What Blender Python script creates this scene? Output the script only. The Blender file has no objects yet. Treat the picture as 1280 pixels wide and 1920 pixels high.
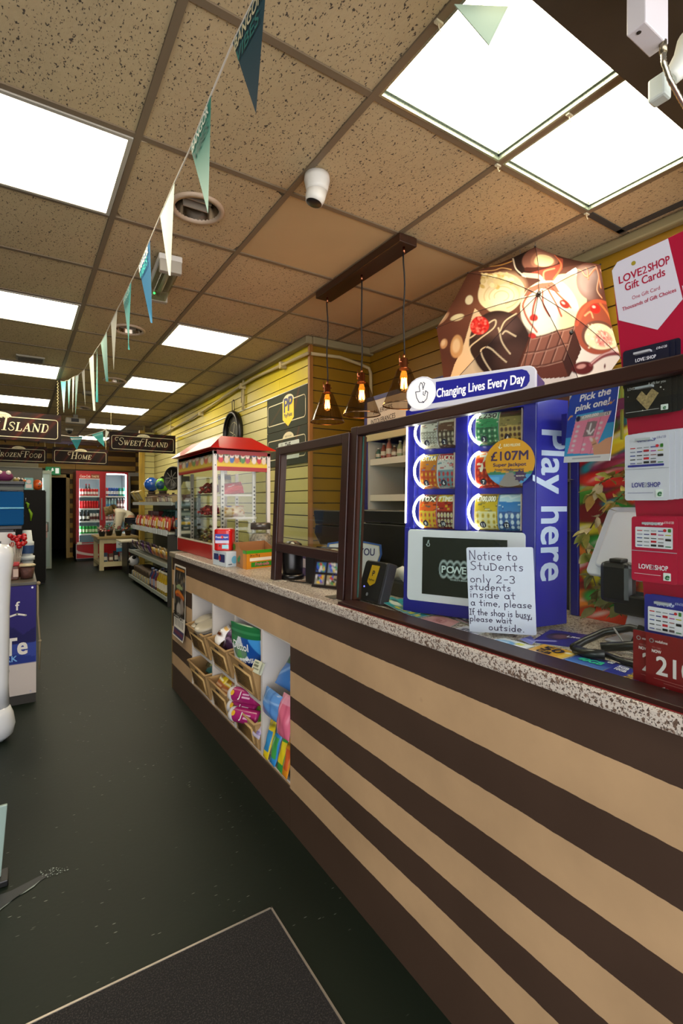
import bpy, bmesh, math, random
import numpy as np
from mathutils import Matrix, Vector
R = math.radians
SC = bpy.context.scene
COL = SC.collection
random.seed(7)

# ---------------- camera, world, light, exposure
cam = bpy.data.cameras.new('camera'); camera = bpy.data.objects.new('camera', cam); COL.objects.link(camera)
camera.location = (0, 0, 1.25); camera.rotation_euler = (R(90), 0, -0.5731)
cam.sensor_fit = 'VERTICAL'; cam.sensor_height = 36.0; cam.lens = 17.576; cam.shift_y = -0.00872; cam.clip_start = .02
SC.camera = camera
world = bpy.data.worlds.new('world'); SC.world = world; world.use_nodes = True
wb = world.node_tree.nodes['Background']; wb.inputs['Color'].default_value = (.95, .93, .95, 1); wb.inputs['Strength'].default_value = 3.6
SC.view_settings.view_transform = 'Standard'; SC.view_settings.look = 'None'
SC.view_settings.exposure = 0.35; SC.view_settings.gamma = 1.0; SC.view_settings.use_curve_mapping = False
SC.cycles.transparent_max_bounces = 24
PANEL = 12.0      # strength of the ceiling light panels

# ---------------- colours and materials
def hx(c):
    if not isinstance(c, str): return tuple(c)[:3]
    v = [int(c[i:i+2], 16)/255 for i in (0, 2, 4)]
    return tuple(x/12.92 if x <= .04045 else ((x+.055)/1.055)**2.4 for x in v)
MATS = {}
def M(col, rough=.5, metal=0, emit=0, bump=None, speck=None, vary=0, vscale=6, spec=.5, coat=0, name=None, stretch=None):
    key = (col, rough, metal, emit, bump, speck, vary, vscale, spec, coat, stretch)
    if key in MATS: return MATS[key]
    m = bpy.data.materials.new(name or 'm_%s' % (col if isinstance(col, str) else len(MATS))); m.use_nodes = True
    nt = m.node_tree; b = nt.nodes['Principled BSDF']; n = nt.nodes.new; L = nt.links.new
    c = hx(col) + (1,)
    b.inputs['Base Color'].default_value = c; b.inputs['Roughness'].default_value = rough; b.inputs['Metallic'].default_value = metal
    b.inputs['Specular IOR Level'].default_value = spec; b.inputs['Coat Weight'].default_value = coat
    if emit:
        b.inputs['Emission Color'].default_value = c; b.inputs['Emission Strength'].default_value = emit
    tc = n('ShaderNodeTexCoord'); src = tc.outputs['Object']
    if stretch:
        mp = n('ShaderNodeMapping'); mp.inputs['Scale'].default_value = stretch; L(src, mp.inputs['Vector']); src = mp.outputs['Vector']
    cur = None
    def mixc(fac, col2, blend='MIX'):
        nonlocal cur
        mx = n('ShaderNodeMix'); mx.data_type = 'RGBA'; mx.blend_type = blend
        if cur is None: mx.inputs['A'].default_value = c
        else: L(cur, mx.inputs['A'])
        mx.inputs['B'].default_value = hx(col2) + (1,)
        L(fac, mx.inputs['Factor']); cur = mx.outputs['Result']
    if vary:
        t = n('ShaderNodeTexNoise'); t.inputs['Scale'].default_value = vscale; t.inputs['Detail'].default_value = 4; L(src, t.inputs['Vector'])
        r = n('ShaderNodeMapRange'); r.inputs['From Min'].default_value = .35; r.inputs['From Max'].default_value = .65; r.inputs['To Max'].default_value = 1
        L(t.outputs['Fac'], r.inputs['Value'])
        mixc(r.outputs['Result'], tuple(x*(1-vary) for x in hx(col)))
    for (sc, lo, hi, c2) in (speck or ()):
        t = n('ShaderNodeTexNoise'); t.inputs['Scale'].default_value = sc; t.inputs['Detail'].default_value = 2; L(src, t.inputs['Vector'])
        r = n('ShaderNodeMapRange'); r.inputs['From Min'].default_value = lo; r.inputs['From Max'].default_value = hi; L(t.outputs['Fac'], r.inputs['Value'])
        mixc(r.outputs['Result'], c2)
    if cur: L(cur, b.inputs['Base Color'])
    if bump:
        t = n('ShaderNodeTexNoise'); t.inputs['Scale'].default_value = bump[0]; t.inputs['Detail'].default_value = 3; L(src, t.inputs['Vector'])
        bp = n('ShaderNodeBump'); bp.inputs['Strength'].default_value = bump[1]; bp.inputs['Distance'].default_value = .01
        L(t.outputs['Fac'], bp.inputs['Height']); L(bp.outputs['Normal'], b.inputs['Normal'])
    MATS[key] = m
    return m
def glass_mat(name, tint=(1, 1, 1), rough=.02, ior=1.45, haze=0.0):
    m = bpy.data.materials.new(name); m.use_nodes = True; nt = m.node_tree; nt.nodes.clear(); n = nt.nodes.new; L = nt.links.new
    o = n('ShaderNodeOutputMaterial'); t = n('ShaderNodeBsdfTransparent'); t.inputs['Color'].default_value = (*tint, 1)
    g = n('ShaderNodeBsdfGlossy'); g.inputs['Roughness'].default_value = rough
    lw = n('ShaderNodeLayerWeight'); lw.inputs['Blend'].default_value = .5          # same reflectance from both sides of a thin pane
    pw = n('ShaderNodeMath'); pw.operation = 'POWER'; pw.inputs[1].default_value = 5.0; L(lw.outputs['Facing'], pw.inputs[0])
    f0 = ((ior-1)/(ior+1))**2
    f = n('ShaderNodeMath'); f.operation = 'MULTIPLY_ADD'; f.inputs[1].default_value = (1-f0)*.6; f.inputs[2].default_value = f0; L(pw.outputs[0], f.inputs[0])
    x = n('ShaderNodeMixShader'); L(f.outputs[0], x.inputs['Fac']); L(t.outputs[0], x.inputs[1]); L(g.outputs[0], x.inputs[2])
    last = x
    if haze:
        d = n('ShaderNodeBsdfDiffuse'); d.inputs['Color'].default_value = (.8, .8, .8, 1)
        y = n('ShaderNodeMixShader'); y.inputs['Fac'].default_value = haze; L(x.outputs[0], y.inputs[1]); L(d.outputs[0], y.inputs[2]); last = y
    L(last.outputs[0], o.inputs['Surface'])
    return m
def print_mat(name='printed_card', rough=.45, emit=0, spec=.4):
    if name in MATS: return MATS[name]
    m = bpy.data.materials.new(name); m.use_nodes = True; nt = m.node_tree; b = nt.nodes['Principled BSDF']
    a = nt.nodes.new('ShaderNodeAttribute'); a.attribute_name = 'ink'; nt.links.new(a.outputs['Color'], b.inputs['Base Color'])
    b.inputs['Roughness'].default_value = rough; b.inputs['Specular IOR Level'].default_value = spec
    if emit: nt.links.new(a.outputs['Color'], b.inputs['Emission Color']); b.inputs['Emission Strength'].default_value = emit
    MATS[name] = m
    return m

# ---------------- object helpers: everything is written in world metres unless the thing was made with local=True
ROOT = {}
def tag(o, label=None, cat=None, group=None, kind=None):
    if label: o['label'] = label
    if cat: o['category'] = cat
    if group: o['group'] = group
    if kind: o['kind'] = kind
    return o
def thing(name, label, cat, loc=(0, 0, 0), rz=0, group=None, local=False):
    o = bpy.data.objects.new(name, None); o.empty_display_size = .05; COL.objects.link(o)
    o.location = loc; o.rotation_euler = (0, 0, rz)
    mw = Matrix.Translation(loc) @ Matrix.Rotation(rz, 4, 'Z')
    ROOT[o] = Matrix.Identity(4) if local else mw.inverted()
    return tag(o, label, cat, group)
def structure(name):
    o = bpy.data.objects.new(name, None); COL.objects.link(o); o['kind'] = 'structure'; ROOT[o] = Matrix.Identity(4); return o
def link(name, me, parent):
    o = bpy.data.objects.new(name, me); COL.objects.link(o)
    if parent is not None:
        o.parent = parent; ROOT[o] = ROOT[parent]
    else: ROOT[o] = Matrix.Identity(4)
    return o
class B:
    def __init__(s): s.v = []; s.f = []; s.mi = []; s.sm = []; s.T = None
    def add(s, vs, fs, m=0, smooth=False):
        k = len(s.v)
        s.v += [tuple(s.T @ Vector(p)) for p in vs] if s.T is not None else [tuple(p) for p in vs]
        for f in fs: s.f.append([k+i for i in f]); s.mi.append(m); s.sm.append(smooth)
        return s
    def box(s, x0, x1, y0, y1, z0, z1, m=0):
        return s.add([(x, y, z) for x in (x0, x1) for y in (y0, y1) for z in (z0, z1)],
                     [(0, 1, 3, 2), (4, 6, 7, 5), (0, 4, 5, 1), (2, 3, 7, 6), (0, 2, 6, 4), (1, 5, 7, 3)], m)
    def quad(s, a, b, c, d, m=0): return s.add([a, b, c, d], [(0, 1, 2, 3)], m)
    def lathe(s, prof, n=20, m=0, o=(0, 0, 0), ax=(0, 0, 1), smooth=True, cap=True):
        ax = Vector(ax).normalized(); q = ax.to_track_quat('Z', 'Y').to_matrix(); o = Vector(o)
        vs = [o + q @ Vector((r*math.cos(2*math.pi*i/n), r*math.sin(2*math.pi*i/n), z)) for r, z in prof for i in range(n)]
        fs = [(j*n+i, j*n+(i+1) % n, (j+1)*n+(i+1) % n, (j+1)*n+i) for j in range(len(prof)-1) for i in range(n)]
        s.add(vs, fs, m, smooth)
        if cap:
            k = len(s.v)-len(vs)
            if prof[0][0] > 1e-5: s.f.append([k+i for i in range(n)][::-1]); s.mi.append(m); s.sm.append(False)
            if prof[-1][0] > 1e-5: s.f.append([k+(len(prof)-1)*n+i for i in range(n)]); s.mi.append(m); s.sm.append(False)
        return s
    def cyl(s, a, b, r, r2=None, n=16, m=0):
        a, b = Vector(a), Vector(b); L = (b-a).length
        return s.lathe([(r, 0), (r if r2 is None else r2, L)], n, m, a, b-a)
    def ball(s, c, r, n=16, k=10, m=0, sq=(1, 1, 1)):
        vs = [(c[0]+r*sq[0]*math.sin(math.pi*j/k)*math.cos(2*math.pi*i/n), c[1]+r*sq[1]*math.sin(math.pi*j/k)*math.sin(2*math.pi*i/n), c[2]+r*sq[2]*math.cos(math.pi*j/k)) for j in range(k+1) for i in range(n)]
        return s.add(vs, [(j*n+i, (j+1)*n+i, (j+1)*n+(i+1) % n, j*n+(i+1) % n) for j in range(k) for i in range(n)], m, True)
    def tube(s, pts, r, n=8, m=0, closed=False):
        P = [Vector(p) for p in pts]; N = len(P); rr = r if isinstance(r, (list, tuple)) else [r]*N
        vs = []; up = None
        for i, p in enumerate(P):
            a = P[i-1] if (i or closed) else P[i]; b = P[(i+1) % N] if (i < N-1 or closed) else P[i]
            t = (b-a).normalized()
            if up is None: up = t.orthogonal().normalized()
            up = (up - t*up.dot(t)).normalized(); w = t.cross(up)
            vs += [p + rr[i]*(math.cos(2*math.pi*k/n)*up + math.sin(2*math.pi*k/n)*w) for k in range(n)]
        fs = [(j*n+i, j*n+(i+1) % n, ((j+1) % N)*n+(i+1) % n, ((j+1) % N)*n+i) for j in range(N if closed else N-1) for i in range(n)]
        if not closed: fs += [tuple(range(n))[::-1], tuple((N-1)*n+i for i in range(n))]
        return s.add(vs, fs, m, True)
    def prism(s, poly, fr, d, m=0):       # 2-D outline in frame fr=(o,ex,ey), pushed d along ex x ey
        o, ex, ey = [Vector(q) for q in fr]; nn = ex.cross(ey); n = len(poly)
        a = [o+ex*x+ey*y for x, y in poly]; b = [p+nn*d for p in a]
        return s.add(a+b, [tuple(range(n))[::-1], tuple(n+i for i in range(n))]+[(i, (i+1) % n, n+(i+1) % n, n+i) for i in range(n)], m)
    def obox(s, fr, x0, x1, y0, y1, z0, z1, m=0):   # box in frame fr
        o, ex, ey = [Vector(q) for q in fr]; ez = ex.cross(ey)
        return s.add([o+ex*x+ey*y+ez*z for x in (x0, x1) for y in (y0, y1) for z in (z0, z1)],
                     [(0, 1, 3, 2), (4, 6, 7, 5), (0, 4, 5, 1), (2, 3, 7, 6), (0, 2, 6, 4), (1, 5, 7, 3)], m)
    def done(s, name, mats, parent=None, bevel=0, **kw):
        mats = mats if isinstance(mats, (list, tuple)) else [mats]
        inv = ROOT[parent] if parent is not None else Matrix.Identity(4)
        me = bpy.data.meshes.new(name); me.from_pydata([tuple(inv @ Vector(p)) for p in s.v], [], s.f)
        for m in mats: me.materials.append(m)
        me.polygons.foreach_set('material_index', s.mi); me.polygons.foreach_set('use_smooth', s.sm)
        bm = bmesh.new(); bm.from_mesh(me)
        if kw.get('weld', True): bmesh.ops.remove_doubles(bm, verts=bm.verts, dist=1e-6)
        if kw.get('norm', True): bmesh.ops.recalc_face_normals(bm, faces=bm.faces)
        bm.to_mesh(me); bm.free()
        o = link(name, me, parent)
        if bevel:
            b = o.modifiers.new('bevel', 'BEVEL'); b.width = bevel; b.segments = 2; b.limit_method = 'ANGLE'
        if kw.get('label'): o['label'] = kw['label']
        return o
def box(name, mat, parent, x0, x1, y0, y1, z0, z1, bevel=0, **k): return B().box(x0, x1, y0, y1, z0, z1).done(name, mat, parent, bevel, **k)
def dup(root, loc, rz=0, label=None, group=None, scale=None, mats=None):
    def cp(o, par):
        c = o.copy(); COL.objects.link(c)
        if par: c.parent = par
        if o in ROOT: ROOT[c] = ROOT[o]
        if mats and c.type == 'MESH':
            for i, s in enumerate(c.material_slots):
                if s.material in mats: s.link = 'OBJECT'; s.material = mats[s.material]
        return c
    r = cp(root, None)
    for ch in list(root.children):
        c = cp(ch, r)
        for g in list(ch.children): cp(g, c)
    r.location = loc; r.rotation_euler = (0, 0, rz)
    if scale: r.scale = scale if isinstance(scale, tuple) else (scale,)*3
    if label: r['label'] = label
    if group: r['group'] = group
    return r
def frame(o, ex, ey):
    ex = Vector(ex).normalized(); ey = Vector(ey); ey = (ey-ex*ey.dot(ex)).normalized()
    return (Vector(o), ex, ey)
def at(fr, x, y, z=0): return fr[0]+fr[1]*x+fr[2]*y+fr[1].cross(fr[2])*z

# ---------------- lettering
def text(s, size, mat, parent, fr, x=0, y=0, z=.0006, align='CENTER', bold=0, shear=0, fit=None, name='lettering', space=1, rot=0, up=False, sx=1, bend=None):
    cu = bpy.data.curves.new('lettering', 'FONT'); cu.body = s; cu.size = size; cu.align_x = align; cu.align_y = 'CENTER' if up is None else 'BOTTOM_BASELINE'
    cu.shear = shear; cu.space_character = space; cu.resolution_u = 3
    ob = bpy.data.objects.new('lettering', cu); me = bpy.data.meshes.new_from_object(ob)
    bpy.data.objects.remove(ob); bpy.data.curves.remove(cu)
    n = len(me.vertices); co = np.empty(n*3); me.vertices.foreach_get('co', co); co = co.reshape(-1, 3)
    if n == 0: return None
    if fit:
        w = co[:, 0].max()-co[:, 0].min(); co[:, 0] *= fit/w
    co[:, 0] *= sx
    if rot:
        c, q = math.cos(rot), math.sin(rot); co = np.stack([co[:, 0]*c-co[:, 1]*q, co[:, 0]*q+co[:, 1]*c, co[:, 2]], 1)
    if bold:                                       # heavier weight: the outline struck four times, a hair apart
        tri = [tuple(p.vertices) for p in me.polygons]; d_ = min(bold, .03)*size*.8
        co = np.concatenate([co+np.array([a*d_, c_*d_*.8, k*4e-5]) for k, (a, c_) in enumerate(((-1, -1), (1, -1), (1, 1), (-1, 1)))])
        me = bpy.data.meshes.new('lettering'); me.from_pydata(co.tolist(), [], [tuple(i+k*n for i in f) for k in range(4) for f in tri])
    inv = ROOT[parent] if parent is not None else Matrix.Identity(4)
    out = []
    for p in co:
        out += list(inv @ (bend(x+p[0], y+p[1], z+p[2]) if bend else at(fr, x+p[0], y+p[1], z+p[2])))
    me.vertices.foreach_set('co', out); me.materials.clear(); me.materials.append(mat); me.update()
    return link(name, me, parent)
def ribbon2d(pts, w, round_=True):
    """flat stroke: returns verts (2-D) and faces"""
    vs, fs = [], []
    for (x0, y0), (x1, y1) in zip(pts[:-1], pts[1:]):
        dx, dy = x1-x0, y1-y0; L = math.hypot(dx, dy) or 1e-9; nx, ny = -dy/L*w/2, dx/L*w/2
        k = len(vs); vs += [(x0+nx, y0+ny), (x0-nx, y0-ny), (x1-nx, y1-ny), (x1+nx, y1+ny)]; fs.append((k, k+1, k+2, k+3))
    if round_:
        for (x, y) in pts:
            k = len(vs); vs += [(x+w/2*math.cos(a*math.pi/4), y+w/2*math.sin(a*math.pi/4)) for a in range(8)]; fs.append(tuple(range(k, k+8)))
    return vs, fs
def strokes(name, lst, mat, parent, fr, z=.0006, round_=True):
    b = B(); dz = 0
    for pts, w in lst:
        v, f = ribbon2d(pts, w, round_); b.add([at(fr, x, y, z) for x, y in v], f)
    return b.done(name, mat, parent, weld=False, norm=False)
def flat(name, polys, mat, parent, fr, z=.0006):
    b = B()
    for i, p in enumerate(polys): b.add([at(fr, x, y, z+i*1e-5) for x, y in p], [tuple(range(len(p)))])
    return b.done(name, mat, parent, weld=False, norm=False)
def rrect(x0, y0, x1, y1, r, n=4):
    o = []
    for cx, cy, a in ((x1-r, y1-r, 0), (x0+r, y1-r, 90), (x0+r, y0+r, 180), (x1-r, y0+r, 270)):
        o += [(cx+r*math.cos(R(a+90*i/n)), cy+r*math.sin(R(a+90*i/n))) for i in range(n+1)]
    return o
def circ(cx, cy, r, n=24, ry=None): return [(cx+r*math.cos(2*math.pi*i/n), cy+(ry or r)*math.sin(2*math.pi*i/n)) for i in range(n)]
def arc(cx, cy, rx, ry, a0, a1, n=8): return [(cx+rx*math.cos(R(a0+(a1-a0)*i/n)), cy+ry*math.sin(R(a0+(a1-a0)*i/n))) for i in range(n+1)]

# ---------------- flat print: ink colours worked out per vertex of a fine mesh
class Ink:
    def __init__(s, xy, bg='ffffff', soft=.004):
        s.p = np.asarray(xy, float); s.c = np.tile(np.array(hx(bg)), (len(s.p), 1)); s.soft = soft
    def lay(s, a, col):
        a = np.clip(a, 0, 1)[:, None]; s.c = s.c*(1-a)+np.array(hx(col))*a; return s
    def ell(s, cx, cy, rx, ry, col, rot=0, k=1, soft=None):
        x, y = s.p[:, 0]-cx, s.p[:, 1]-cy; c, q = math.cos(R(rot)), math.sin(R(rot))
        d = np.sqrt(((x*c+y*q)/rx)**2+((-x*q+y*c)/ry)**2); so = (soft if soft is not None else s.soft)/min(rx, ry)
        return s.lay(k*np.clip((1-d)/max(so, 1e-6)+.5, 0, 1), col)
    def poly(s, P, col, k=1):
        x, y = s.p[:, 0], s.p[:, 1]; ins = np.zeros(len(x), bool); n = len(P)
        for i in range(n):
            (x0, y0), (x1, y1) = P[i], P[(i+1) % n]
            if y0 == y1: continue
            ins ^= ((y0 > y) != (y1 > y)) & (x < (x1-x0)*(y-y0)/(y1-y0)+x0)
        return s.lay(k*ins.astype(float), col)
    def rect(s, x0, y0, x1, y1, col, k=1):
        x, y = s.p[:, 0], s.p[:, 1]; return s.lay(k*((x >= x0) & (x <= x1) & (y >= y0) & (y <= y1)).astype(float), col)
    def line(s, P, w, col, k=1):
        d = np.full(len(s.p), 9.)
        for a, b in zip(P[:-1], P[1:]):
            a, b = np.array(a), np.array(b); ab = b-a; t = np.clip(((s.p-a)@ab)/max(ab@ab, 1e-12), 0, 1)
            d = np.minimum(d, np.linalg.norm(s.p-a-t[:, None]*ab, axis=1))
        return s.lay(k*np.clip((w/2-d)/s.soft+.5, 0, 1), col)
    def grad(s, a, b, col, k=1):   # blend from nothing at a to col at b
        a, b = np.array(a), np.array(b); ab = b-a; return s.lay(k*((s.p-a)@ab)/(ab@ab), col)
def inked(name, verts, faces, cols, parent, mat, smooth=False):
    inv = ROOT[parent] if parent is not None else Matrix.Identity(4)
    me = bpy.data.meshes.new(name); me.from_pydata([tuple(inv @ Vector(p)) for p in verts], [], faces)
    at_ = me.color_attributes.new('ink', 'FLOAT_COLOR', 'POINT'); at_.data.foreach_set('color', np.concatenate([cols, np.ones((len(cols), 1))], 1).ravel())
    if smooth: me.polygons.foreach_set('use_smooth', [True]*len(me.polygons))
    me.materials.append(mat); return link(name, me, parent)
def grid2(w, h, nx, ny):
    xs = np.linspace(0, w, nx+1); ys = np.linspace(0, h, ny+1); X, Y = np.meshgrid(xs, ys)
    fs = [(j*(nx+1)+i, j*(nx+1)+i+1, (j+1)*(nx+1)+i+1, (j+1)*(nx+1)+i) for j in range(ny) for i in range(nx)]
    return np.stack([X.ravel(), Y.ravel()], 1), fs
def sheet(name, w, h, n, art, parent, fr, z=.0005, mat=None, warp=None, bg='ffffff'):
    """printed flat sheet w x h in frame fr; art(ink) draws in 0..1 x 0..1 coordinates"""
    nx = max(2, int(n)); ny = max(2, int(round(n*h/w))); xy, fs = grid2(w, h, nx, ny)
    ink = Ink(xy/np.array([w, h]), bg, soft=1.2/n); art(ink)
    vs = [warp(x, y) if warp else at(fr, x, y, z) for x, y in xy]
    return inked(name, vs, fs, ink.c, parent, mat or print_mat())
# =====================================================  SETTING
H = 2.561                         # underside of the ceiling grid
# floor: dark green vinyl with pale flecks
fm = M('141f16', .5, vary=.22, vscale=1.6, spec=.22, name='vinyl_floor', bump=(60, .03))
nt = fm.node_tree
def flecks(nt, scale, lo, col, rotz, sy):
    n = nt.nodes.new; b = nt.nodes['Principled BSDF']; tc = n('ShaderNodeTexCoord'); mp = n('ShaderNodeMapping')
    mp.inputs['Rotation'].default_value = (0, 0, rotz); mp.inputs['Scale'].default_value = (1, sy, 1)
    t = n('ShaderNodeTexVoronoi'); t.inputs['Scale'].default_value = scale; t.inputs['Randomness'].default_value = 1
    r = n('ShaderNodeMapRange'); r.inputs['From Min'].default_value = lo; r.inputs['From Max'].default_value = lo*.5
    w = n('ShaderNodeTexNoise'); w.inputs['Scale'].default_value = 3.5
    r2 = n('ShaderNodeMapRange'); r2.inputs['From Min'].default_value = .45; r2.inputs['From Max'].default_value = .65
    mu = n('ShaderNodeMath'); mu.operation = 'MULTIPLY'
    x = n('ShaderNodeMix'); x.data_type = 'RGBA'; x.inputs['B'].default_value = hx(col)+(1,)
    L = nt.links.new; old = b.inputs['Base Color'].links[0].from_socket
    L(tc.outputs['Object'], mp.inputs['Vector']); L(mp.outputs['Vector'], t.inputs['Vector']); L(t.outputs['Distance'], r.inputs['Value'])
    L(tc.outputs['Object'], w.inputs['Vector']); L(w.outputs['Fac'], r2.inputs['Value'])
    L(r.outputs['Result'], mu.inputs[0]); L(r2.outputs['Result'], mu.inputs[1]); L(mu.outputs[0], x.inputs['Factor'])
    L(old, x.inputs['A']); L(x.outputs['Result'], b.inputs['Base Color'])
flecks(nt, 14, .09, 'a8aca4', .25, 5)
box('floor', fm, None, -3, 4.2, -2.2, 16, -.1, 0)['kind'] = 'structure'

# ceiling: T-bar grid, one tile per cell
ceiling = structure('ceiling')
barm = M('7d6c54', .6, name='ceiling_bar'); tm = M('c8b288', .9, name='ceiling_tile', vary=.08, vscale=2.5, bump=(40, .3), speck=((120, .63, .67, '4a4034'), (70, .66, .69, '50463a')), stretch=(1.5, .8, 1))
tm2 = M('c4aa7c', .85, name='plain_tile', vary=.06, vscale=3); 
XL = [.3605+.6*k for k in range(-3, 4)]; YL = [1.3005+.6*k for k in range(-1, 20)]
WX = 2.53
b = B()
for x in XL: b.box(x-.012, x+.012, .70, 13.0, H, H+.03)
for y in YL: b.box(XL[0], WX if y < 3.5 else 1.94, y-.012, y+.012, H+.001, H+.03)
b.done('grid_bar', barm, ceiling)
LIGHTS = [(-1, 1), (-1, 4), (-1, 7), (-1, 10), (-1, 14), (1, 4), (1, 7), (1, 10), (1, 13), (1, 16)]   # cells: k in X, j in Y
BIG = [(1, -1), (2, -1)]
tile_me = None
for k in range(-3, 4):
    for j in range(-1, 19):
        if (k, j) in LIGHTS or (k, j) in BIG: continue
        x0 = .3605+.6*k; y0 = 1.3005+.6*j
        x1 = min(x0+.6, WX if y0 < 3.3 else 1.94)
        if x1-x0 < .05: continue
        hole = [(hx_, hy_) for hx_, hy_ in ((.668, 2.22), (.70, 4.05), (.86, 5.80), (.72, 7.70)) if x0 < hx_ < x0+.6 and y0 < hy_ < y0+.6]
        if hole:                                   # tile cut round a downlight
            (hx_, hy_), n_ = hole[0], 48; vs = []; fs = []
            for i in range(n_):
                a = 2*math.pi*i/n_; c_, s_ = math.cos(a), math.sin(a)
                tt = min([(((x0+.587-hx_) if c_ > 0 else (x0+.013-hx_))/c_) if abs(c_) > 1e-6 else 9, (((y0+.587-hy_) if s_ > 0 else (y0+.013-hy_))/s_) if abs(s_) > 1e-6 else 9])
                vs += [(hx_+.1*c_, hy_+.1*s_, H+.006), (hx_+tt*c_, hy_+tt*s_, H+.006)]
            fs = [(2*i, 2*i+1, (2*i+3) % (2*n_), (2*i+2) % (2*n_)) for i in range(n_)]
            B().add(vs, fs).done('ceiling_tile', tm, ceiling)
        elif x1-x0 < .59:
            o = box('ceiling_tile', tm, ceiling, x0+.013, x1, y0+.013, y0+.587, H+.006, H+.03)
        elif tile_me is None:
            o = B().box(.013, .587, .013, .587, .006, .03).done('ceiling_tile', tm, ceiling); tile_me = o.data; o.location = (x0, y0, H)
        else:
            o = bpy.data.objects.new('ceiling_tile', tile_me); COL.objects.link(o); o.parent = ceiling; o.location = (x0, y0, H)
        if (k, j) in ((1, 1), (2, 1), (2, 2)): o.material_slots[0].link = 'OBJECT'; o.material_slots[0].material = tm2
        o.rotation_euler = (0, 0, 0)
box('ceiling_edge', tm, ceiling, 1.94, 4.2, 3.5, 13.0, H+.006, H+.03)
box('ceiling_edge', tm, ceiling, -3, XL[0]-.012, .7, 13.0, H+.006, H+.03)
box('ceiling_slab', M('59524a', .9), ceiling, -3, 4.2, -2.2, 13.2, H+.2, H+.3)

# light panels
pm = M('fff0d2', .4, emit=PANEL, name='light_diffuser'); fr_m = M('b9b2a2', .4, name='light_frame')
proto = None
LB = {(-1, 1): 'flush white light panel nearest the entrance, left of the bunting', (-1, 4): 'second flush light panel left of the bunting', (-1, 7): 'third flush light panel left of the bunting, past the small vent', (-1, 10): 'flush light panel above the hanging sweet sign on the left', (-1, 14): 'flush light panel seen below the left hanging signs',
      (1, 4): 'flush light panel nearest the pendant lamps over the aisle', (1, 7): 'second flush light panel along the yellow slat wall', (1, 10): 'third flush light panel along the slat wall, crossed by a sign cord', (1, 13): 'fourth flush light panel along the slat wall, above the right hanging sign', (1, 16): 'last flush light panel, above the drinks fridges'}
for (k, j) in LIGHTS:
    x0 = .3605+.6*k; y0 = 1.3005+.6*j
    if proto is None:
        proto = thing('ceiling_light', LB[(k, j)], 'ceiling light', (x0, y0, H), 0, 'flush ceiling light panels', local=True)
        B().box(.014, .586, .014, .03, -.004, .03).box(.014, .586, .57, .586, -.004, .03).box(.014, .03, .03, .57, -.004, .03).box(.57, .586, .03, .57, -.004, .03).done('light_frame', fr_m, proto)
        box('diffuser', pm, proto, .03, .57, .03, .57, 0, .02)
    else: dup(proto, (x0, y0, H), 0, LB[(k, j)])
# the two deep light boxes over the counter
gm = M('8f9a8c', .35, .6, name='galvanised_frame', speck=((160, .55, .65, '6d786c'),))
for (k, j), lb in zip(BIG, ('large recessed light panel over the counter, next to the textured tiles', 'large recessed light panel over the counter, nearest the right wall')):
    x0 = .3605+.6*k; y0 = 1.3005+.6*j
    t = thing('recessed_light', lb, 'ceiling light', (x0, y0, H), 0, 'recessed light panels by the beam', local=True)
    B().box(.012, .02, .012, .588, 0, .06).box(.58, .588, .012, .588, 0, .06).box(.02, .58, .012, .02, 0, .06).box(.02, .58, .58, .588, 0, .06).box(.02, .58, .572, .58, .016, .02).box(.572, .58, .02, .58, .016, .02).done('light_frame', gm, t)
    box('diffuser', pm, t, .021, .579, .021, .579, .036, .055)
    for (hx_, hy) in ((.0, .30), (.6, .6)):
        B().tube([(hx_, hy, 0), (hx_, hy, -.014), (hx_+.006, hy, -.024), (hx_+.012, hy, -.016)], .0015, 6).box(hx_-.012, hx_+.012, hy-.006, hy+.006, -.006, .0).done('hook', M('cfc6a8', .5), t)
# beam of the shop front
box('beam_front', M('3a3024', .55, name='brown_beam', vary=.25, vscale=5), None, -3, 4.2, -.3, .775, 2.48, 2.75)['kind'] = 'structure'
B().box(2.175, 2.45, 1.282, 1.312, H-.001, H+.004).done('trim_gap', M('3c3a36', .8), ceiling); B().box(2.42, 2.46, .78, 1.312, H-.001, H+.004).done('trim_gap', M('3c3a36', .8), ceiling)

# ---------- slat walls: one board per slat
top_y = M('d6c21f', .45, name='bright_yellow_slat', vary=.12, vscale=2); pale = M('d8cf88', .42, name='pale_slat', vary=.08, vscale=2); shade_y = M('8f6c10', .45, name='shaded_yellow_slat', vary=.15, vscale=2)  # third slat colour has the dimmer light of recess and till painted in
backm = M('2c2717', .7); pine = M('a8702c', .5, name='stained_pine', vary=.3, vscale=5, stretch=(6, 6, .6)); railm = M('c9c8bd', .3, .5)
def slat_wall(name, fr, length, z0, z1, mat_of, split=None):
    w = structure(name)
    B().obox(fr, 0, length, z0, z1, -.03, -.012).done('wall_board', backm, w)
    z = z0; n = 0
    while z < z1-.02:
        zt = min(z+.1, z1)
        segs = [(0, length)] if not split else [(split[i]+.0008, split[i+1]-.0008) for i in range(len(split)-1)]
        for a, c in segs:
            B().obox(fr, a, c, z+.004, zt-.004, -.012, 0).done('slat', mat_of((z+zt)/2), w)
        z += .1
    return w
two = lambda z: top_y if z > 2.2 else pale
slat_wall('wall_right', frame((1.94, 8.9, 0), (0, -1, 0), (0, 0, 1)), 8.9-3.47, .05, 2.55, two, split=[0, 2.44, 4.88, 5.43])
slat_wall('wall_recess', frame((1.94, 3.47, 0), (1, 0, 0), (0, 0, 1)), .59, .05, 2.55, lambda z: shade_y)
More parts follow.
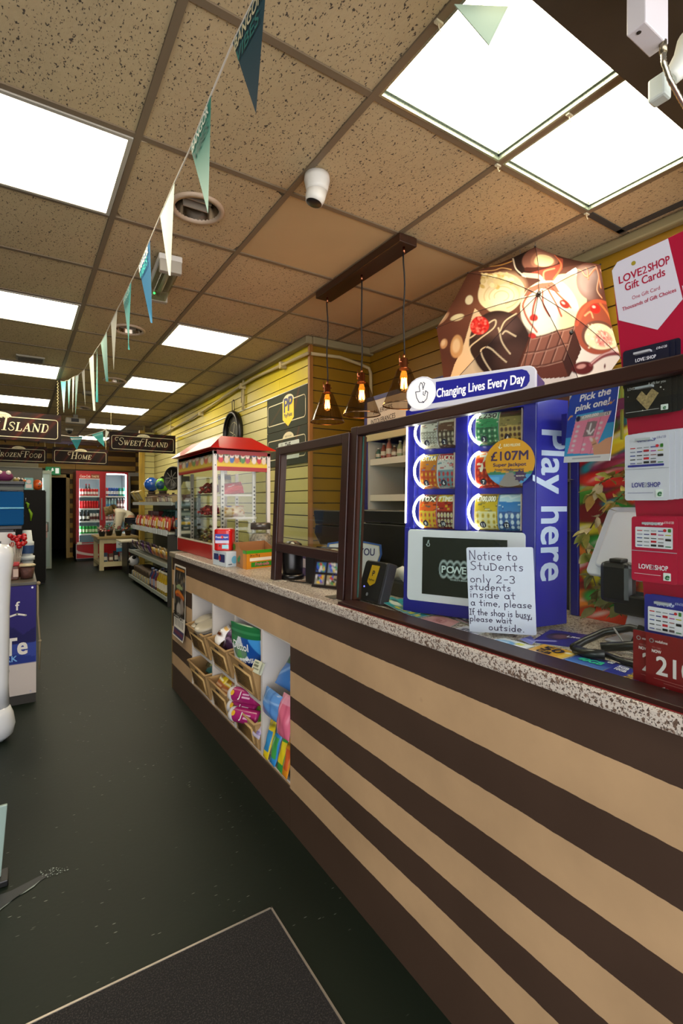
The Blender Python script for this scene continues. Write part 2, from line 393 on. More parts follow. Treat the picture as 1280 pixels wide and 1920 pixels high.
box('wall_lightblock_corner', backm, None, 1.96, 2.7, 3.50, 3.6, 0, 2.6)['kind'] = 'structure'; box('wall_lightblock_till', backm, None, 2.565, 2.7, -.4, 3.6, 0, 2.6)['kind'] = 'structure'; box('wall_lightblock_slats', backm, None, 1.975, 2.1, 3.5, 8.95, 0, 2.6)['kind'] = 'structure'  # unseen backing boxes, added to block light leaking through the slat gaps
slat_wall('wall_till', frame((WX, 3.47, 0), (0, -1, 0), (0, 0, 1)), 3.47+.3, .05, 2.55, lambda z: shade_y)
slat_wall('wall_return', frame((1.78, 8.9, 0), (1, 0, 0), (0, 0, 1)), .16, .05, 2.45, lambda z: pale)
c = structure('trim_corner'); B().box(1.925, 1.955, 3.445, 3.475, .0, 2.55).done('corner_post', pine, c)
c = structure('trim_post'); B().box(1.70, 1.78, 8.86, 8.94, 0, 2.47).done('corner_post', M('c9a53a', .5, vary=.35, vscale=6, stretch=(5, 5, .5)), c)
B().box(1.932, 1.94, 3.48, 8.9, 2.2, 2.208).done('trim_rail', railm, None)['kind'] = 'structure'
c = structure('trim_cornice'); cm = M('8d8460', .6)
B().box(1.88, 1.94, 3.42, 8.9, 2.50, 2.56).box(1.94, WX, 3.41, 3.47, 2.50, 2.56).box(WX-.05, WX, -.3, 3.42, 2.51, 2.56).done('cornice', cm, c, .01)
# conduit along the top of the slat walls
t = thing('conduit', 'cream pipe running along the top of the yellow slat walls', 'pipe', (1.9, 3.4, 2.4))
pp = [(1.905, 8.8, 2.33), (1.905, 6.6, 2.36), (1.905, 5.2, 2.43), (1.905, 4.5, 2.455), (1.905, 3.6, 2.43), (1.905, 3.435, 2.425), (1.93, 3.43, 2.425), (2.2, 3.435, 2.44), (2.42, 3.435, 2.41), (2.49, 3.43, 2.39), (2.5, 3.42, 2.35), (2.5, 3.41, 2.1), (2.5, 3.41, 2.0)]
B().tube(pp[:6], .014, 8).done('pipe', M('b9ab7c', .5), t)
t2 = thing('conduit', 'cream pipe crossing the recess above the till and turning down at its corner', 'pipe', (2.2, 3.42, 2.4)); B().tube(pp[6:], .014, 8).done('pipe', M('b9ab7c', .5), t2)
B().tube([(1.92, 4.82, 2.56), (1.92, 4.82, 2.3), (1.92, 4.83, 2.2)], .012, 8).tube([(1.918, 4.86, 2.45), (1.92, 4.87, 2.28)], .005, 6).done('drop_pipe', M('b9ab7c', .5), t)
for y in (3.9, 4.82, 6.2, 7.6): B().box(1.885, 1.9395, y-.02, y+.02, 2.41 if y < 5 else 2.34, 2.465 if y < 5 else 2.39).done('clip', M('b9ab7c', .5), t)

# ---------- back wall of stained planks with a dark doorway
w = structure('wall_back'); p1 = M('d4a548', .55, vary=.3, vscale=3, stretch=(.6, 1, 6)); p2 = M('6e5230', .6, vary=.3, vscale=3, stretch=(.6, 1, 6))
BY = 13.0
B().box(-3, .56, BY+.03, BY+.1, 0, 2.6).box(.56, .94, BY+.03, BY+.1, 1.85, 2.6).box(.94, 4.2, BY+.03, BY+.1, 0, 2.6).done('wall_board', backm, w)
z = 0; i = 0
while z < 2.5:
    hgt = .105 if i % 2 else .12
    for (a, c) in (((-3, .52), (.98, 2.1), (2.1, 4.2)) if z < 1.85 else ((-3, .3), (.3, 1.1), (1.1, 2.4), (2.4, 4.2))):
        B().box(a+.004, c-.004, BY, BY+.03-.008*(i % 2), z+.003, z+hgt-.003).done('plank', p2 if (i+(a > 1.5)) % 2 else p1, w)
    z += hgt; i += 1
d = structure('door_1'); pd = M('bfa05a', .5, vary=.2, vscale=6, stretch=(5, 5, .5))
B().box(.52, .59, BY-.03, BY+.1, 0, 1.9).box(.91, .98, BY-.03, BY+.1, 0, 1.9).box(.52, .98, BY-.03, BY+.1, 1.83, 1.9).done('door_frame', pd, d)
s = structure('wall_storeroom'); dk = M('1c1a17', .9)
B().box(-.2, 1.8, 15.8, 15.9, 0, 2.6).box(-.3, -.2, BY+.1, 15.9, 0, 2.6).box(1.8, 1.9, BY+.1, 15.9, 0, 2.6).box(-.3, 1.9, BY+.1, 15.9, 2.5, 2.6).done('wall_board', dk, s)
B().box(1.78, 1.8, 8.93, 9.0, 0, 2.56).box(1.94, 4.2, 8.94, 9.0, 0, 2.56).done('wall_partition', M('8c7a3a', .7), None)['kind'] = 'structure'
B().box(-3.0, -2.9, -.5, 13, 0, 2.6).done('wall_left', M('8d8a78', .7, vary=.1), None)['kind'] = 'structure'
B().box(4.1, 4.2, 9, 13, 0, 2.6).done('wall_far_right', M('8d8a78', .7), None)['kind'] = 'structure'
B().box(-2.9, .33, 11.6, 11.7, 0, 2.08).done('wall_cold_room', M('86826e', .7, vary=.08), None)['kind'] = 'structure'
# =====================================================  COUNTER
cream = 'bb9b74'; dark = '46352a'
def stripe_mat():
    m = bpy.data.materials.new('painted_stripes'); m.use_nodes = True; nt = m.node_tree; n = nt.nodes.new; L = nt.links.new; b = nt.nodes['Principled BSDF']
    tc = n('ShaderNodeTexCoord'); sp = n('ShaderNodeSeparateXYZ'); ns = n('ShaderNodeTexNoise'); ns.inputs['Scale'].default_value = 2.2; ns.inputs['Detail'].default_value = 3
    nf = n('ShaderNodeTexNoise'); nf.inputs['Scale'].default_value = 40; nf.inputs['Detail'].default_value = 3
    ma = n('ShaderNodeMath'); ma.operation = 'MULTIPLY_ADD'; ma.inputs[1].default_value = .010; mb = n('ShaderNodeMath'); mb.operation = 'MULTIPLY_ADD'; mb.inputs[1].default_value = .0035
    L(tc.outputs['Object'], sp.inputs[0]); L(tc.outputs['Object'], ns.inputs['Vector']); L(tc.outputs['Object'], nf.inputs['Vector'])
    L(ns.outputs['Fac'], ma.inputs[0]); L(sp.outputs['Z'], ma.inputs[2]); L(nf.outputs['Fac'], mb.inputs[0]); L(ma.outputs[0], mb.inputs[2])
    cr = n('ShaderNodeValToRGB'); cr.color_ramp.interpolation = 'CONSTANT'; e = cr.color_ramp.elements
    e[0].position = 0; e[0].color = hx(dark)+(1,); e[1].position = .156+.007; e[1].color = hx(cream)+(1,)
    for z, c in ((.246, dark), (.331, cream), (.419, dark), (.512, cream), (.607, dark), (.702, cream), (.799, dark)):
        q = e.new(z+.007); q.color = hx(c)+(1,)
    L(mb.outputs[0], cr.inputs['Fac'])
    # scuffs
    sc = n('ShaderNodeTexNoise'); sc.inputs['Scale'].default_value = 5; sc.inputs['Detail'].default_value = 6; L(tc.outputs['Object'], sc.inputs['Vector'])
    mr = n('ShaderNodeMapRange'); mr.inputs['From Min'].default_value = .3; mr.inputs['From Max'].default_value = .75; mr.inputs['To Min'].default_value = 1.08; mr.inputs['To Max'].default_value = .85; L(sc.outputs['Fac'], mr.inputs['Value'])
    mx = n('ShaderNodeMix'); mx.data_type = 'RGBA'; mx.blend_type = 'MULTIPLY'; mx.inputs['Factor'].default_value = 1; L(cr.outputs['Color'], mx.inputs['A']); L(mr.outputs['Result'], mx.inputs['B'])
    vo = n('ShaderNodeTexVoronoi'); vo.inputs['Scale'].default_value = 2.6; L(tc.outputs['Object'], vo.inputs['Vector'])
    mr2 = n('ShaderNodeMapRange'); mr2.inputs['From Min'].default_value = .035; mr2.inputs['From Max'].default_value = .02; mr2.inputs['To Max'].default_value = .35; L(vo.outputs['Distance'], mr2.inputs['Value'])
    mx2 = n('ShaderNodeMix'); mx2.data_type = 'RGBA'; L(mx.outputs['Result'], mx2.inputs['A']); mx2.inputs['B'].default_value = hx('6b5844')+(1,); L(mr2.outputs['Result'], mx2.inputs['Factor'])
    L(mx2.outputs['Result'], b.inputs['Base Color']); b.inputs['Roughness'].default_value = .45; b.inputs['Specular IOR Level'].default_value = .35
    bp = n('ShaderNodeBump'); bp.inputs['Strength'].default_value = .05; L(nf.outputs['Fac'], bp.inputs['Height']); L(bp.outputs['Normal'], b.inputs['Normal'])
    return m
SM = stripe_mat()
counter = thing('shop_counter', 'long brown and cream striped counter with a speckled worktop', 'counter', (1.2, 1.7, 0))
CX = .873; JY = 1.716; EY = 3.46                         # front face, joint to the cubbies, far end
box('front_panel', SM, counter, CX, CX+.018, -.6, JY-.0015, .0, .889)
wh = M('cfcac2', .5, name='white_board'); wood_l = M('8b7a52', .6)
# cubby surround around eight openings
cy = [3.004, 2.63, 2.299, 1.985, JY]                      # verticals, far to near
zb, zm, zt = .170, .385, .712
b = B()
b.box(CX, CX+.018, JY, EY, 0, zb)                         # plinth
b.box(CX, CX+.018, JY, EY, zt, .889)                      # head rail
b.box(CX, CX+.018, cy[0]+.006, EY, zb, zt)                # far stile, behind the poster
b.done('front_panel', SM, counter)
box('end_panel', M('7d6a3c', .6), counter, CX, 1.42, EY, EY+.02, 0, .889)
for y in cy[:-1]: box('divider', wh, counter, CX+.001, CX+.36, y-.008, y+.008, zb, zt)
box('divider', wh, counter, CX+.019, CX+.36, JY-.02, JY-.003, zb, zt)
for z in (zb, zm, zt):
    box('shelf', wh, counter, CX+.004, CX+.36, JY, cy[0], z-.008, z+.008)
box('back_board', wh, counter, CX+.36, CX+.37, JY, cy[0], zb, zt)
box('carcass', M('3a3128', .7), counter, CX+.375, 1.42, -.6, EY, 0, .885)
box('bottom_trim', M('4a3a2c', .6), counter, CX-.004, CX, JY, EY, zb-.012, zb-.002)
gran = M('c8bfb2', .35, name='speckled_worktop', speck=((150, .56, .60, '6a5648'), (90, .62, .66, '8a7464'), (320, .58, .62, '40332b')))
gran2 = M('7d7560', .45, vary=.2)
box('worktop', gran, counter, .855, 1.50, -.6, 1.886, .889, .922, .006)
box('worktop', gran, counter, .855, 1.50, 1.889, 3.33, .889, .922, .006)
box('worktop', gran2, counter, .855, 1.50, 3.332, 3.48, .889, .922, .006, label='plain grey worktop end')
# =====================================================  THINGS ON THE CEILING
white = M('d9d6cc', .4, name='white_plastic'); black = M('161616', .4, name='black_plastic'); chrome = M('c9c9c9', .15, 1, name='chrome')
# recessed round downlights with reflector blades
def downlight(x, y, label):
    t = thing('downlight', label, 'downlight', (x, y, H), 0, 'recessed round downlights', local=True)
    B().lathe([(.118, .004), (.118, -.004), (.112, -.009), (.096, -.009), (.094, .004)], 36, 0, cap=False).done('trim_ring', M('b9a288', .4), t)
    b = B().lathe([(.095, .0), (.088, .03), (.06, .10)], 32, 0, cap=False); b.lathe([(.0001, .101), (.062, .10)], 24, 0, cap=False)
    b.done('reflector', M('8d8272', .18, 1), t)
    b = B()
    for s in (-1, 1):
        b.box(-.055, .055, s*.03-.004, s*.03+.004, .015, .09); b.cyl((-.05, s*.015, .06), (.05, s*.015, .06), .011, n=10)
    b.done('lamp_tube', M('a59b8a', .3), t)
downlight(.668, 2.22, 'round recessed downlight with mirrored reflector behind the second flag of the bunting')
downlight(.70, 4.05, 'round recessed downlight behind the fifth flag of the bunting')
downlight(.86, 5.80, 'round recessed downlight partly hidden by the middle flags of the bunting')
downlight(.72, 7.70, 'round recessed downlight nearest the dark security camera')
t = thing('dome_camera', 'white dome camera on the ceiling beside the smooth tile', 'camera', (1.004, 1.737, H), 0, local=True)
B().lathe([(.05, 0), (.052, -.02), (.045, -.05), (.041, -.066)], 28, 0).done('housing', white, t)
B().lathe([(.041, 0), (.040, -.03), (.034, -.052)], 24, 0, o=(0, 0, -.058), ax=(.2, -.12, .95)).lathe([(.034, -.05), (.03, -.054), (.0001, -.054)], 24, 1, o=(0, 0, -.058), ax=(.2, -.12, .95)).done('swivel_head', [white, black], t)
t = thing('emergency_light', 'boxy emergency light with ribbed cover and green lamp on the ceiling', 'emergency light', (.69, 2.93, H), R(-4), local=True)
box('base', white, t, -.06, .06, -.23, .23, -.035, 0, .006)
b = B().prism([(-.052, 0), (.052, 0), (.042, -.06), (-.042, -.06)], ((0, .19, -.035), (1, 0, 0), (0, 0, 1)), .38)
b.done('cover', glass_mat('ribbed_cover', (.72, .72, .62), .25), t, .006)
for s in (-1, 1): box('end_cap', M('a9a394', .5), t, -.056, .056, s*.215-.018, s*.215+.018, -.095, -.03, .004)
B().cyl((0, -.18, -.06), (0, .18, -.06), .012, n=12).done('tube', M('b9b7a4', .3), t)
B().ball((-.035, .10, -.09), .006).done('indicator', M('30ff60', .3, emit=4), t)
t = thing('air_vent', 'small square air vent in a ceiling tile left of the bunting', 'vent', (.09, 5.33, H), 0, local=True)
B().box(-.11, .11, -.085, .085, -.012, .004).done('frame', M('a39c88', .5), t, .003)
for k in range(5): B().box(-.095, .095, -.068+k*.03, -.052+k*.03, -.016, -.011).done('slat', M('4d483c', .6), t)
t = thing('ceiling_sensor', 'square grey sensor on the ceiling past the third downlight', 'sensor', (.70, 6.57, H), 0, local=True)
box('base', M('837d6c', .5), t, -.07, .07, -.06, .06, -.035, 0, .006); B().ball((0, -.02, -.035), .025, sq=(1, 1, .5)).done('lens', M('5c584d', .3), t)
t = thing('motion_detector', 'tilted grey motion detector on the ceiling near the far downlight', 'sensor', (.71, 8.4, H), 0, local=True)
box('bracket', M('8e897b', .5), t, -.03, .03, -.02, .02, -.05, 0); B().box(-.13, .13, -.05, .05, -.13, -.045).done('head', M('9d978a', .4), t, .012); B().box(-.06, .04, -.06, -.05, -.11, -.06).done('lens', black, t)
t = thing('security_camera', 'white dome security camera with a black eye near the back', 'camera', (.746, 9.95, H), 0, local=True)
B().lathe([(.06, 0), (.06, -.03), (.045, -.045)], 20).done('housing', white, t); B().ball((0, -.01, -.055), .045).done('lens', black, t)

# ---------- pendant lamp: one wooden bar, three smoked glass shades
t = thing('pendant_lamp', 'dark wooden ceiling bar with three smoked glass cone lamps', 'lamp', (1.6, 2.28, H))
wal = M('3c2012', .4, name='dark_walnut', vary=.5, vscale=4, stretch=(8, .8, 8))
box('bar', wal, t, 1.545, 1.655, 1.875, 2.69, H-.045, H-.001, .004)
copper = M('c07a58', .25, 1, name='copper'); cord_m = M('0d0b0a', .7)
smoke = glass_mat('smoked_glass', (.60, .53, .44), .04, 1.5)
bulbm = glass_mat('bulb_glass', (1, .80, .45), .02, 1.3)
fil = M('ffb45a', .5, emit=70, name='glowing_filament')
for (y, zt_) in ((2.64, 1.935), (2.272, 1.925), (1.91, 1.918)):
    B().cyl((1.6, y, H-.045), (1.6, y, H-.075), .006, n=10).done('grommet', copper, t)
    B().tube([(1.6+.003*math.sin(i*.9+y*9), y+.003*math.cos(i*1.1), H-.07-i*(H-.07-zt_-.06)/10) for i in range(11)], .0042, 6).done('cord', cord_m, t)
    B().lathe([(.004, .07), (.007, .055), (.007, .045), (.019, .045), (.019, .0), (.024, 0), (.024, -.008)], 18, 0, o=(1.6, y, zt_)).cyl((1.6-.03, y, zt_+.028), (1.6+.03, y, zt_+.028), .003, n=8).cyl((1.6-.028, y, zt_+.01), (1.6-.028, y, zt_+.06), .003, n=8).done('socket', copper, t)
    sh = B().lathe([(.026, -.002), (.034, -.008), (.104, -.182), (.106, -.186)], 40, 0, o=(1.6, y, zt_), cap=False).done('shade', smoke, t)
    B().lathe([(.1035, -.180), (.1065, -.186), (.1045, -.187)], 40, 0, o=(1.6, y, zt_), cap=False).done('rim', M('6d543c', .15, .8), t)
    bu = B().lathe([(.013, -.01), (.014, -.03), (.026, -.055), (.032, -.08), (.028, -.105), (.014, -.12), (.0001, -.123)], 24, 0, o=(1.6, y, zt_), cap=False).done('bulb', bulbm, t)
    b = B()
    for k in range(6):
        a = k*math.pi/3; b.tube([(1.6+.011*math.cos(a), y+.011*math.sin(a), zt_-.05), (1.6+.014*math.cos(a+.3), y+.014*math.sin(a+.3), zt_-.1)], .0022, 5)
    b.done('filament', fil, bu)
    l = bpy.data.lights.new('bulb_glow', 'POINT'); l.energy = 2.0; l.color = (1, .55, .22); l.shadow_soft_size = .03
    lo = bpy.data.objects.new('bulb_glow', l); COL.objects.link(lo); lo.location = (0, y-2.28, zt_-.08-H); lo.parent = t

# ---------- bunting: string and triangular flags
def bunting(name, label, pts, flags, back):
    t = thing(name, label, 'bunting', pts[0])
    P = [Vector(p) for p in pts]
    B().tube(P, .0028 if not back else .004, 5).done('string', M('cfc8b8', .7), t)
    for (a, c, tip, col, col2, txt, twist) in flags:
        a, c, tip = Vector(a), Vector(c), Vector(tip)
        n = 14; vs = []; fs = []; uv = []
        for j in range(n+1):
            for i in range(n+1):
                u_, v_ = i/n, j/n; p = (a.lerp(c, u_)).lerp(tip, v_)
                p += Vector((1, 0, 0))*(twist*v_*math.sin(math.pi*u_*(.6)+.2)); vs.append(p); uv.append((u_, v_))
        for j in range(n):
            for i in range(n): fs.append((j*(n+1)+i, j*(n+1)+i+1, (j+1)*(n+1)+i+1, (j+1)*(n+1)+i))
        ink = Ink(uv, col); ink.grad((0, .15), (0, 1), col2, 1)
        fl = inked('flag', vs, fs, np.clip(ink.c, 0, 1), t, print_mat('flag_cloth', .7), True)
        if txt:
            w = (c-a).length; nrm = (c-a).cross(tip-a)
            f = frame(a, c-a, a-tip)
            if f[1].cross(f[2]).dot(Vector((0, 0, 1.25))-a) < -9: pass
            for zz in (.004,):
                text('BANGOR', w*.2, M(txt[0], .7), fl, f, w*.5, -.06*w-.03, zz, bold=.02, fit=w*.78)
                text('VIBES', w*.22, M(txt[1], .7), fl, f, w*.5, -.06*w-.072, zz, bold=.01, fit=w*.66)
    return t
X_ = .47
S = [(X_, .75, 2.45), (X_, 1.05, 2.447), (X_, 1.253, 2.454), (X_, 1.426, 2.439), (X_, 1.635, 2.408), (X_, 1.834, 2.402), (X_, 2.052, 2.386), (X_, 2.234, 2.372), (X_, 2.471, 2.352), (X_, 2.655, 2.351), (X_, 2.88, 2.345), (X_, 3.07, 2.349), (X_, 3.3, 2.344), (X_, 3.48, 2.339), (X_, 3.75, 2.341), (X_, 3.95, 2.355), (X_, 4.3, 2.37), (X_, 4.77, 2.389), (X_, 5.27, 2.45), (.455, 5.6, 2.50), (.43, 5.85, 2.515), (.40, 6.0, 2.53), (.37, 6.1, 2.55)]
FT = [((X_, 1.253, 2.454), (X_, 1.035, 2.446), (X_, 1.10, 2.168), '17404a', '0f3340', ('c9c29a', '1f6f66'), .0),
      ((X_, 1.635, 2.408), (X_, 1.426, 2.439), (X_, 1.455, 2.105), '1f7d6c', 'a9d8c4', ('dfe6d8', '2f5f5a'), .0),
      ((X_, 2.052, 2.386), (X_, 1.834, 2.402), (X_, 1.926, 2.104), 'b9ccbc', 'e3e2d2', None, .01),
      ((X_, 2.471, 2.352), (X_, 2.234, 2.372), (X_, 2.23, 2.018), '1f5a80', '1d6a8e', ('e6ebe6', '3fb9b2'), .01),
      ((X_, 2.881, 2.344), (X_, 2.655, 2.351), (X_, 2.683, 2.019), '3f9a98', '5cc2ba', ('bfe0d8', '2f7d7a'), -.01),
      ((X_, 3.305, 2.344), (X_, 3.071, 2.349), (X_, 3.204, 2.027), 'b8bba8', 'd8d6c4', None, .0),
      ((X_, 3.75, 2.341), (X_, 3.48, 2.339), (X_, 3.55, 2.038), '8fb9ae', '4f8d86', None, .02),
      ((.49, 4.12, 2.362), (X_, 3.943, 2.355), (X_, 4.05, 1.99), '8cc3bd', '36a7a3', None, .02),
      ((.46, 4.33, 2.372), (X_, 4.15, 2.363), (X_, 4.2, 1.95), 'd5dccf', 'c9d3c8', None, .02),
      ((X_, 4.98, 2.41), (X_, 4.75, 2.388), (X_, 4.691, 2.061), 'd9d8cb', 'cfd0c2', None, .0),
      ((.46, 5.45, 2.47), (X_, 5.25, 2.447), (.46, 5.45, 2.1), '9fc4bb', '5aa8a2', None, .0),
      ((.45, 5.66, 2.505), (.458, 5.52, 2.485), (.45, 5.62, 2.14), 'd6d6c8', 'cfd0c2', None, .0),
      ((.425, 5.88, 2.517), (.44, 5.74, 2.51), (.43, 5.8, 2.2), '7fb8ae', '4f9a92', None, .0),
      ((.375, 6.08, 2.545), (.415, 5.95, 2.525), (.40, 6.02, 2.2), '63b8bb', 'cfe3dd', None, .0)]
bunting('bunting', 'string of teal, blue and white triangular flags running along the ceiling', S, FT, False)
S2 = [(.40, 7.75, 2.18), (.50, 7.7, 2.16), (.62, 7.6, 2.14), (.74, 7.55, 2.15), (.83, 7.52, 2.18), (.97, 7.5, 2.235), (1.01, 7.47, 2.268)]
FT2 = [((.575, 7.62, 2.138), (.726, 7.56, 2.147), (.656, 7.58, 1.962), '1d7f88', '1b7a80', ('e3ebe6', '2b6f70'), 0.),
       ((.826, 7.53, 2.18), (.963, 7.5, 2.232), (.985, 7.5, 2.017), '59c9c0', '50c4ba', ('c7efe8', '3aa39c'), 0.),
       ((1.0, 7.5, 2.25), (1.035, 7.45, 2.22), (.98, 7.46, 2.06), 'd9ddd0', 'd2d6c8', None, 0.)]
bunting('bunting', 'short string of two teal flags and a white one hanging above the far aisle sign', S2, FT2, True)
t = thing('hanging_card', 'pale green corner of a card hanging in front of the recessed light', 'card', (.998, .86, 2.475))
B().prism([(-.09, .10), (.05, .10), (.0, 0)], ((.998, .86, 2.405), (.85, -.5, 0), (0, 0, 1)), .003).done('card_face', M('a9bfa6', .6), t)
B().tube([(.98, .87, 2.5), (.98, .87, 2.56)], .001, 5).done('thread', M('cfc8b8', .7), t)

# ---------- twin-spot emergency unit below the beam
t = thing('twin_spot_unit', 'white metal box with a flexible conduit and spotlight under the brown beam', 'emergency light', (1.2, .577, 2.48))
wm = M('cfc9c9', .45, name='white_metal')
box('housing', wm, t, 1.148, 1.250, .556, .598, 2.30, 2.48, .003)
B().cyl((1.162, .5775, 2.299), (1.162, .5775, 2.302), .005, n=10).done('screw', M('4d4a48', .4, .8), t)
B().cyl((1.237, .562, 2.305), (1.238, .562, 2.28), .008, n=12).done('gland', M('a59a80', .3, .9), t)
cp = [(1.238, .562, 2.285), (1.24, .562, 2.26), (1.262, .558, 2.225), (1.30, .553, 2.195), (1.325, .548, 2.175), (1.335, .545, 2.165)]
fine = []
for i in range(len(cp)-1):
    for k in range(8): fine.append(Vector(cp[i]).lerp(Vector(cp[i+1]), k/8))
B().tube(fine, [.0062 if i % 2 else .0052 for i in range(len(fine))], 10).done('conduit', M('b5ad98', .25, .9), t)
B().box(1.275, 1.31, .575, .615, 2.215, 2.27).done('bracket', M('c6d0c6', .4), t, .006)
B().lathe([(.016, -.01), (.02, 0), (.03, .05), (.045, .085), (.045, .09)], 24, 0, o=(1.30, .57, 2.26), ax=(.35, -.25, .55)).done('spotlight', M('cfd2c6', .35), t)
B().lathe([(.012, .10), (.012, .0), (.02, -.02), (.02, -.05)], 20, 0, o=(1.335, .52, 2.44), ax=(-.25, .2, .6)).done('spotlight', wm, t)

# ---------- hanging section signs
SER = {  # small serif alphabet: (width, strokes); unit cap height
 'W': (1.15, [([(.08, 1), (.33, 0)], .16), ([(.33, 0), (.56, .95)], .07), ([(.5, 1), (.75, 0)], .16), ([(.75, 0), (1.02, 1)], .07), ([(-.02, 1), (.22, 1)], .06), ([(.42, 1), (.64, 1)], .06), ([(.92, 1), (1.12, 1)], .06)]),
 'E': (.72, [([(.18, 0), (.18, 1)], .17), ([(.04, 1), (.62, 1), (.64, .76)], .07), ([(.18, .52), (.48, .52)], .06), ([(.48, .38), (.48, .66)], .05), ([(.04, 0), (.64, 0), (.68, .28)], .07)]),
 'T': (.74, [([(.37, 0), (.37, 1)], .17), ([(.03, .74), (.05, 1), (.69, 1), (.71, .74)], .07), ([(.2, 0), (.54, 0)], .06)]),
 'I': (.38, [([(.19, 0), (.19, 1)], .17), ([(.02, 1), (.36, 1)], .06), ([(.02, 0), (.36, 0)], .06)]),
 'L': (.66, [([(.18, 0), (.18, 1)], .17), ([(.02, 1), (.34, 1)], .06), ([(.02, 0), (.6, 0), (.63, .3)], .07)]),
 'A': (.86, [([(.12, 0), (.44, 1)], .06), ([(.42, 1), (.72, 0)], .17), ([(.24, .34), (.6, .34)], .06), ([(0, 0), (.26, 0)], .06), ([(.56, 0), (.88, 0)], .06)]),
 'N': (.9, [([(.16, 0), (.16, 1)], .07), ([(.14, 1), (.74, 0)], .17), ([(.74, 0), (.74, 1)], .07), ([(.0, 1), (.2, 1)], .06), ([(.02, 0), (.3, 0)], .06), ([(.6, 1), (.88, 1)], .06)]),
 'D': (.86, [([(.18, 0), (.18, 1)], .17), ([(.02, 1), (.4, 1)]+arc(.38, .5, .38, .5, 90, -90)+[(.02, 0)], .075), (arc(.36, .5, .36, .42, 50, -50), .15)]),
 'H': (.92, [([(.2, 0), (.2, 1)], .17), ([(.72, 0), (.72, 1)], .17), ([(.2, .52), (.72, .52)], .06), ([(.02, 1), (.38, 1)], .06), ([(.02, 0), (.38, 0)], .06), ([(.54, 1), (.9, 1)], .06), ([(.54, 0), (.9, 0)], .06)]),
 'O': (.88, [(arc(.44, .5, .37, .5, 0, 360, 20), .075), (arc(.44, .5, .35, .42, 130, 230), .14), (arc(.44, .5, .35, .42, -50, 50), .14)]),
 'M': (1.1, [([(.16, 0), (.16, 1)], .07), ([(.14, 1), (.52, .05)], .17), ([(.52, .05), (.88, 1)], .07), ([(.88, 0), (.88, 1)], .17), ([(.0, 1), (.2, 1)], .06), ([(.02, 0), (.3, 0)], .06), ([(.72, 0), (1.06, 0)], .06), ([(.86, 1), (1.06, 1)], .06)]),
 'F': (.68, [([(.18, 0), (.18, 1)], .17), ([(.02, 1), (.6, 1), (.62, .72)], .07), ([(.18, .52), (.48, .52)], .06), ([(.48, .38), (.48, .66)], .05), ([(.02, 0), (.38, 0)], .06)]),
 'R': (.86, [([(.18, 0), (.18, 1)], .17), ([(.02, 1), (.4, 1)]+arc(.4, .75, .26, .25, 90, -90)+[(.2, .5)], .075), (arc(.4, .75, .24, .2, 50, -50), .12), ([(.4, .5), (.7, 0)], .16), ([(.02, 0), (.36, 0)], .06), ([(.6, 0), (.86, 0)], .06)]),
 'Z': (.74, [([(.08, .74), (.1, 1), (.64, 1)], .07), ([(.62, 1), (.12, 0)], .16), ([(.1, 0), (.66, 0), (.68, .26)], .07)]),
 'S': (.68, [([(.58, .74), (.56, .9)]+arc(.34, .76, .24, .24, 40, 230, 8)+[(.4, .48)]+arc(.34, .25, .25, .25, 50, -140, 8)+[(.06, .28)], .085), ([(.2, .66), (.5, .38)], .16)]),
 ' ': (.4, []),
}
def serif(s, caph, parent, fr, x, y, mat, z=.0012, slant=.18, first=1.5, swash=True):
    lst = []; pen = 0; start = True
    for ch in s:
        w, st = SER[ch]; k = first if start and ch != ' ' else 1
        for pts, t_ in st: lst.append(([(pen+(px+slant*py)*k, py*k) for px, py in pts], t_*(1+.25*(k-1))))
        if start and swash and ch in 'SIFHD': lst.append(([(pen+.1*k, .98*k), (pen-.28, 1.0*k)]+[(pen-.28+q[0], q[1]) for q in arc(0, .78*k, .22, .22*k, 90, 330, 9)], .08))
        pen += w*k+.07; start = ch == ' '
    lst = [([(px*caph, py*caph) for px, py in pts], t_*caph) for pts, t_ in lst]; W = pen*caph
    return strokes('lettering', [([(x-W/2+px, y+py) for px, py in pts], t_) for pts, t_ in lst], mat, parent, fr, z, False)
cream_ink = M('e6dcb4', .5, name='cream_lettering')
def sign_art(ink):
    ink.grad((0, 0), (1, .3), '1c120e', .5)
    for (x, k) in ((.08, .55), (.30, .5), (.55, .35), (.74, .65), (.93, .4)):
        ink.line([(x-.16, -.1), (x-.05, .4), (x+.02, .75), (x+.14, 1.1)], .03, '6b2a1e', k*.8)
        ink.line([(x-.20, -.1), (x-.09, .4), (x-.02, .75), (x+.10, 1.1)], .05, '3a1a12', k*.6)
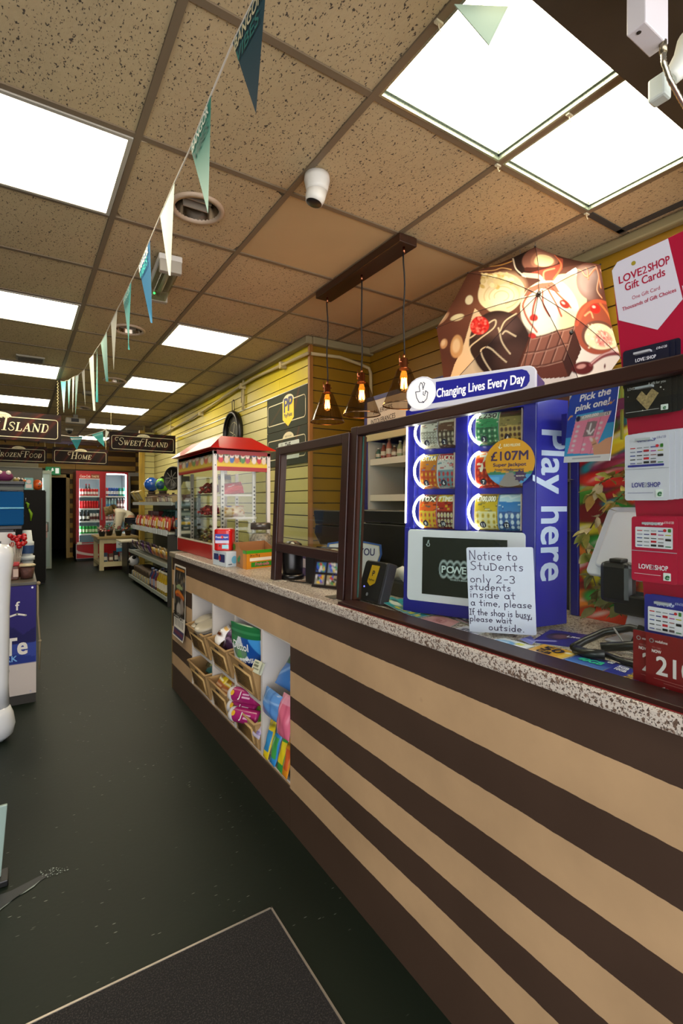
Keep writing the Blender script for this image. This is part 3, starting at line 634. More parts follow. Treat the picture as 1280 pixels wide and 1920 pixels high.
def hang_sign(word, label, cx, y, z0, w, h, cords, caph, cord_top=H):
    t = thing('hanging_sign', label, 'sign', (cx, y, z0), 0, 'dark hanging signs over the aisle')
    x0 = cx-w/2
    box('board', M('1b1513', .45), t, x0, x0+w, y, y+.012, z0, z0+h)
    fr = frame((x0, y, z0), (1, 0, 0), (0, 0, 1))
    sheet('printed_face', w, h, 60, sign_art, t, fr, .001, print_mat('sign_face', .65, 0, .2), bg='211713')
    m_ = h*.11; top = h*.80
    strokes('border', [(rrect(m_, m_, w-m_, top, h*.09)+[(w-m_, top-h*.09)], h*.022)], cream_ink, t, fr, .0018)
    flat('badge', [[(w/2+q[0], top+q[1]) for q in arc(0, 0, h*.34, h*.16, 0, 180, 14)]], cream_ink, t, fr, .0019)
    serif('SWEET ISLAND', h*.042, t, fr, w/2, top+h*.03, M('54503c', .6), .0026, 0, 1.0, False)
    serif(word, caph, t, fr, w/2, h*.33, cream_ink, .0024)
    for cxx in cords:
        pts = [(cxx, y+.006, z0+h), (cxx, y+.006, cord_top)]
        B().tube([(cxx+.006*((-1)**i if w > .95 else 0), y+.006, z0+h-.01+(cord_top-z0-h+.008)*i/24) for i in range(25)], .004, 5).done('hanging_chain' if w > .95 else 'cord', M('a69a70', .5), t)
    return t
hang_sign('SWEET ISLAND', 'dark sign with cream lettering on chains, cut off by the left edge', -.16, 6.1, 1.895, 1.08, .29, (.35, -.6), .085)
hang_sign('SWEET ISLAND', 'dark sign with cream lettering hanging beside the yellow slat wall', 1.475, 7.42, 1.965, .88, .262, (1.055, 1.85), .066)
hang_sign('HOME', 'dark hanging sign reading HOME above the doorway', .885, 9.5, 1.905, .835, .272, (.5, 1.27), .072)
hang_sign('FROZEN FOOD', 'dark hanging sign reading FROZEN FOOD, partly cut off at left', .0, 9.5, 1.895, .775, .275, (-.3, .36), .064)
t = thing('exit_sign', 'green emergency exit sign with white figure above the dark doorway', 'sign', (.65, 12.9, 1.9))
box('panel', M('0f7a45', .4, emit=.35), t, .50, .79, 12.88, 12.93, 1.885, 2.06, .004)
fr = frame((.50, 12.88, 1.885), (1, 0, 0), (0, 0, 1)); wi = M('e8f2e4', .4, emit=.5)
flat('pictogram', [[(.19, .03), (.26, .03), (.26, .15), (.19, .15)], circ(.135, .135, .014), [(.10, .05), (.14, .09), (.16, .08), (.15, .125), (.11, .12), (.12, .09), (.09, .06)], [(.03, .08), (.06, .11), (.06, .09), (.09, .09), (.09, .07), (.06, .07), (.06, .05)]], wi, t, fr, .001)
t = thing('glint_panel', 'small glowing panel standing in for a blue-white glint high behind the far bunting', 'screen', (.85, 12.7, 2.2))
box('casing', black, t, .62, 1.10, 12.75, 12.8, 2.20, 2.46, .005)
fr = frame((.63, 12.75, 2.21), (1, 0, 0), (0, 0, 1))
sheet('display', .46, .24, 40, lambda i: (i.rect(0, .5, 1, 1, '6f78f0'), i.rect(0, 0, 1, .32, 'f0f4ff'), i.ell(.3, .4, .3, .12, 'dfe6ff')), t, fr, .001, print_mat('glint_glow', .3, emit=1.2), bg='8f9cff')  # a blue and white reflection, put in as an emissive print
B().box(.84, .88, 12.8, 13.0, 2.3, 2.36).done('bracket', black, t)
# ---------- signs and clock on the slat wall
def slat_sign(z0, h, label, inner):
    t = thing('wall_sign', label, 'sign', (1.93, 3.8, z0), 0, 'dark printed signs on the slat wall')
    y1, y0 = 4.25, 3.375+.11; w = y1-y0
    box('board', M('33372c', .5), t, 1.927, 1.938, y0, y1, z0, z0+h)
    fr = frame((1.927, y1, z0), (0, -1, 0), (0, 0, 1))
    sheet('printed_face', w, h, 50, lambda i: (i.line([(.1, .25), (.35, .6), (.55, 1)], .03, '5a4630', .7), i.line([(.5, .1), (.72, .5), (.82, 1)], .03, '6b4030', .6)), t, fr, .0008, print_mat('sign_face', .65, 0, .2), bg='3a3f33')
    strokes('border', [(rrect(.02, .06, w-.03, h-.075, .03)+[(w-.03, h-.1)], .008)], cream_ink, t, fr, .0016)
    flat('badge', [[(.43+q[0], h-.078+q[1]) for q in arc(0, 0, .105, .055, 0, 180, 14)]], cream_ink, t, fr, .0017)
    serif('SWEET ISLAND', .013, t, fr, .43, h-.066, M('54503c', .6), .0022, 0, 1.0, False)
    inner(t, fr, w, h); return t
def pay(t, fr, w, h):
    yl = M('f2d61a', .4, name='yellow_ink')
    flat('shield', [[(.325, h-.08), (.535, h-.08), (.535, .085), (.43, .02), (.325, .085)]], yl, t, fr, .0022)
    nv = M('23285e', .4)
    text('P', .17, nv, t, fr, .385, .145, .003, bold=.04); text('P', .17, nv, t, fr, .46, .15, .0036, bold=.04, shear=.1)
    text('PayPoint', .05, nv, t, fr, .43, .10, .003, bold=.02, fit=.15)
slat_sign(1.885, .315, 'dark wall sign with a yellow payment shield above the other sign', pay)
def lot(t, fr, w, h):
    flat('panel', [rrect(.24, .05, .63, .20, .012)], M('cfd8cf', .4), t, fr, .0022)
    bk = M('1d1d1b', .5)
    text('THE', .06, bk, t, fr, .37, .15, .003, 'LEFT', .03); text('NATIONAL', .036, bk, t, fr, .37, .115, .003, 'LEFT', .02); text('LOTTERY', .036, bk, t, fr, .37, .083, .003, 'LEFT', .02)
    strokes('crossed_fingers', [([(.30, .08), (.29, .13), (.30, .19)], .006), ([(.32, .19), (.31, .13), (.33, .1)], .006), ([(.28, .12), (.30, .075), (.34, .075), (.345, .12)], .006)], bk, t, fr, .003)
slat_sign(1.575, .305, 'lower dark wall sign with a pale lottery panel, half behind the counter screen', lot)
t = thing('wall_clock', 'round black wall clock with gold skeleton face hung on the slat wall', 'clock', (1.92, 5.1, 2.0))
B().lathe([(.205, 0), (.235, .0), (.24, .03), (.225, .055), (.205, .055), (.20, .03)], 40, 0, o=(1.937, 5.1, 1.99), ax=(-1, 0, 0), cap=False).done('rim', M('14120e', .35), t)
B().lathe([(.205, .012), (.0001, .012)], 40, 0, o=(1.937, 5.1, 1.99), ax=(-1, 0, 0), cap=False).done('face', M('2a281c', .5, vary=.4, vscale=20), t)
fr = frame((1.924, 5.1, 1.99), (0, -1, 0), (0, 0, 1)); gd = M('a8a070', .35, .5)
strokes('skeleton_work', [(circ(0, 0, .12, 24)+[(.12, 0)], .006), (circ(.02, -.06, .05, 16)+[(.07, -.06)], .007), (circ(-.03, -.05, .03, 14)+[(0, -.05)], .005)]+[([(.15*math.cos(k*math.pi/6), .15*math.sin(k*math.pi/6)), (.185*math.cos(k*math.pi/6), .185*math.sin(k*math.pi/6))], .007) for k in range(12)], gd, t, fr, .002)
strokes('clock_hand', [([(0, 0), (.05, .12)], .006), ([(0, 0), (-.09, .03)], .007)], M('d8d0a8', .4), t, fr, .006)
strokes('rim_ring', [(circ(0, 0, .197, 40)+[(.197, 0)], .005)], M('b5ac80', .3, .6), t, fr, .02)
B().tube([(1.92, 5.13, 2.22), (1.925, 5.15, 2.34), (1.93, 5.12, 2.355), (1.925, 5.09, 2.34), (1.92, 5.07, 2.22)], .004, 6).done('hanging_wire', M('2a2822', .5), t)
# =====================================================  BACK OF THE SHOP
red = M('a3141c', .35, name='fridge_red'); steel = M('9a9c98', .3, .7); lit = M('f2fbff', .4, emit=11, name='fridge_lamp'); lit2 = M('f2fbff', .4, emit=16, name='fridge_lamp_bright')
inner = M('b9ccd0', .4, name='fridge_liner'); wirem = M('dfe6e6', .35, name='shelf_white')
clear = glass_mat('clear_glass', (.95, .98, .97), .02, 1.2)
FZ = [.575, .85, 1.125, 1.40]
def fridge(x0, x1, label, opened):
    y0, y1, ht = 12.1, 12.8, 1.945
    t = thing('drinks_fridge', label, 'fridge', ((x0+x1)/2, 12.45, 0))
    body = B().box(x0, x0+.045, y0, y1, .05, ht).box(x1-.045, x1, y0, y1, .05, ht).box(x0, x1, y1-.03, y1, .05, ht).box(x0+.045, x1-.045, y0, y1, ht-.035, ht)
    body.done('cabinet', red, t)
    box('plinth', black, t, x0+.02, x1-.02, y0+.05, y1, 0, .05)
    lo = B().box(x0, x1, y0-.005, y1, .05, .36).done('lower_panel', red, t)
    fr = frame((x0, y0-.005, .05), (1, 0, 0), (0, 0, 1)); w = x1-x0
    if not opened:
        flat('wave_stripe', [[(.015, .2)]+[(w*k/12, .20-.09*math.sin(k/12*1.9)-.02) for k in range(1, 13)]+[(w*k/12, .12-.075*math.sin(k/12*1.9)-.0) for k in range(12, -1, -1)]], M('c9b8b4', .35), t, fr, .002)
    B().box(x0, x1, y0-.012, y0-.004, .355, .372).box(x0, x0+.012, y0-.012, y0-.004, .06, .36).box(x0, x1, y0-.012, y0-.004, .05, .06).done('steel_trim', steel, t)
    B().box(x0+.045, x1-.045, y1-.06, y1-.03, .38, ht-.04).box(x0+.045, x0+.055, y0+.03, y1-.03, .38, ht-.04).box(x1-.055, x1-.045, y0+.03, y1-.03, .38, ht-.04).box(x0+.045, x1-.045, y0+.03, y1-.03, .36, .385).done('liner', inner, t)
    for z in FZ: B().box(x0+.055, x1-.055, y0+.05, y1-.08, z-.012, z).box(x0+.055, x1-.055, y0+.04, y0+.05, z-.022, z+.012).done('shelf', wirem, t)
    box('lamp_strip', lit, t, x0+.08, x1-.08, y0+.06, y0+.10, ht-.06, ht-.04)
    box('lamp_strip', lit2 if opened else lit, t, x1-.06 if opened else x0+.056, x1-.046 if opened else x0+.066, y0+.03, y0+.055, .40, ht-.06)
    if not opened:
        d = B().box(x0+.003, x0+.06, y0-.03, y0-.006, .38, ht-.01).box(x1-.075, x1-.003, y0-.03, y0-.006, .38, ht-.01).box(x0+.06, x1-.075, y0-.03, y0-.006, ht-.06, ht-.01).box(x0+.06, x1-.075, y0-.03, y0-.006, .38, .40).done('door', red, t)
        B().box(x0+.06, x1-.075, y0-.022, y0-.016, .40, ht-.06).done('door_glass', clear, d)
        B().box(x1-.05, x1-.025, y0-.06, y0-.035, .88, 1.36).done('handle', steel, d, .004)
        fr2 = frame((x0+.06, y0-.026, ht-.175), (1, 0, 0), (0, 0, 1)); ww = w-.135
        hd = sheet('header_print', ww, .115, 40, lambda i: (i.rect(0, 0, .56, 1, 'c4161c'), i.rect(.56, 0, 1, 1, '8a3a22'), i.rect(0, 0, 1, .1, 'e8ddd0')), d, fr2, .002)
        text('Coca-Cola', .075, M('f4efe8', .5), d, fr2, ww*.28, .035, .004, shear=.25, bold=.012, fit=ww*.5)
        text('TASTE', .06, M('ead9b0', .5), d, fr2, ww*.78, .038, .004, bold=.02, fit=ww*.36)
        B().box(x0+.02, x0+.11, y0-.035, y0-.03, .36, .41).done('price_tag', M('e4e0d2', .6), d)
    else:
        hp = Vector((x1, y0, 0)); dr = Vector((.78, -.625, 0)); nn = Vector((.625, .78, 0))
        fr3 = (hp, dr, Vector((0, 0, 1)))
        b = B(); L_ = w-.02
        b.obox(fr3, 0, .05, .38, ht-.01, 0, .03).obox(fr3, L_-.05, L_, .38, ht-.01, 0, .03).obox(fr3, .05, L_-.05, ht-.09, ht-.01, 0, .03).obox(fr3, .05, L_-.05, .38, .44, 0, .03)
        d = b.done('door', M('5f5b55', .4), t)
        B().obox(fr3, .05, L_-.05, .44, ht-.09, .012, .018).done('door_glass', clear, d)
    return t
fridge(1.03, 1.565, 'red drinks fridge with a closed glass door and rows of cans', False)
fridge(1.565, 2.09, 'white-lit drinks fridge with its door swung open beside the bending person', True)
# cans and bottles
def can_proto(name, label, cat, group, col, band, hgt=.12, r=.031, bottle=False, top='c8c8c8'):
    t = thing(name, label, cat, (0, 0, -5), 0, group, local=True)
    if not bottle:
        B().lathe([(r*.85, 0), (r, .008), (r, hgt-.012), (r*.8, hgt)], 14).done('body', M(col, .3, .2), t)
        B().lathe([(r+.0006, hgt*.25), (r+.0006, hgt*.62)], 14, cap=False).done('print_band', M(band, .4), t)
        B().lathe([(r*.8, hgt), (r*.82, hgt+.004), (.0001, hgt+.002)], 14).done('lid', M(top, .3, .7), t)
    else:
        B().lathe([(r*.9, 0), (r, .01), (r, hgt*.55), (r*.8, hgt*.68), (r*.38, hgt*.85), (r*.38, hgt*.92)], 14).done('body', M(col, .2, 0), t)
        B().lathe([(r+.0006, hgt*.22), (r+.0006, hgt*.48)], 14, cap=False).done('print_band', M(band, .4), t)
        B().lathe([(r*.45, hgt*.9), (r*.45, hgt)], 12).done('cap', M(top, .4), t)
    PR[t] = r
    return t
ORD = ['first', 'second', 'third', 'fourth', 'fifth', 'sixth', 'seventh', 'eighth', 'ninth', 'tenth', 'eleventh', 'twelfth', 'thirteenth', 'fourteenth', 'fifteenth', 'sixteenth', 'seventeenth', 'eighteenth', 'nineteenth', 'twentieth', 'twenty-first', 'twenty-second', 'twenty-third', 'twenty-fourth']
def rowof(proto, first, xs, y, z, label=None):
    if len(xs) > 1:
        k = min(1, (xs[1]-xs[0])*.485/PR[proto]); proto.scale = (k, k, 1)
    for i, x in enumerate(xs):
        if first and i == 0: proto.location = (x, y, z+.001)
        else: dup(proto, (x, y, z+.001), 0, label)
    if len(xs) > 1:
        base = proto['label']; n = len(xs)
        for i, o in enumerate(sorted([o for o in bpy.data.objects if o.get('label') == base], key=lambda o: o.location.x)):
            o['label'] = base+', '+('leftmost' if i == 0 else 'rightmost' if i == n-1 else ORD[i]+' from the left')
PR = {}
xs = lambda a, c, n: [a+(c-a)*i/(n-1) for i in range(n)]
yy = 12.19
p = can_proto('drink_can', 'red and white can on the top shelf of the closed fridge', 'can', 'cans on the top fridge shelf', 'c22b2b', 'e8d6d2', .16, .034); rowof(p, True, xs(1.12, 1.45, 7), yy, FZ[3])
p = can_proto('drink_bottle', 'dark bottle with red cap standing behind the top row of cans', 'bottle', 'dark bottles behind the top cans', '2a1410', 'c22b2b', .27, .033, True, 'b01c1c'); rowof(p, True, [1.245, 1.305], yy+.09, FZ[3])
p = can_proto('drink_can', 'plain red drinks can on the second fridge shelf', 'can', 'red cans on the second fridge shelf', 'c8141c', 'd8282c', .17, .034); rowof(p, True, xs(1.115, 1.46, 8), yy, FZ[2])
p = can_proto('drink_bottle', 'tall dark bottle with white label on the third fridge shelf', 'bottle', 'dark bottles on the third fridge shelf', '1d1512', 'd9d6d0', .24, .033, True, 'c9c9c9'); rowof(p, True, xs(1.12, 1.27, 3), yy, FZ[1])
p = can_proto('drink_can', 'silver and dark drinks can on the third fridge shelf', 'can', 'silver cans on the third fridge shelf', 'd0cccc', '5a2a28', .17, .034); rowof(p, True, xs(1.335, 1.46, 3), yy, FZ[1])
p = can_proto('drink_can', 'bright green drinks can on the lowest visible fridge shelf', 'can', 'green cans in the fridge', '1f9a3c', 'cfe2b8', .17, .034); rowof(p, True, xs(1.13, 1.44, 6), yy, FZ[0])
p = can_proto('drink_can', 'blue drinks can with white foot in the open fridge', 'can', 'blue cans in the open fridge', '1d4fa0', 'd8e2ee', .19, .035); rowof(p, True, xs(1.70, 1.86, 4), yy, FZ[3])
p = can_proto('drink_can', 'teal green drinks can in the open fridge', 'can', 'teal cans in the open fridge', '167a66', 'bfe0d2', .19, .035); rowof(p, True, [1.915, 1.985], yy, FZ[3])
p = can_proto('drink_can', 'single red and white can at the end of the blue cans', 'can', None, 'b52a30', 'e2d8dc', .19, .034); rowof(p, True, [1.645], yy, FZ[3])
p = can_proto('drink_bottle', 'blue-labelled bottle on the second shelf of the open fridge', 'bottle', 'water bottles in the open fridge', '8fb6bc', '4a8fc0', .22, .034, True, 'e6eaea'); rowof(p, True, xs(1.645, 1.82, 4), yy, FZ[2])
p = can_proto('drink_bottle', 'clear bottle with pink and white label in the open fridge', 'bottle', 'pink label bottles in the open fridge', '6d4a4a', 'e0d2d2', .23, .034, True, 'f2f2f2'); rowof(p, True, xs(1.88, 2.0, 3), yy, FZ[2])
p = can_proto('drink_can', 'brown drinks can on the third shelf of the open fridge', 'can', 'brown cans in the open fridge', '7a3026', 'd8b8a8', .16, .034); rowof(p, True, xs(1.645, 1.80, 3), yy, FZ[1])

# ---------- the bending person
def skin_body(name, joints, bones, mat, parent, sub=2):
    """joints: name -> (x,y,z,r); one skinned surface"""
    me = bpy.data.meshes.new(name); ks = list(joints); ix = {k: i for i, k in enumerate(ks)}
    inv = ROOT[parent]
    me.from_pydata([tuple(inv @ Vector(joints[k][:3])) for k in ks], [(ix[a], ix[b]) for a, b in bones], [])
    o = link(name, me, parent); me.materials.append(mat)
    sk = o.modifiers.new('skin', 'SKIN'); sk.use_smooth_shade = True
    for i, k in enumerate(ks):
        r = joints[k][3]; r = r if isinstance(r, tuple) else (r, r); me.skin_vertices[0].data[i].radius = r
    me.skin_vertices[0].data[0].use_root = True
    ss = o.modifiers.new('sub', 'SUBSURF'); ss.levels = sub; ss.render_levels = sub
    return o
t = thing('person', 'person in a cream jumper bending forward into the open fridge', 'person', (1.98, 11.45, 0))
J = dict(pelvis=(2.03, 11.40, .86, (.15, .12)), waist=(1.95, 11.44, .97, (.135, .11)), chest=(1.83, 11.50, 1.05, (.15, .125)), neck0=(1.74, 11.55, 1.06, .07), neck=(1.69, 11.58, 1.06, .052), head=(1.635, 11.62, 1.07, (.082, .088)), chin=(1.60, 11.65, 1.02, .06),
  hipL=(2.03, 11.31, .83, .10), kneeL=(1.99, 11.33, .45, .062), ankL=(2.05, 11.30, .08, .042), toeL=(1.93, 11.36, .035, .035), hipR=(2.06, 11.50, .83, .10), kneeR=(2.02, 11.52, .45, .062), ankR=(2.08, 11.50, .08, .042), toeR=(1.96, 11.56, .035, .035),
  shL=(1.79, 11.36, 1.02, .065), elL=(1.755, 11.36, .76, .043), wrL=(1.70, 11.45, .54, .03), shR=(1.83, 11.66, 1.02, .065), elR=(1.77, 11.74, .78, .043), wrR=(1.70, 11.82, .58, .03))
BN = [('pelvis', 'waist'), ('waist', 'chest'), ('chest', 'neck0'), ('neck0', 'neck'), ('neck', 'head'), ('head', 'chin'), ('pelvis', 'hipL'), ('hipL', 'kneeL'), ('kneeL', 'ankL'), ('ankL', 'toeL'), ('pelvis', 'hipR'), ('hipR', 'kneeR'), ('kneeR', 'ankR'), ('ankR', 'toeR'), ('chest', 'shL'), ('shL', 'elL'), ('elL', 'wrL'), ('chest', 'shR'), ('shR', 'elR'), ('elR', 'wrR')]
for s, w_ in (('L', Vector((1.70, 11.45, .54))), ('R', Vector((1.70, 11.82, .58)))):
    J['palm'+s] = (*(w_+Vector((-.025, .02, -.06))), (.03, .018)); BN.append(('wr'+s, 'palm'+s))
    for q in range(4):
        a = w_+Vector((-.035+.014*q, .03-.006*q, -.10)); c_ = a+Vector((-.012, .012, -.028-.006*(q in (1, 2)))); e_ = c_+Vector((.004, .012, -.022))
        for nm, p_, r_ in (('a', a, .009), ('b', c_, .008), ('c', e_, .007)): J['f%s%d%s' % (s, q, nm)] = (*p_, r_)
        BN += [('palm'+s, 'f%s%da' % (s, q)), ('f%s%da' % (s, q), 'f%s%db' % (s, q)), ('f%s%db' % (s, q), 'f%s%dc' % (s, q))]
    a = w_+Vector((.014, .0, -.06)); e_ = a+Vector((.012, .012, -.035)); J['t%sa' % s] = (*a, .011); J['t%sb' % s] = (*e_, .009); BN += [('palm'+s, 't%sa' % s), ('t%sa' % s, 't%sb' % s)]
skin_body('body', J, BN, M('c99b7d', .55, name='skin'), t)
g = lambda k, dr: (*J[k][:3], tuple(q+dr for q in J[k][3]) if isinstance(J[k][3], tuple) else J[k][3]+dr)
skin_body('jumper', {k: g(k, .028) for k in ('pelvis', 'waist', 'chest', 'neck0', 'shL', 'elL', 'wrL', 'shR', 'elR', 'wrR')}, [b_ for b_ in BN if all(q in ('pelvis', 'waist', 'chest', 'neck0', 'shL', 'elL', 'wrL', 'shR', 'elR', 'wrR') for q in b_)], M('e2dcc4', .85, name='cream_knit', bump=(90, .25)), t)
skin_body('trousers', {k: g(k, .02) for k in ('pelvis', 'hipL', 'kneeL', 'ankL', 'hipR', 'kneeR', 'ankR')}, [b_ for b_ in BN if all(q in ('pelvis', 'hipL', 'kneeL', 'ankL', 'hipR', 'kneeR', 'ankR') for q in b_)], M('2e3340', .8), t)
skin_body('hair', dict(a=(1.648, 11.605, 1.095, (.095, .098)), b=(1.60, 11.64, 1.08, (.075, .08)), c=(1.575, 11.63, .985, .05), d=(1.69, 11.575, 1.115, .055)), [('a', 'b'), ('b', 'c'), ('a', 'd')], M('8f7a4a', .7, name='blond_hair', vary=.6, vscale=30), t)
B().ball((1.545, 11.66, 1.065), .012).ball((1.56, 11.70, 1.065), .012).done('eye', M('e8e4dc', .3), t)
for s in (-1, 1): B().lathe([(.05, 0), (.05, .04), (.035, .07)], 14, 0, o=(2.02+.03*(s > 0), 11.30+.1+.1*s, 0)).box(1.89+.03*(s > 0), 2.04, 11.27+.1+.1*s, 11.36+.1+.1*s, 0, .05).done('shoe', M('3a2a20', .6), t, .012)

# ---------- cream table with plants
t = thing('display_table', 'cream painted wooden table with plants on top near the fridges', 'table', (1.55, 10.6, 0))
cr = M('c9bd92', .5, name='cream_paint', vary=.1)
TX0, TX1, TY0, TY1 = 1.23, 1.92, 10.15, 11.05
box('tabletop', M('a08a52', .5, vary=.2, stretch=(1, 6, 1)), t, TX0-.02, TX1, TY0-.03, TY1+.02, .585, .625, .004)
for x in (TX0+.02, TX1-.09):
    for y in (TY0, TY1-.08): box('leg', cr, t, x, x+.075, y, y+.075, 0, .585, .004)
B().box(TX0+.035, TX1-.02, TY0+.01, TY0+.03, .50, .585).box(TX0+.03, TX0+.05, TY0+.02, TY1-.02, .50, .585).done('apron', cr, t)
box('lower_shelf', cr, t, TX0+.02, TX1, TY0+.02, TY1-.02, .10, .15)
box('lower_rail', M('cfc498', .5), t, TX0+.09, TX1-.03, TY0, TY0+.02, .07, .15)
def plant(label, loc, pot, cols, r=.12, n=34, kinds='leaf', h=.16):
    t = thing('potted_plant', label, 'plant', loc, 0, None, local=True)
    B().lathe([(.045, 0), (.062, .09), (.066, .09), (.066, .10), (.058, .095), (.0001, .09)], 16).done('pot', M(pot, .5), t)
    rnd = random.Random(str(loc)); bs = [B() for _ in cols]
    for i in range(n):
        a = rnd.uniform(0, 6.28); e = rnd.uniform(.1, 1.3); d = Vector((math.cos(a)*math.cos(e), math.sin(a)*math.cos(e), math.sin(e)))
        c_ = Vector((0, 0, h*.55))+d*r*rnd.uniform(.5, 1.05); s_ = rnd.uniform(.022, .042)
        u_ = d.cross(Vector((rnd.random()-.5, rnd.random()-.5, rnd.random()))).normalized(); v_ = d.cross(u_)*.5+d*.5
        k = rnd.randrange(len(cols)); bs[k].add([c_-v_*s_, c_+u_*s_*.5, c_+v_*s_, c_-u_*s_*.5, c_+d*s_*.25], [(0, 1, 4), (1, 2, 4), (2, 3, 4), (3, 0, 4)])
    st = B()
    for i in range(6):
        a = i*1.05; st.tube([(0, 0, .08), (.4*r*math.cos(a), .4*r*math.sin(a), h*.5), (r*.7*math.cos(a), r*.7*math.sin(a), h*.9)], .003, 5)
    st.done('stem', M('3c4a22', .6), t)
    for b_, c_ in zip(bs, cols):
        o = b_.done('foliage' if c_ in ('2f5a2a', '24401f', '3d7a3a') else 'petals', M(c_, .55), t); o['kind'] = 'stuff'
    return t
plant('pale pink flowering plant at the left end of the cream table', (1.31, 10.30, .626), '2a3540', ('d8b8a8', 'c08a8a', '2f5a2a'))
plant('red poinsettia in the middle of the cream table', (1.46, 10.50, .626), '2c2a28', ('b3161c', '8a1216', '24401f'), .13)
plant('dark red flower bunch right of the red poinsettia', (1.60, 10.30, .626), '1f2a20', ('a01620', '7a101a', '24401f'), .10)
plant('green leafy plant with orange flecks at the right end of the cream table', (1.78, 10.40, .626), '3a2c22', ('3d7a3a', '24401f', 'a0562a'), .14, 44, h=.2)
plant('bright green plant at the back of the cream table', (1.52, 10.85, .626), '33302a', ('3d7a3a', '2f5a2a', '24401f'), .13, 40, h=.2)
for i, (x, c1, hgt, lb) in enumerate(((1.36, '39506a', .16, 'blue and white packet on the lower shelf of the cream table'), (1.46, '6a4a3a', .14, 'brown box on the lower shelf of the cream table'), (1.55, '20242e', .19, 'dark bottle-shaped carton under the cream table'), (1.66, 'c9c4b8', .15, 'white and red carton on the lower shelf'), (1.77, '8a2a22', .17, 'red carton at the right of the lower shelf'))):
    q = thing('carton', lb, 'box', (x, 10.32, .151)); box('body', M(c1, .5), q, x-.04, x+.04, 10.26, 10.36, .1505, .15+hgt, .004)
    box('label_print', M('d8d2c0', .5), q, x-.03, x+.03, 10.257, 10.26, .18, .15+hgt*.6); box('flap', M(c1, .6, vary=.3), q, x-.045, x+.045, 10.27, 10.35, .15+hgt, .153+hgt)
q = thing('price_board', 'white and blue printed card hanging from the front of the cream table', 'sign', (1.62, 10.12, .3))
sheet('card_print', .18, .2, 30, lambda i: (i.rect(0, 0, 1, .35, '3f8fb8'), i.ell(.5, .72, .3, .14, '59605c'), i.ell(.5, .72, .24, .10, 'dfe6e2'), i.line([(.3, .7), (.5, .78), (.72, .72)], .05, '3c423e')), q, frame((1.53, 10.118, .34), (1, 0, 0), (0, 0, 1)), .001, bg='cfd8d6')
box('card', M('cfd8d6', .6), q, 1.53, 1.71, 10.119, 10.122, .34, .54)
q = thing('side_table', 'small white-topped table with black side next to the shelving end', 'table', (1.70, 9.6, 0))
box('tabletop', M('c9c6ae', .5), q, 1.50, 1.78, 9.42, 9.95, .56, .585, .004); box('side_panel', black, q, 1.60, 1.63, 9.42, 9.95, 0, .56); box('side_panel', black, q, 1.74, 1.77, 9.42, 9.95, 0, .56)

# ---------- gondola shelving
gx0, gx1, gy0, gy1 = 1.50, 1.90, 6.17, 8.65
t = thing('gondola_shelving', 'grey metal shop shelving full of sweets behind the red cabinet', 'shelving', (1.7, 7.4, 0))
sm = M('8f968c', .4, .3, name='shelf_grey'); dkb = M('1c1c18', .6)
box('back_panel', M('6a6a58', .6), t, gx1-.03, gx1-.01, gy0, gy1, .08, 1.32)
SHZ = ((.10, gx0), (.50, gx0), (.885, gx0+.03), (1.255, gx0+.06))
for z, x0 in SHZ:
    s_ = box('shelf', sm, t, x0, gx1-.03, gy0+.02, gy1, z-.03, z)
    B().box(x0-.008, x0, gy0+.02, gy1, z-.035, z+.012).done('price_rail', M('a9b3ae', .35, .2), s_)
for y in (gy0, gy0+1.24, gy1-.02): box('upright', dkb, t, gx1-.03, gx1, y, y+.03, 0, 1.4)
box('end_panel', dkb, t, gx0+.0, gx1-.01, gy0-.0, gy0+.02, .0, .87)
for y in (gy0+.35, gy0+1.15, gy1-.25): box('foot', M('a09a84', .5), t, gx0+.06, gx0+.11, y, y+.07, 0, .07)
for k in range(8): box('price_ticket', M('c4ccd2', .5), t, gx0+.016, gx0+.022, gy0+.1+k*.28, gy0+.33+k*.28, .845, .915)
rnd = random.Random(3)
def packet(name, label, cat, group, w, d, h, c1, c2, kind='bag'):
    q = thing(name, label, cat, (0, 0, -5), 0, group, local=True)
    if kind == 'bag':
        b = B(); n = 5; vs = []; fs = []
        for j in range(n+1):
            for i in range(n+1):
                u_, v_ = i/n, j/n; bul = d/2*math.sin(math.pi*u_)**.6*math.sin(math.pi*min(1, max(0, v_)))**.5
                vs += [(bul, (u_-.5)*w, v_*h), (-bul, (u_-.5)*w, v_*h)]
        for j in range(n):
            for i in range(n):
                a = 2*(j*(n+1)+i); c_ = a+2; e = a+2*(n+1); g_ = e+2
                fs += [(a, e, g_, c_), (a+1, c_+1, g_+1, e+1)]
        b.add(vs, fs, 0, True).done('bag', M(c1, .35), q)
        B().quad((-d*.52, -w*.36, h*.25), (-d*.52, w*.36, h*.25), (-d*.52, w*.36, h*.7), (-d*.52, -w*.36, h*.7)).done('print_panel', M(c2, .4), q)
    elif kind == 'box':
        box('carton', M(c1, .45), q, -d/2, d/2, -w/2, w/2, 0, h, .003); box('print_panel', M(c2, .45), q, -d/2-.001, -d/2, -w*.4, w*.4, h*.2, h*.75)
    elif kind == 'roll':
        B().cyl((-d/2, 0, w/2), (d/2, 0, w/2), w/2, n=14).done('roll', M(c1, .4), q); B().cyl((-d/2-.002, 0, w/2), (-d/2, 0, w/2), w*.36, n=14).done('end_cap', M(c2, .4), q)
    elif kind == 'bottle':
        B().lathe([(w/2, 0), (w/2, h*.6), (w*.2, h*.8), (w*.2, h*.92)], 14).done('body', M(c1, .3), q); B().lathe([(w*.24, h*.9), (w*.24, h)], 12).done('cap', M(c2, .4), q); B().lathe([(w/2+.001, h*.15), (w/2+.001, h*.5)], 14, cap=False).done('print_band', M(c2, .4), q)
    return q
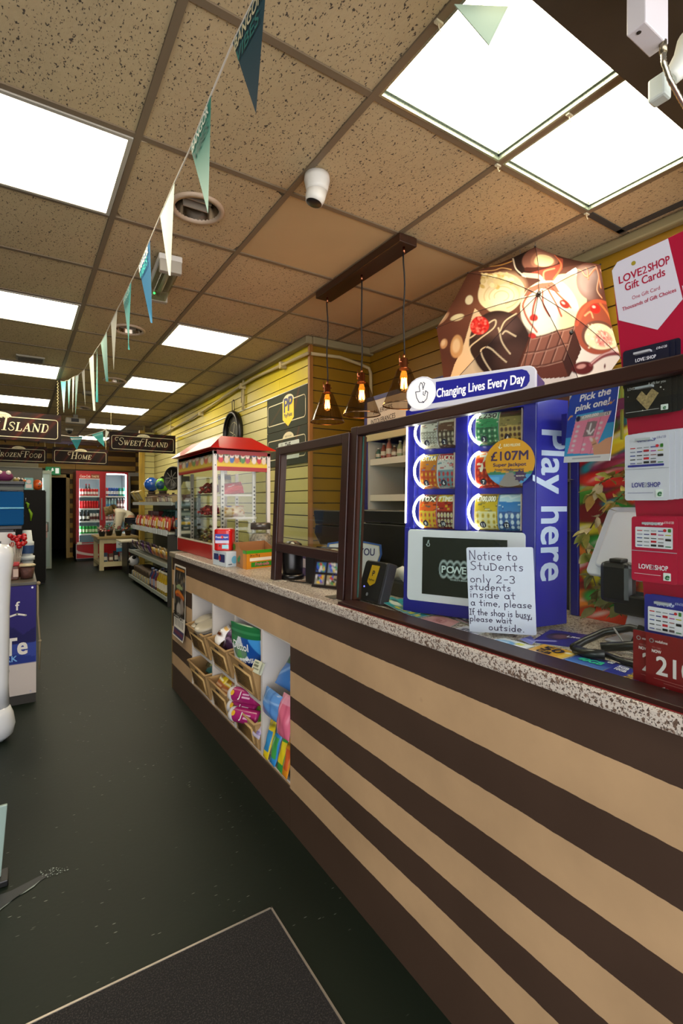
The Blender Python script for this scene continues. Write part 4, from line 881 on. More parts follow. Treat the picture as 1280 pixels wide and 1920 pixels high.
def shelve(protos, z, x, y0, y1, step, rows=1, xstep=.09, tilt=0, jitter=.012, spin=.05):
    z += abs(tilt)*.07
    y = y1; i = 0; used = set()
    while y > y0:
        for r_ in range(rows):
            p_ = protos[(i+r_) % len(protos)] if not callable(protos) else protos(y)
            o = p_ if p_ not in used else dup(p_, (0, 0, 0))
            used.add(p_); o.location = (x+r_*xstep+rnd.uniform(-jitter, jitter)*.6, y+rnd.uniform(-jitter, jitter)*.5, z+.001); o.rotation_euler = (0, tilt, rnd.uniform(-spin, spin))
        y -= step; i += 1
    for p_ in set(protos):
        base = p_['label']
        for k, o in enumerate(sorted([o for o in used_all(base)], key=lambda o: (o.location.y+ (o.location.x-x)*.01))):
            o['label'] = base+', '+('nearest' if k == 0 else ORD[k]+' from the near end')
def used_all(base): return [o for o in bpy.data.objects if o.get('label') == base]
G1 = 'packs on the top shelf of the metal shelving'
shelve([packet('carton', 'yellow and brown carton leaning on the top metal shelf', 'box', G1, .22, .06, .15, '9a8428', 'c9b878', 'box')], 1.265, gx0+.12, 8.05, 8.6, .26, 1, tilt=-.5)
shelve([packet('snack_box', 'flat brown box on the top metal shelf between the balls', 'box', G1, .11, .12, .08, '6a5238', 'a89a78', 'box')], 1.256, gx0+.14, 7.28, 7.75, .125, 1, .13, -.15, .004)
shelve([packet('sweet_box', 'small cream and brown box on the top metal shelf', 'box', G1, .10, .12, .07, '8a7a58', 'd8cfae', 'box'), packet('sweet_box', 'small dark maroon box on the top metal shelf', 'box', G1, .10, .12, .09, '4a2a2a', 'b8a8a0', 'box'), packet('sweet_box', 'small grey box on the top metal shelf', 'box', G1, .10, .12, .08, '6d675c', 'c9c4b8', 'box')], 1.256, gx0+.14, 6.3, 7.0, .115, 2, .13, -.15, .004)
G2 = 'sweet bags on the third shelf of the metal shelving'
shelve([packet('sweet_bag', 'orange and white sweet bag on the third shelf', 'packet', G2, .112, .045, .17, 'c9562a', 'e6d2b8'), packet('sweet_bag', 'yellow sweet bag on the third shelf', 'packet', G2, .112, .045, .16, 'c9a22a', 'e0d8b0'), packet('sweet_bag', 'red sweet bag on the third shelf', 'packet', G2, .112, .045, .18, 'a8242a', 'e8c8b8')], .885, gx0+.09, 6.35, 8.5, .135, 2, .11, .1)
shelve([packet('carton', 'dark red carton at the back of the third shelf', 'box', 'dark red cartons on the shelving', .16, .08, .24, '7a1c22', 'a83a3a', 'box')], .885, gx0+.315, 7.75, 8.5, .19, 1, jitter=.003)
shelve([packet('canister', 'dark green canister at the back of the third shelf', 'canister', 'green canisters on the shelving', .13, .13, .27, '2a4a40', '3a6a58', 'bottle')], .885, gx0+.29, 6.5, 7.5, .17, 1, jitter=.003)
G3 = 'packs on the second shelf of the metal shelving'
shelve([packet('sweet_bag', 'purple and white packet on the second metal shelf', 'packet', G3, .112, .045, .15, '4a2a5a', 'c9b8d0'), packet('sweet_bag', 'brown and white packet on the second metal shelf', 'packet', G3, .112, .045, .14, '7a6a52', 'd8d0bc'), packet('sweet_bag', 'dark pale-printed packet on the second metal shelf', 'packet', G3, .112, .045, .15, '33282c', 'b8a888')], .50, gx0+.08, 7.2, 8.5, .13, 2, .11, -.45)
shelve([packet('sweet_bag', 'yellow and orange packet on the second metal shelf', 'packet', G3, .112, .05, .13, 'b8922a', 'd86a2a'), packet('sweet_bag', 'cream and red packet on the second metal shelf', 'packet', G3, .112, .05, .14, 'b8ac88', '8a2a2a')], .50, gx0+.08, 6.35, 7.15, .13, 2, .11, -.4)
G4 = 'goods on the bottom shelf of the metal shelving'
shelve([packet('foil_roll', 'pale roll lying on the bottom metal shelf', 'roll', G4, .085, .26, .085, 'a8a888', '8a9ab0', 'roll'), packet('foil_roll', 'brown-ended roll lying on the bottom metal shelf', 'roll', G4, .085, .26, .085, '8a7a58', 'c9b07a', 'roll')], .10, gx0+.15, 7.3, 8.5, .09, 1, jitter=.002, spin=0)
shelve([packet('foil_roll', 'dark-ended roll stacked on the lower rolls', 'roll', G4, .085, .24, .085, '6a5a48', '3a2a22', 'roll')], .188, gx0+.15, 7.35, 8.4, .09, 1, jitter=.002, spin=0)
shelve([packet('bottle', 'blue bottle standing on the bottom metal shelf', 'bottle', G4, .09, .09, .26, '2a3a6a', '8a98b8', 'bottle'), packet('bottle', 'dark red bottle standing on the bottom metal shelf', 'bottle', G4, .09, .09, .24, '6a2a3a', 'b89a8a', 'bottle')], .10, gx0+.06, 6.85, 7.22, .10, 2, .11, jitter=.003)
shelve([packet('bottle', 'yellow white-capped bottle on the bottom metal shelf', 'bottle', G4, .085, .085, .27, 'b89a1e', 'e0dcc8', 'bottle')], .10, gx0+.06, 6.32, 6.8, .10, 2, .11, jitter=.003)
q = thing('football', 'white and black toy ball at the far end of the bottom metal shelf', 'ball', (1.56, 8.6, .3)); B().ball((1.56, 8.58, .30+.02), .085).done('ball', M('c9ccd2', .3), q); B().ball((1.49, 8.56, .32), .03).ball((1.55, 8.52, .38), .03).done('patch', black, q)
q = thing('toy_ball', 'shiny blue ball on top of the metal shelving', 'ball', (1.65, 7.88, 1.43)); B().ball((1.70, 7.96, 1.535), .108, 28, 16).done('ball', M('1f4fa8', .15, coat=.5), q); B().cyl((1.595, 7.91, 1.56), (1.60, 7.91, 1.56), .012, n=10).done('valve', M('10306a', .4), q)
q = thing('toy_ball', 'lime green ball with dark stripes on top of the metal shelving', 'ball', (1.65, 7.14, 1.41)); B().ball((1.71, 7.30, 1.51), .10, 28, 16).done('ball', M('6fc81e', .25), q)
strokes('stripe', [(arc(0, 0, .1, .1, 60, 190, 14), .03)], black, q, frame((1.705, 7.25, 1.51), (.3, -1, 0), (0, 0, 1)), .012); B().ball((1.66, 7.23, 1.50), .06).done('blue_panel', M('1d4a6a', .3), q)
for nm, x, y, z in (('ball_rest', 1.63, 7.96, 1.325), ('ball_rest', 1.64, 7.30, 1.325)):
    q = thing('ball_tray', 'flat dark tray under the %s on the top shelf' % ('blue ball' if y > 7.5 else 'green ball'), 'tray', (x, y, 1.255))
    B().box(x+.01, x+.14, y-.06, y+.06, 1.2562, z+.06).done('tray', M('4a3a2c', .6), q); B().lathe([(.05, z+.06), (.055, z+.10), (.048, z+.10), (.04, z+.065)], 16, o=(x+.07, y, 0)).done('ring', M('3a2c22', .6), q)
q = thing('wheel_trim', 'black wheel trim with silver star spokes above the shelving end', 'wheel trim', (1.72, 6.6, 1.6))
B().lathe([(.145, 0), (.158, .01), (.158, .05), (.145, .06), (.137, .03), (.0001, .045)], 30, 0, o=(1.74, 6.76, 1.575), ax=(-.85, -.5, .05)).done('disc', M('161614', .4), q)
f_ = frame((1.70, 6.734, 1.578), (.5, -.85, 0), (0, 0, 1))
strokes('spoke', [([(.02*math.cos(a), .02*math.sin(a)), (.10*math.cos(a), .10*math.sin(a))], .012) for a in [k*math.pi/4 for k in range(8)]], M('9a9890', .3, .6), q, (f_[0], f_[1], f_[2]), .02)
B().box(1.74, 1.93, 6.76, 6.79, 1.54, 1.61).done('bracket', dkb, q)
hk = thing('clip_strip', 'wire rack holding dark teal packs on the near end of the shelving', 'rack', (1.6, 6.12, 1.1))
B().tube([(1.62, 6.165, .9), (1.62, 6.165, 1.36)], .006, 6).tube([(1.80, 6.165, .9), (1.80, 6.165, 1.36)], .006, 6).done('wire', M('6a6a60', .4, .5), hk)
for i, (z, c1, c2, lb) in enumerate(((1.27, '1f3a40', '5a7a88', 'topmost dark teal pack on the shelving end'), (1.16, '22404a', '8a9a98', 'second dark teal pack on the shelving end'), (1.05, '2a4a58', 'c9a822', 'teal pack with yellow print on the shelving end'), (.94, '1c2c30', 'd8d4c8', 'lowest dark pack with white print on the shelving end'))):
    q = thing('hanging_pack', lb, 'packet', (1.7, 6.13, z)); box('pack', M(c1, .35), q, 1.58, 1.84, 6.11, 6.15, z-.09, z, .01)
    box('print_panel', M(c2, .4), q, 1.62, 1.78, 6.108, 6.11, z-.06, z-.025); B().tube([(1.71, 6.165, z+.01), (1.71, 6.12, z+.005)], .003, 5).box(1.68, 1.74, 6.125, 6.135, z-.005, z+.02).done('hang_tab', M('b8b8b0', .5), q)

# =====================================================  LEFT SIDE
bk = M('0b0a09', .6, spec=.2, name='black_cabinet')
t = thing('tall_cabinet', 'tall black cabinet in the left aisle with a handle', 'cabinet', (.1, 9.3, 0))
box('body', bk, t, -.35, .345, 8.97, 9.6, 0.02, 1.45, .006); box('door', M('0f0e0d', .45), t, .345, .357, 9.0, 9.57, .05, 1.43); box('base', black, t, -.3, .34, 9.0, 9.58, 0, .03)
B().tube([(.357, 9.1, .80), (.385, 9.1, .80), (.385, 9.1, .95), (.357, 9.1, .95)], .008, 6).done('handle', M('3a342c', .4), t)
for (x, z0, z1, c_, lb) in ((.12, 1.17, 1.26, '6f9a1e', 'green toy hanging high on the black cabinet'), (.16, .98, 1.16, '7aa81e', 'long green toy hanging below the first on the black cabinet'), (.05, .96, 1.12, '4a3a34', 'dark toy hanging left on the black cabinet'), (.03, .86, .96, '5a6a2a', 'small green and white toy hanging lowest on the black cabinet')):
    q = thing('hanging_toy', lb, 'toy', (x, 8.95, z0))
    B().tube([(x-.03, 8.945, z1), (x, 8.945, (z0+z1)/2+.02), (x-.006, 8.945, z0)], [.012, .022, .01], 8).done('toy', M(c_, .4), q); B().tube([(x-.03, 8.955, z1+.06), (x-.03, 8.955, z1)], .003, 5).cyl((x-.03, 8.972, z1+.06), (x-.03, 8.95, z1+.06), .006, n=8).done('hook', steel, q)
q = thing('toy_packet', 'pale blue toy packet on top of the black cabinet', 'packet', (.135, 9.1, 1.45)); B().obox(frame((.07, 9.12, 1.451), (1, 0, 0), (-.05, .1, 1)), 0, .12, 0, .19, 0, .03).done('packet', M('7ab8bc', .35), q, .01)
flat('print', [[(.02, .03), (.10, .03), (.10, .09), (.02, .09)], circ(.06, .13, .03)], M('d8c8c8', .4), q, frame((.07, 9.085, 1.452), (1, 0, 0), (-.05, .1, 1)), .001)
q = thing('toy_ball', 'orange ball with a printed eye on top of the black cabinet', 'ball', (.23, 9.1, 1.45)); B().ball((.245, 9.16, 1.535), .084, 24, 14, sq=(.85, 1, 1)).done('ball', M('d2561a', .3), q)
B().ball((.275, 9.085, 1.55), .022, sq=(1, .5, 1)).done('eye', M('e8e4dc', .3), q); B().ball((.28, 9.07, 1.55), .009).ball((.262, 9.085, 1.51), .012, sq=(1.4, .6, .6)).done('pupil', black, q)
t = thing('upright_freezer', 'grey upright freezer with a glass door open at the end of the left aisle', 'freezer', (.0, 10.3, 0))
gy = M('6f7266', .5); box('cabinet', gy, t, -.55, .33, 9.75, 11.55, .02, 1.84, .006); box('plinth', black, t, -.5, .31, 9.8, 11.5, 0, .03)
box('edge_strip', black, t, .33, .335, 9.75, 9.80, .05, 1.84)
B().box(.33, .52, 10.86, 10.90, 0.02, .06).box(.33, .52, 10.86, 10.90, 1.80, 1.86).box(.33, .36, 10.86, 10.90, .06, 1.80).box(.49, .52, 10.86, 10.90, .06, 1.80).done('door', M('9ba89a', .45), t)
box('door_glass', M('9ab0a8', .2), t, .36, .49, 10.872, 10.888, .06, 1.80); box('lamp_strip', M('e8f4f0', .4, emit=2.5), t, .365, .378, 10.85, 10.87, .75, 1.72)
box('sticker', M('c9a8a0', .5), t, .40, .45, 10.868, 10.872, .60, .85)
# purple cabinet with drinks machine
def art(i):
    i.rect(0, 0, 1, .285, 'cfc6bf'); i.rect(0, .285, 1, .48, '3a4a9a'); i.rect(0, .48, 1, 1, '2f2a6a'); i.grad((0, .5), (0, 1), '3a3080', .5)
    i.poly([(0, .48), (.12, .60), (.2, .54), (.32, .64), (.42, .55), (.55, .66), (.66, .56), (.78, .67), (.9, .55), (1, .62), (1, .47), (0, .47)], '262458')
    i.poly([(.62, .285), (.83, .38), (1, .34), (1, .285)], '2a3a86'); i.rect(.66, .72, .8, 1, '453a86', .6)
t = thing('drinks_counter', 'purple and white printed counter unit at the left edge', 'counter', (-.3, 4.2, 0))
px0, px1, py0, py1, pz = -.62, .092, 3.68, 4.75, .757
box('body', M('3a3548', .5), t, px0, px1, py0+.003, py1, .06, pz-.02); box('plinth', M('35332f', .6), t, px0, px1-.002, py0+.01, py1, 0, .06); box('worktop', M('4a463e', .4), t, px0, px1+.004, py0-.004, py1, pz-.02, pz, .003)
fr = frame((px0, py0+.003, .06), (1, 0, 0), (0, 0, 1)); W_ = px1-px0; H_ = pz-.08
sheet('printed_front', W_, H_, 90, art, t, fr, .001, print_mat('counter_print', .5, 0, .12))
lw = M('e6e2da', .4)
text('WHITe', .15, lw, t, fr, W_-.045, H_*.375, .003, 'RIGHT', .035, fit=.36)
text('PARK', .05, M('7ab4ee', .4), t, fr, W_-.10, H_*.315, .003, 'RIGHT', .02)
text('f', .075, lw, t, fr, W_-.10, H_*.78, .003, bold=.02); strokes('chevron', [([(W_-.145, H_*.725), (W_-.10, H_*.745), (W_-.055, H_*.727)], .011)], lw, t, fr, .003)
flat('badge', [circ(W_-.185, .16, .045)], M('2a5a3a', .4), t, fr, .0025); flat('badge', [circ(W_-.185, .16, .032)], M('d8d4c8', .4), t, fr, .003); flat('leaf_mark', [[(W_-.205, .15), (W_-.19, .182), (W_-.183, .15)], [(W_-.178, .145), (W_-.168, .178), (W_-.16, .15)]], M('2a5a3a', .4), t, fr, .0035)
for (x, z) in ((px1-.02, pz-.035), (px1-.03, .075)): B().cyl((x, py0+.003, z), (x, py0-.003, z), .006, n=10).done('screw_cap', M('c9c4d0', .3, .5), t)
B().tube([(px1+.008, py0+.006, pz-.01), (px1+.009, py0+.006, .55), (px1+.02, py0+.006, .38), (px1+.016, py0+.006, .2)], .006, 6).ball((px1+.012, py0+.006, pz-.012), .012).ball((px1+.02, py0+.006, .38), .010).done('edge_cord', M('8a7d62', .6), t)
t = thing('slush_machine', 'slush drinks machine with a clear tank of blue slush', 'drinks machine', (-.3, 4.3, pz))
mx0, mx1, my0, my1 = -.55, .03, 4.13, 4.6
box('base_unit', M('2a2826', .4), t, mx0, mx1-.05, my0, my1, pz, 1.08, .01)
B().box(mx1-.13, mx1-.05, my0-.012, my0, pz+.0, 1.05).box(mx0, mx1-.13, my0-.012, my0, .99, 1.05).done('steel_frame', M('a09a90', .3, .6), t); 
for k in range(6): box('vent_slat', M('3a3632', .5), t, mx0+.05, mx1-.15, my0-.01, my0, .79+k*.03, .805+k*.03)
box('drip_tray', black, t, mx0, mx1-.01, my0-.06, my1, 1.07, 1.095, .004)
slush = M('0d4a7c', .6, spec=.06, name='blue_slush')
B().box(mx0, mx1, my0-.05, my1-.02, 1.096, 1.33).done('slush', slush, t, .012)
B().box(mx0+.002, mx1-.002, my0-.048, my1-.022, 1.331, 1.374).done('tank', clear, t)
B().tube([(mx0, my0-.056, 1.215), (mx1, my0-.056, 1.215)], .006, 6).done('tank_seam', M('6ab0d0', .3), t)
box('lid', black, t, mx0-.01, mx1+.008, my0-.06, my1, 1.375, 1.40, .006)
for (x, r_, c_, lb) in ((-.085, .05, '5a1040', 'purple furry toy on top of the slush machine'), (-.012, .02, '8a7a3a', 'small olive toy on the slush machine lid'), (.012, .017, '1a1614', 'small black toy on the slush machine lid'), (.032, .013, 'b85a1a', 'small orange toy at the right end of the slush machine lid')):
    q = thing('plush_toy', lb, 'toy', (x, 4.2, 1.40)); B().ball((x, 4.2+.03*(r_ < .03), 1.40+r_*.7), r_, 14, 8, sq=(1.1, 1, .75)).done('body', M(c_, .8), q); B().ball((x+r_*.5, 4.17, 1.40+r_*1.2), r_*.32).ball((x-r_*.5, 4.17, 1.40+r_*1.2), r_*.32).done('ear', M('c9c0b0', .8), q)
q = thing('sweet_tub', 'clear plastic tub of brown sweets on the purple counter', 'tub', (.045, 3.86, pz)); B().lathe([(.036, 0), (.046, .085)], 22, o=(.045, 3.86, pz), cap=False).lathe([(.036, .001), (.0001, .001)], 22, o=(.045, 3.86, pz), cap=False).done('tub', clear, q)
B().lathe([(.034, .003), (.043, .07), (.03, .078), (.0001, .08)], 22, o=(.045, 3.86, pz)).done('sweets', M('6a4038', .6, bump=(60, .6), vary=.4, vscale=60), q)['kind'] = 'stuff'; B().lathe([(.049, .083), (.05, .09), (.04, .096), (.0001, .096)], 22, o=(.045, 3.86, pz)).done('lid', M('b8ac8a', .3), q)
q = thing('sweet_jar', 'square jar of sweets with a red lid beside the clear tub', 'jar', (-.035, 3.86, pz)); box('jar', M('6a3a20', .35, vary=.6, vscale=40), q, -.075, .0, 3.82, 3.89, pz, pz+.09, .006); box('lid', M('a8121a', .4), q, -.078, .003, 3.815, 3.895, pz+.09, pz+.11, .004); box('label_print', M('c9b0a0', .5), q, -.03, -.002, 3.817, 3.82, pz+.02, pz+.07)
q = thing('lollipop_bunch', 'bunch of red lollipops standing behind the red-lidded jar', 'sweets', (-.01, 3.98, pz)); b = B()
B().lathe([(.03, 0), (.035, .09)], 14, o=(-.01, 3.98, pz)).done('pot', M('7a2a22', .5), q); rr = random.Random(5)
for k in range(14): b.ball((-.01+rr.uniform(-.04, .045), 3.98+rr.uniform(-.03, .03), pz+.24+rr.uniform(-.035, .04)), .017, 10, 6)
b.done('lollipop', M('a3141a', .25), q)['kind'] = 'stuff'; b = B()
for k in range(8): b.tube([(-.01+.004*k-.014, 3.98, pz+.08), (-.01+.010*k-.035, 3.98, pz+.23)], .0022, 5)
b.done('stick', M('cfc4b0', .5), q)
q = thing('paper_cups', 'stack of white and blue paper cups behind the lollipops', 'cups', (.05, 4.45, pz)); B().lathe([(.05, 0), (.05, .03), (.036, .03), (.045, .12), (.045, .135), (.036, .14), (.028, .22), (.0001, .22)], 18, o=(.052, 4.40, pz+.07)).done('cup', M('c4ccce', .5), q); B().lathe([(.0435, .05), (.0465, .11)], 18, o=(.052, 4.40, pz+.07), cap=False).done('print_band', M('2a4a7a', .5), q)
B().lathe([(.040, .001), (.040, .07)], 18, o=(.052, 4.40, pz)).done('cup', M('a8aeb0', .5), q)
q = thing('serving_tray', 'dark plastic tray at the back of the purple counter', 'tray', (.02, 4.66, pz)); B().box(-.12, .088, 4.62, 4.74, pz+.001, pz+.012).box(-.12, .088, 4.62, 4.625, pz+.001, pz+.07).box(.083, .088, 4.62, 4.74, pz+.001, pz+.07).done('tray', M('4a4f44', .5), q); box('rim', M('5c6256', .5), q, -.125, .091, 4.615, 4.627, pz+.065, pz+.075)
t = thing('white_post', 'glossy white rounded plastic post at the left edge', 'post', (-.105, 3.19, 0))
wp = M('d8dde2', .12, coat=.6, name='glossy_white'); ax_ = (-.105, 3.19, 0)
B().lathe([(.0001, 0), (.05, .004), (.082, .035), (.092, .085), (.082, .14), (.066, .18)], 30, o=ax_).done('base_bulb', wp, t); B().lathe([(.066, .178), (.061, .3), (.064, .5), (.066, .7), (.072, .86), (.082, .93), (.086, .975), (.078, 1.01), (.055, 1.032), (.0001, 1.04)], 30, o=ax_).done('shaft', wp, t)
t = thing('floor_board', 'pale green board standing on a black foot at the left edge of the floor', 'board', (-.2, 2.0, 0))
B().prism([(-.55, .02), (-.049, .02), (-.031, .253), (-.55, .253)], ((0, 2.0, 0), (1, 0, 0), (0, 0, 1)), .012).done('board', M('8fa59c', .35), t, .003); B().box(-.5, -.028, 1.96, 2.03, 0, .022).done('foot', black, t, .004)
t = thing('floor_patch', 'torn dark patch with a peeling pale edge on the green floor', 'floor patch', (0, 1.9, 0))
fl = frame((0, 0, .0015), (1, 0, 0), (0, 1, 0))
flat('patch', [[(-.35, 1.80), (-.05, 1.85), (-.03, 1.875), (.03, 1.905), (.065, 1.93), (.10, 1.95), (.06, 1.955), (-.02, 1.93), (-.35, 1.93)]], M('20262a', .5), t, fl, .0)
rr = random.Random(9); up_ = [(-.06, 1.848), (-.045, 1.862), (-.02, 1.880), (.0, 1.893), (.02, 1.903), (.045, 1.918), (.06, 1.93)]
flat('peeled_edge', [[(x, y) for x, y in up_]+[(x-.003-rr.uniform(0, .005), y-.004-rr.uniform(0, .006)) for x, y in up_[::-1]]]+[circ(.06+rr.uniform(0, .08), 1.932+rr.uniform(-.01, .035)+rr.uniform(0, .01), rr.uniform(.001, .003), 6) for _ in range(46)], M('8f9d98', .6), t, fl, .0008)
t = thing('door_mat', 'charcoal entrance mat with a thin metal edge set in the floor', 'mat', (.1, .8, 0))
B().box(-.9, .650, -1.6, 1.407, 0, .004).done('carpet', M('1a1817', .95, speck=((260, .52, .62, '3c3834'),), bump=(300, .6), name='mat_pile'), t)
B().box(-.9, .655, 1.407, 1.4125, 0, .006).box(.650, .6555, -1.6, 1.4125, 0, .006).done('metal_edge', M('a8a094', .35, .6), t)
# =====================================================  IN AND ON THE COUNTER
# poster on the stile at the far end
t = thing('poster', 'narrow tattered event poster taped to the far end of the striped counter', 'poster', (CX, 3.25, .6))
def poster_art(i):
    i.rect(.05, .26, .95, .97, '2a2622'); rnd_ = random.Random(2)
    for k in range(70): i.ell(rnd_.uniform(.08, .92), rnd_.uniform(.34, .86), rnd_.uniform(.02, .09), rnd_.uniform(.01, .045), rnd_.choice(('4a4640', '6b655a', '1c1a18', '8a7a5a', '5a4630', '38404a')), rnd_.uniform(0, 180), .8)
    i.rect(.12, .925, .88, .95, 'b8782a'); i.poly([(.2, .70), (.45, .74), (.75, .70), (.72, .67), (.25, .67)], '8a9a6a'); i.line([(.15, .60), (.35, .63), (.55, .62), (.85, .57)], .045, 'c8701e'); i.line([(.2, .575), (.5, .585), (.8, .54)], .03, 'a8481c')
    i.ell(.45, .38, .18, .1, 'a09a90'); i.ell(.7, .45, .14, .1, '8a8078'); i.rect(.05, .26, .95, .30, 'e0dccf')
    i.rect(.08, .12, .92, .25, 'ddd8ca'); i.rect(.05, .02, .95, .115, '3a3a5a')
    for k in range(6): i.rect(.12+.13*k, .15, .2+.13*k, .24, '5a5650', .7)
    i.rect(.1, .05, .9, .09, '7a2a2a', .6)
fr = frame((CX-.004, 3.385, .385), (0, -1, 0), (0, 0, 1)); pw, ph_ = .262, .465
def curl(x, y): return at(fr, x+.004*math.sin(y*14), y+(-.02+.0*y)*(x/pw)*(1 if y < .1 else .0)*0, -.001+.004+.004*math.sin(y*9+x*5)+(.012*(1-y/.1)**2 if y < .1 else 0))
sheet('printed_sheet', pw, ph_, 54, poster_art, t, fr, mat=print_mat('poster_paper', .5), warp=curl, bg='d8d2c2')
text('BELFAST', .055, M('26241f', .6), t, fr, pw/2, .125, .012, bold=.03, fit=.22)
# woven baskets
bas = M('b08d5a', .6, name='beige_basket', vary=.12, vscale=8); lat = M('755626', .65, name='woven_lattice', vary=.3, vscale=30)
def basket(cy0, z, w, tilt, label, h=.145, drop=0):
    t = thing('basket', label, 'basket', (CX, cy0, z), 0, 'beige baskets in the counter cubbies', local=True)
    d = .27; c_, s_ = math.cos(tilt), math.sin(tilt)
    P = lambda x, y, q: (x*c_-q*s_-.0, y, x*s_+q*c_)     # tips the rim outwards
    wb_, wt = w*.42, w*.455
    def shell(x0, x1, y0b, y1b, y0t, y1t, x0t, x1t): return [P(x0, y0b, .0), P(x1, y0b, 0), P(x1, y1b, 0), P(x0, y1b, 0), P(x0t, y0t, h), P(x1t, y0t, h), P(x1t, y1t, h), P(x0t, y1t, h)]
    o_ = shell(.0, d, -wb_, wb_, -wt, wt, -.018, d+.0); i_ = shell(.007, d-.007, -wb_+.007, wb_-.007, -wt+.007, wt-.007, -.010, d-.007)
    i_ = [(p[0], p[1], p[2]+(.006 if k < 4 else 0)) for k, p in enumerate(i_)]
    B().add(o_+i_, [(3, 2, 1, 0), (8, 9, 10, 11)]+[(k, (k+1) % 4, 4+(k+1) % 4, 4+k) for k in range(4)]+[(8+k, 12+k, 12+(k+1) % 4, 8+(k+1) % 4) for k in range(4)]+[(4+k, 4+(k+1) % 4, 12+(k+1) % 4, 12+k) for k in range(4)]).done('shell', bas, t, .003)
    r_ = B()
    for a, b_ in ((4, 5), (5, 6), (6, 7), (7, 4)): r_.tube([o_[a], o_[b_]], .006, 6)
    r_.done('rim', bas, t)
    # front lattice panel, recessed between raised frame bars
    f0, f1, f2, f3 = [Vector(o_[k]) for k in (3, 0, 4, 7)]
    def F(u, v, n_=0): p = (f0*(1-u)+f1*u)*(1-v)+(f3*(1-u)+f2*u)*v; nn_ = ((f3-f0).cross(f1-f0)).normalized(); nn_ = nn_ if nn_.x < 0 else -nn_; return p+nn_*n_
    b = B()
    for a, c2 in (((.14, .14), (.86, .14)), ((.86, .14), (.86, .72)), ((.86, .72), (.14, .72)), ((.14, .72), (.14, .14))): b.tube([F(*a, .002), F(*c2, .002)], .0055, 6)
    b.done('panel_frame', M('c0a068', .55), t)
    B().add([F(.14, .14, .001), F(.86, .14, .001), F(.86, .72, .001), F(.14, .72, .001)], [(0, 1, 2, 3)]).done('panel_back', M('5a431f', .8), t)
    b = B()
    for k in range(17): b.tube([F(.16+.68*k/16, .15, .003), F(.16+.68*k/16, .71, .003)], .0016, 4)
    for k in range(11): b.tube([F(.15, .17+.53*k/10, .005), F(.85, .17+.53*k/10, .005)], .0016, 4)
    b.done('lattice', lat, t)['kind'] = 'stuff'
    B().add([F(.40, .80, .002), F(.60, .80, .002), F(.60, .88, .002), F(.40, .88, .002)], [(0, 1, 2, 3)]).done('handle_slot', M('2a2016', .8), t)
    return t
mid = lambda a, c: (a+c)/2
basket(mid(3.004, 2.63), .394, .36, .16, 'beige basket in the far upper cubby, holding clear tubs')
basket(mid(2.63, 2.299), .394, .31, .14, 'beige basket in the second upper cubby, with an orange pack')
basket(mid(2.299, 1.985), .394, .30, .12, 'beige basket in the upper cubby under the big blue and green bag')
basket(mid(3.004, 2.63), .179, .36, .10, 'beige basket in the far lower cubby, with teal packets')
basket(mid(2.63, 2.299), .179, .31, .10, 'beige basket in the second lower cubby, with yellow packets')
basket(mid(2.299, 1.985), .179, .30, .04, 'beige basket in the lower cubby under the pink rolls', .12)
def bag(name, label, cat, fr, w, h, th, art, n=26, lettering=None):
    """pillow bag standing in frame fr (x right, y up, z out)"""
    t = thing(name, label, cat, fr[0])
    rr_ = random.Random(label)
    ph1, ph2 = rr_.uniform(0, 6), rr_.uniform(0, 6)
    def wp_(x, y):
        u_, v_ = x/w, y/h
        bul = th*(max(0, math.sin(math.pi*u_))**.55)*(max(0, math.sin(math.pi*v_))**.5)+.004*math.sin(7*u_+ph1+3*v_)*math.sin(9*v_+ph2)*math.sin(math.pi*v_)
        return at(fr, x-w/2, y, bul)
    sheet('printed_bag', w, h, n, art, t, fr, mat=print_mat('bag_film', .22), warp=wp_)
    B().add([at(fr, -w/2, 0, 0), at(fr, w/2, 0, 0), at(fr, w/2, h, 0), at(fr, -w/2, h, 0)], [(3, 2, 1, 0)]).done('bag_back', M('c8c8c8', .4), t)
    if lettering: lettering(t, lambda x, y, z: wp_(min(max(x+w/2, 0), w), y)+fr[1].cross(fr[2])*(.002+z))
    return t
out = lambda x, y, z, lean=.35, yaw=0: frame((x, y, z), (math.sin(yaw), -math.cos(yaw), 0), (lean*math.cos(yaw), lean*math.sin(yaw), 1))
# contents, upper row
for k, (y, z, x, r_) in enumerate(((2.86, .575, .905, .055), (2.74, .565, .875, .062), (2.89, .54, .885, .05), (2.80, .535, .95, .05))):
    q = thing('plastic_tub', ('clear round tub with a pale lid at the back of the far upper basket', 'clear round tub at the front of the far upper basket', 'clear round tub half buried in the far upper basket', 'clear round tub lowest in the far upper basket')[k], 'tub', (x, y, z)); ax_ = (-.35, -.1*(k % 2), 1)
    B().lathe([(r_*.8, -.05), (r_, .0)], 22, o=(x, y, z), ax=ax_, cap=False).done('tub', glass_mat('tub_plastic', (.85, .85, .8), .1, 1.4, .25) if 'tub_plastic' not in bpy.data.materials else bpy.data.materials['tub_plastic'], q); B().lathe([(r_*1.06, 0), (r_*1.06, .01), (r_*.9, .014), (.0001, .012)], 22, o=(x, y, z), ax=ax_).done('lid', M('b5ad98', .25), q)
    B().lathe([(r_*.76, -.049), (r_*.85, -.02), (.0001, -.018)], 16, o=(x, y, z), ax=ax_).done('contents', M('4a4440', .7, vary=.6, vscale=50), q); B().lathe([(r_*1.0, -.012), (r_*1.01, -.002)], 22, o=(x, y, z), ax=ax_, cap=False).done('lid_band', M('8a8270', .3), q)
bag('sweet_bag', 'orange packet with dark print in the second upper basket', 'packet', out(.862, 2.54, .515, .9, -.2), .12, .11, .03, lambda i: (i.ell(.5, .5, .35, .12, '5a2a10'), i.rect(.1, .75, .9, .9, 'f0c060')), 22)['label']
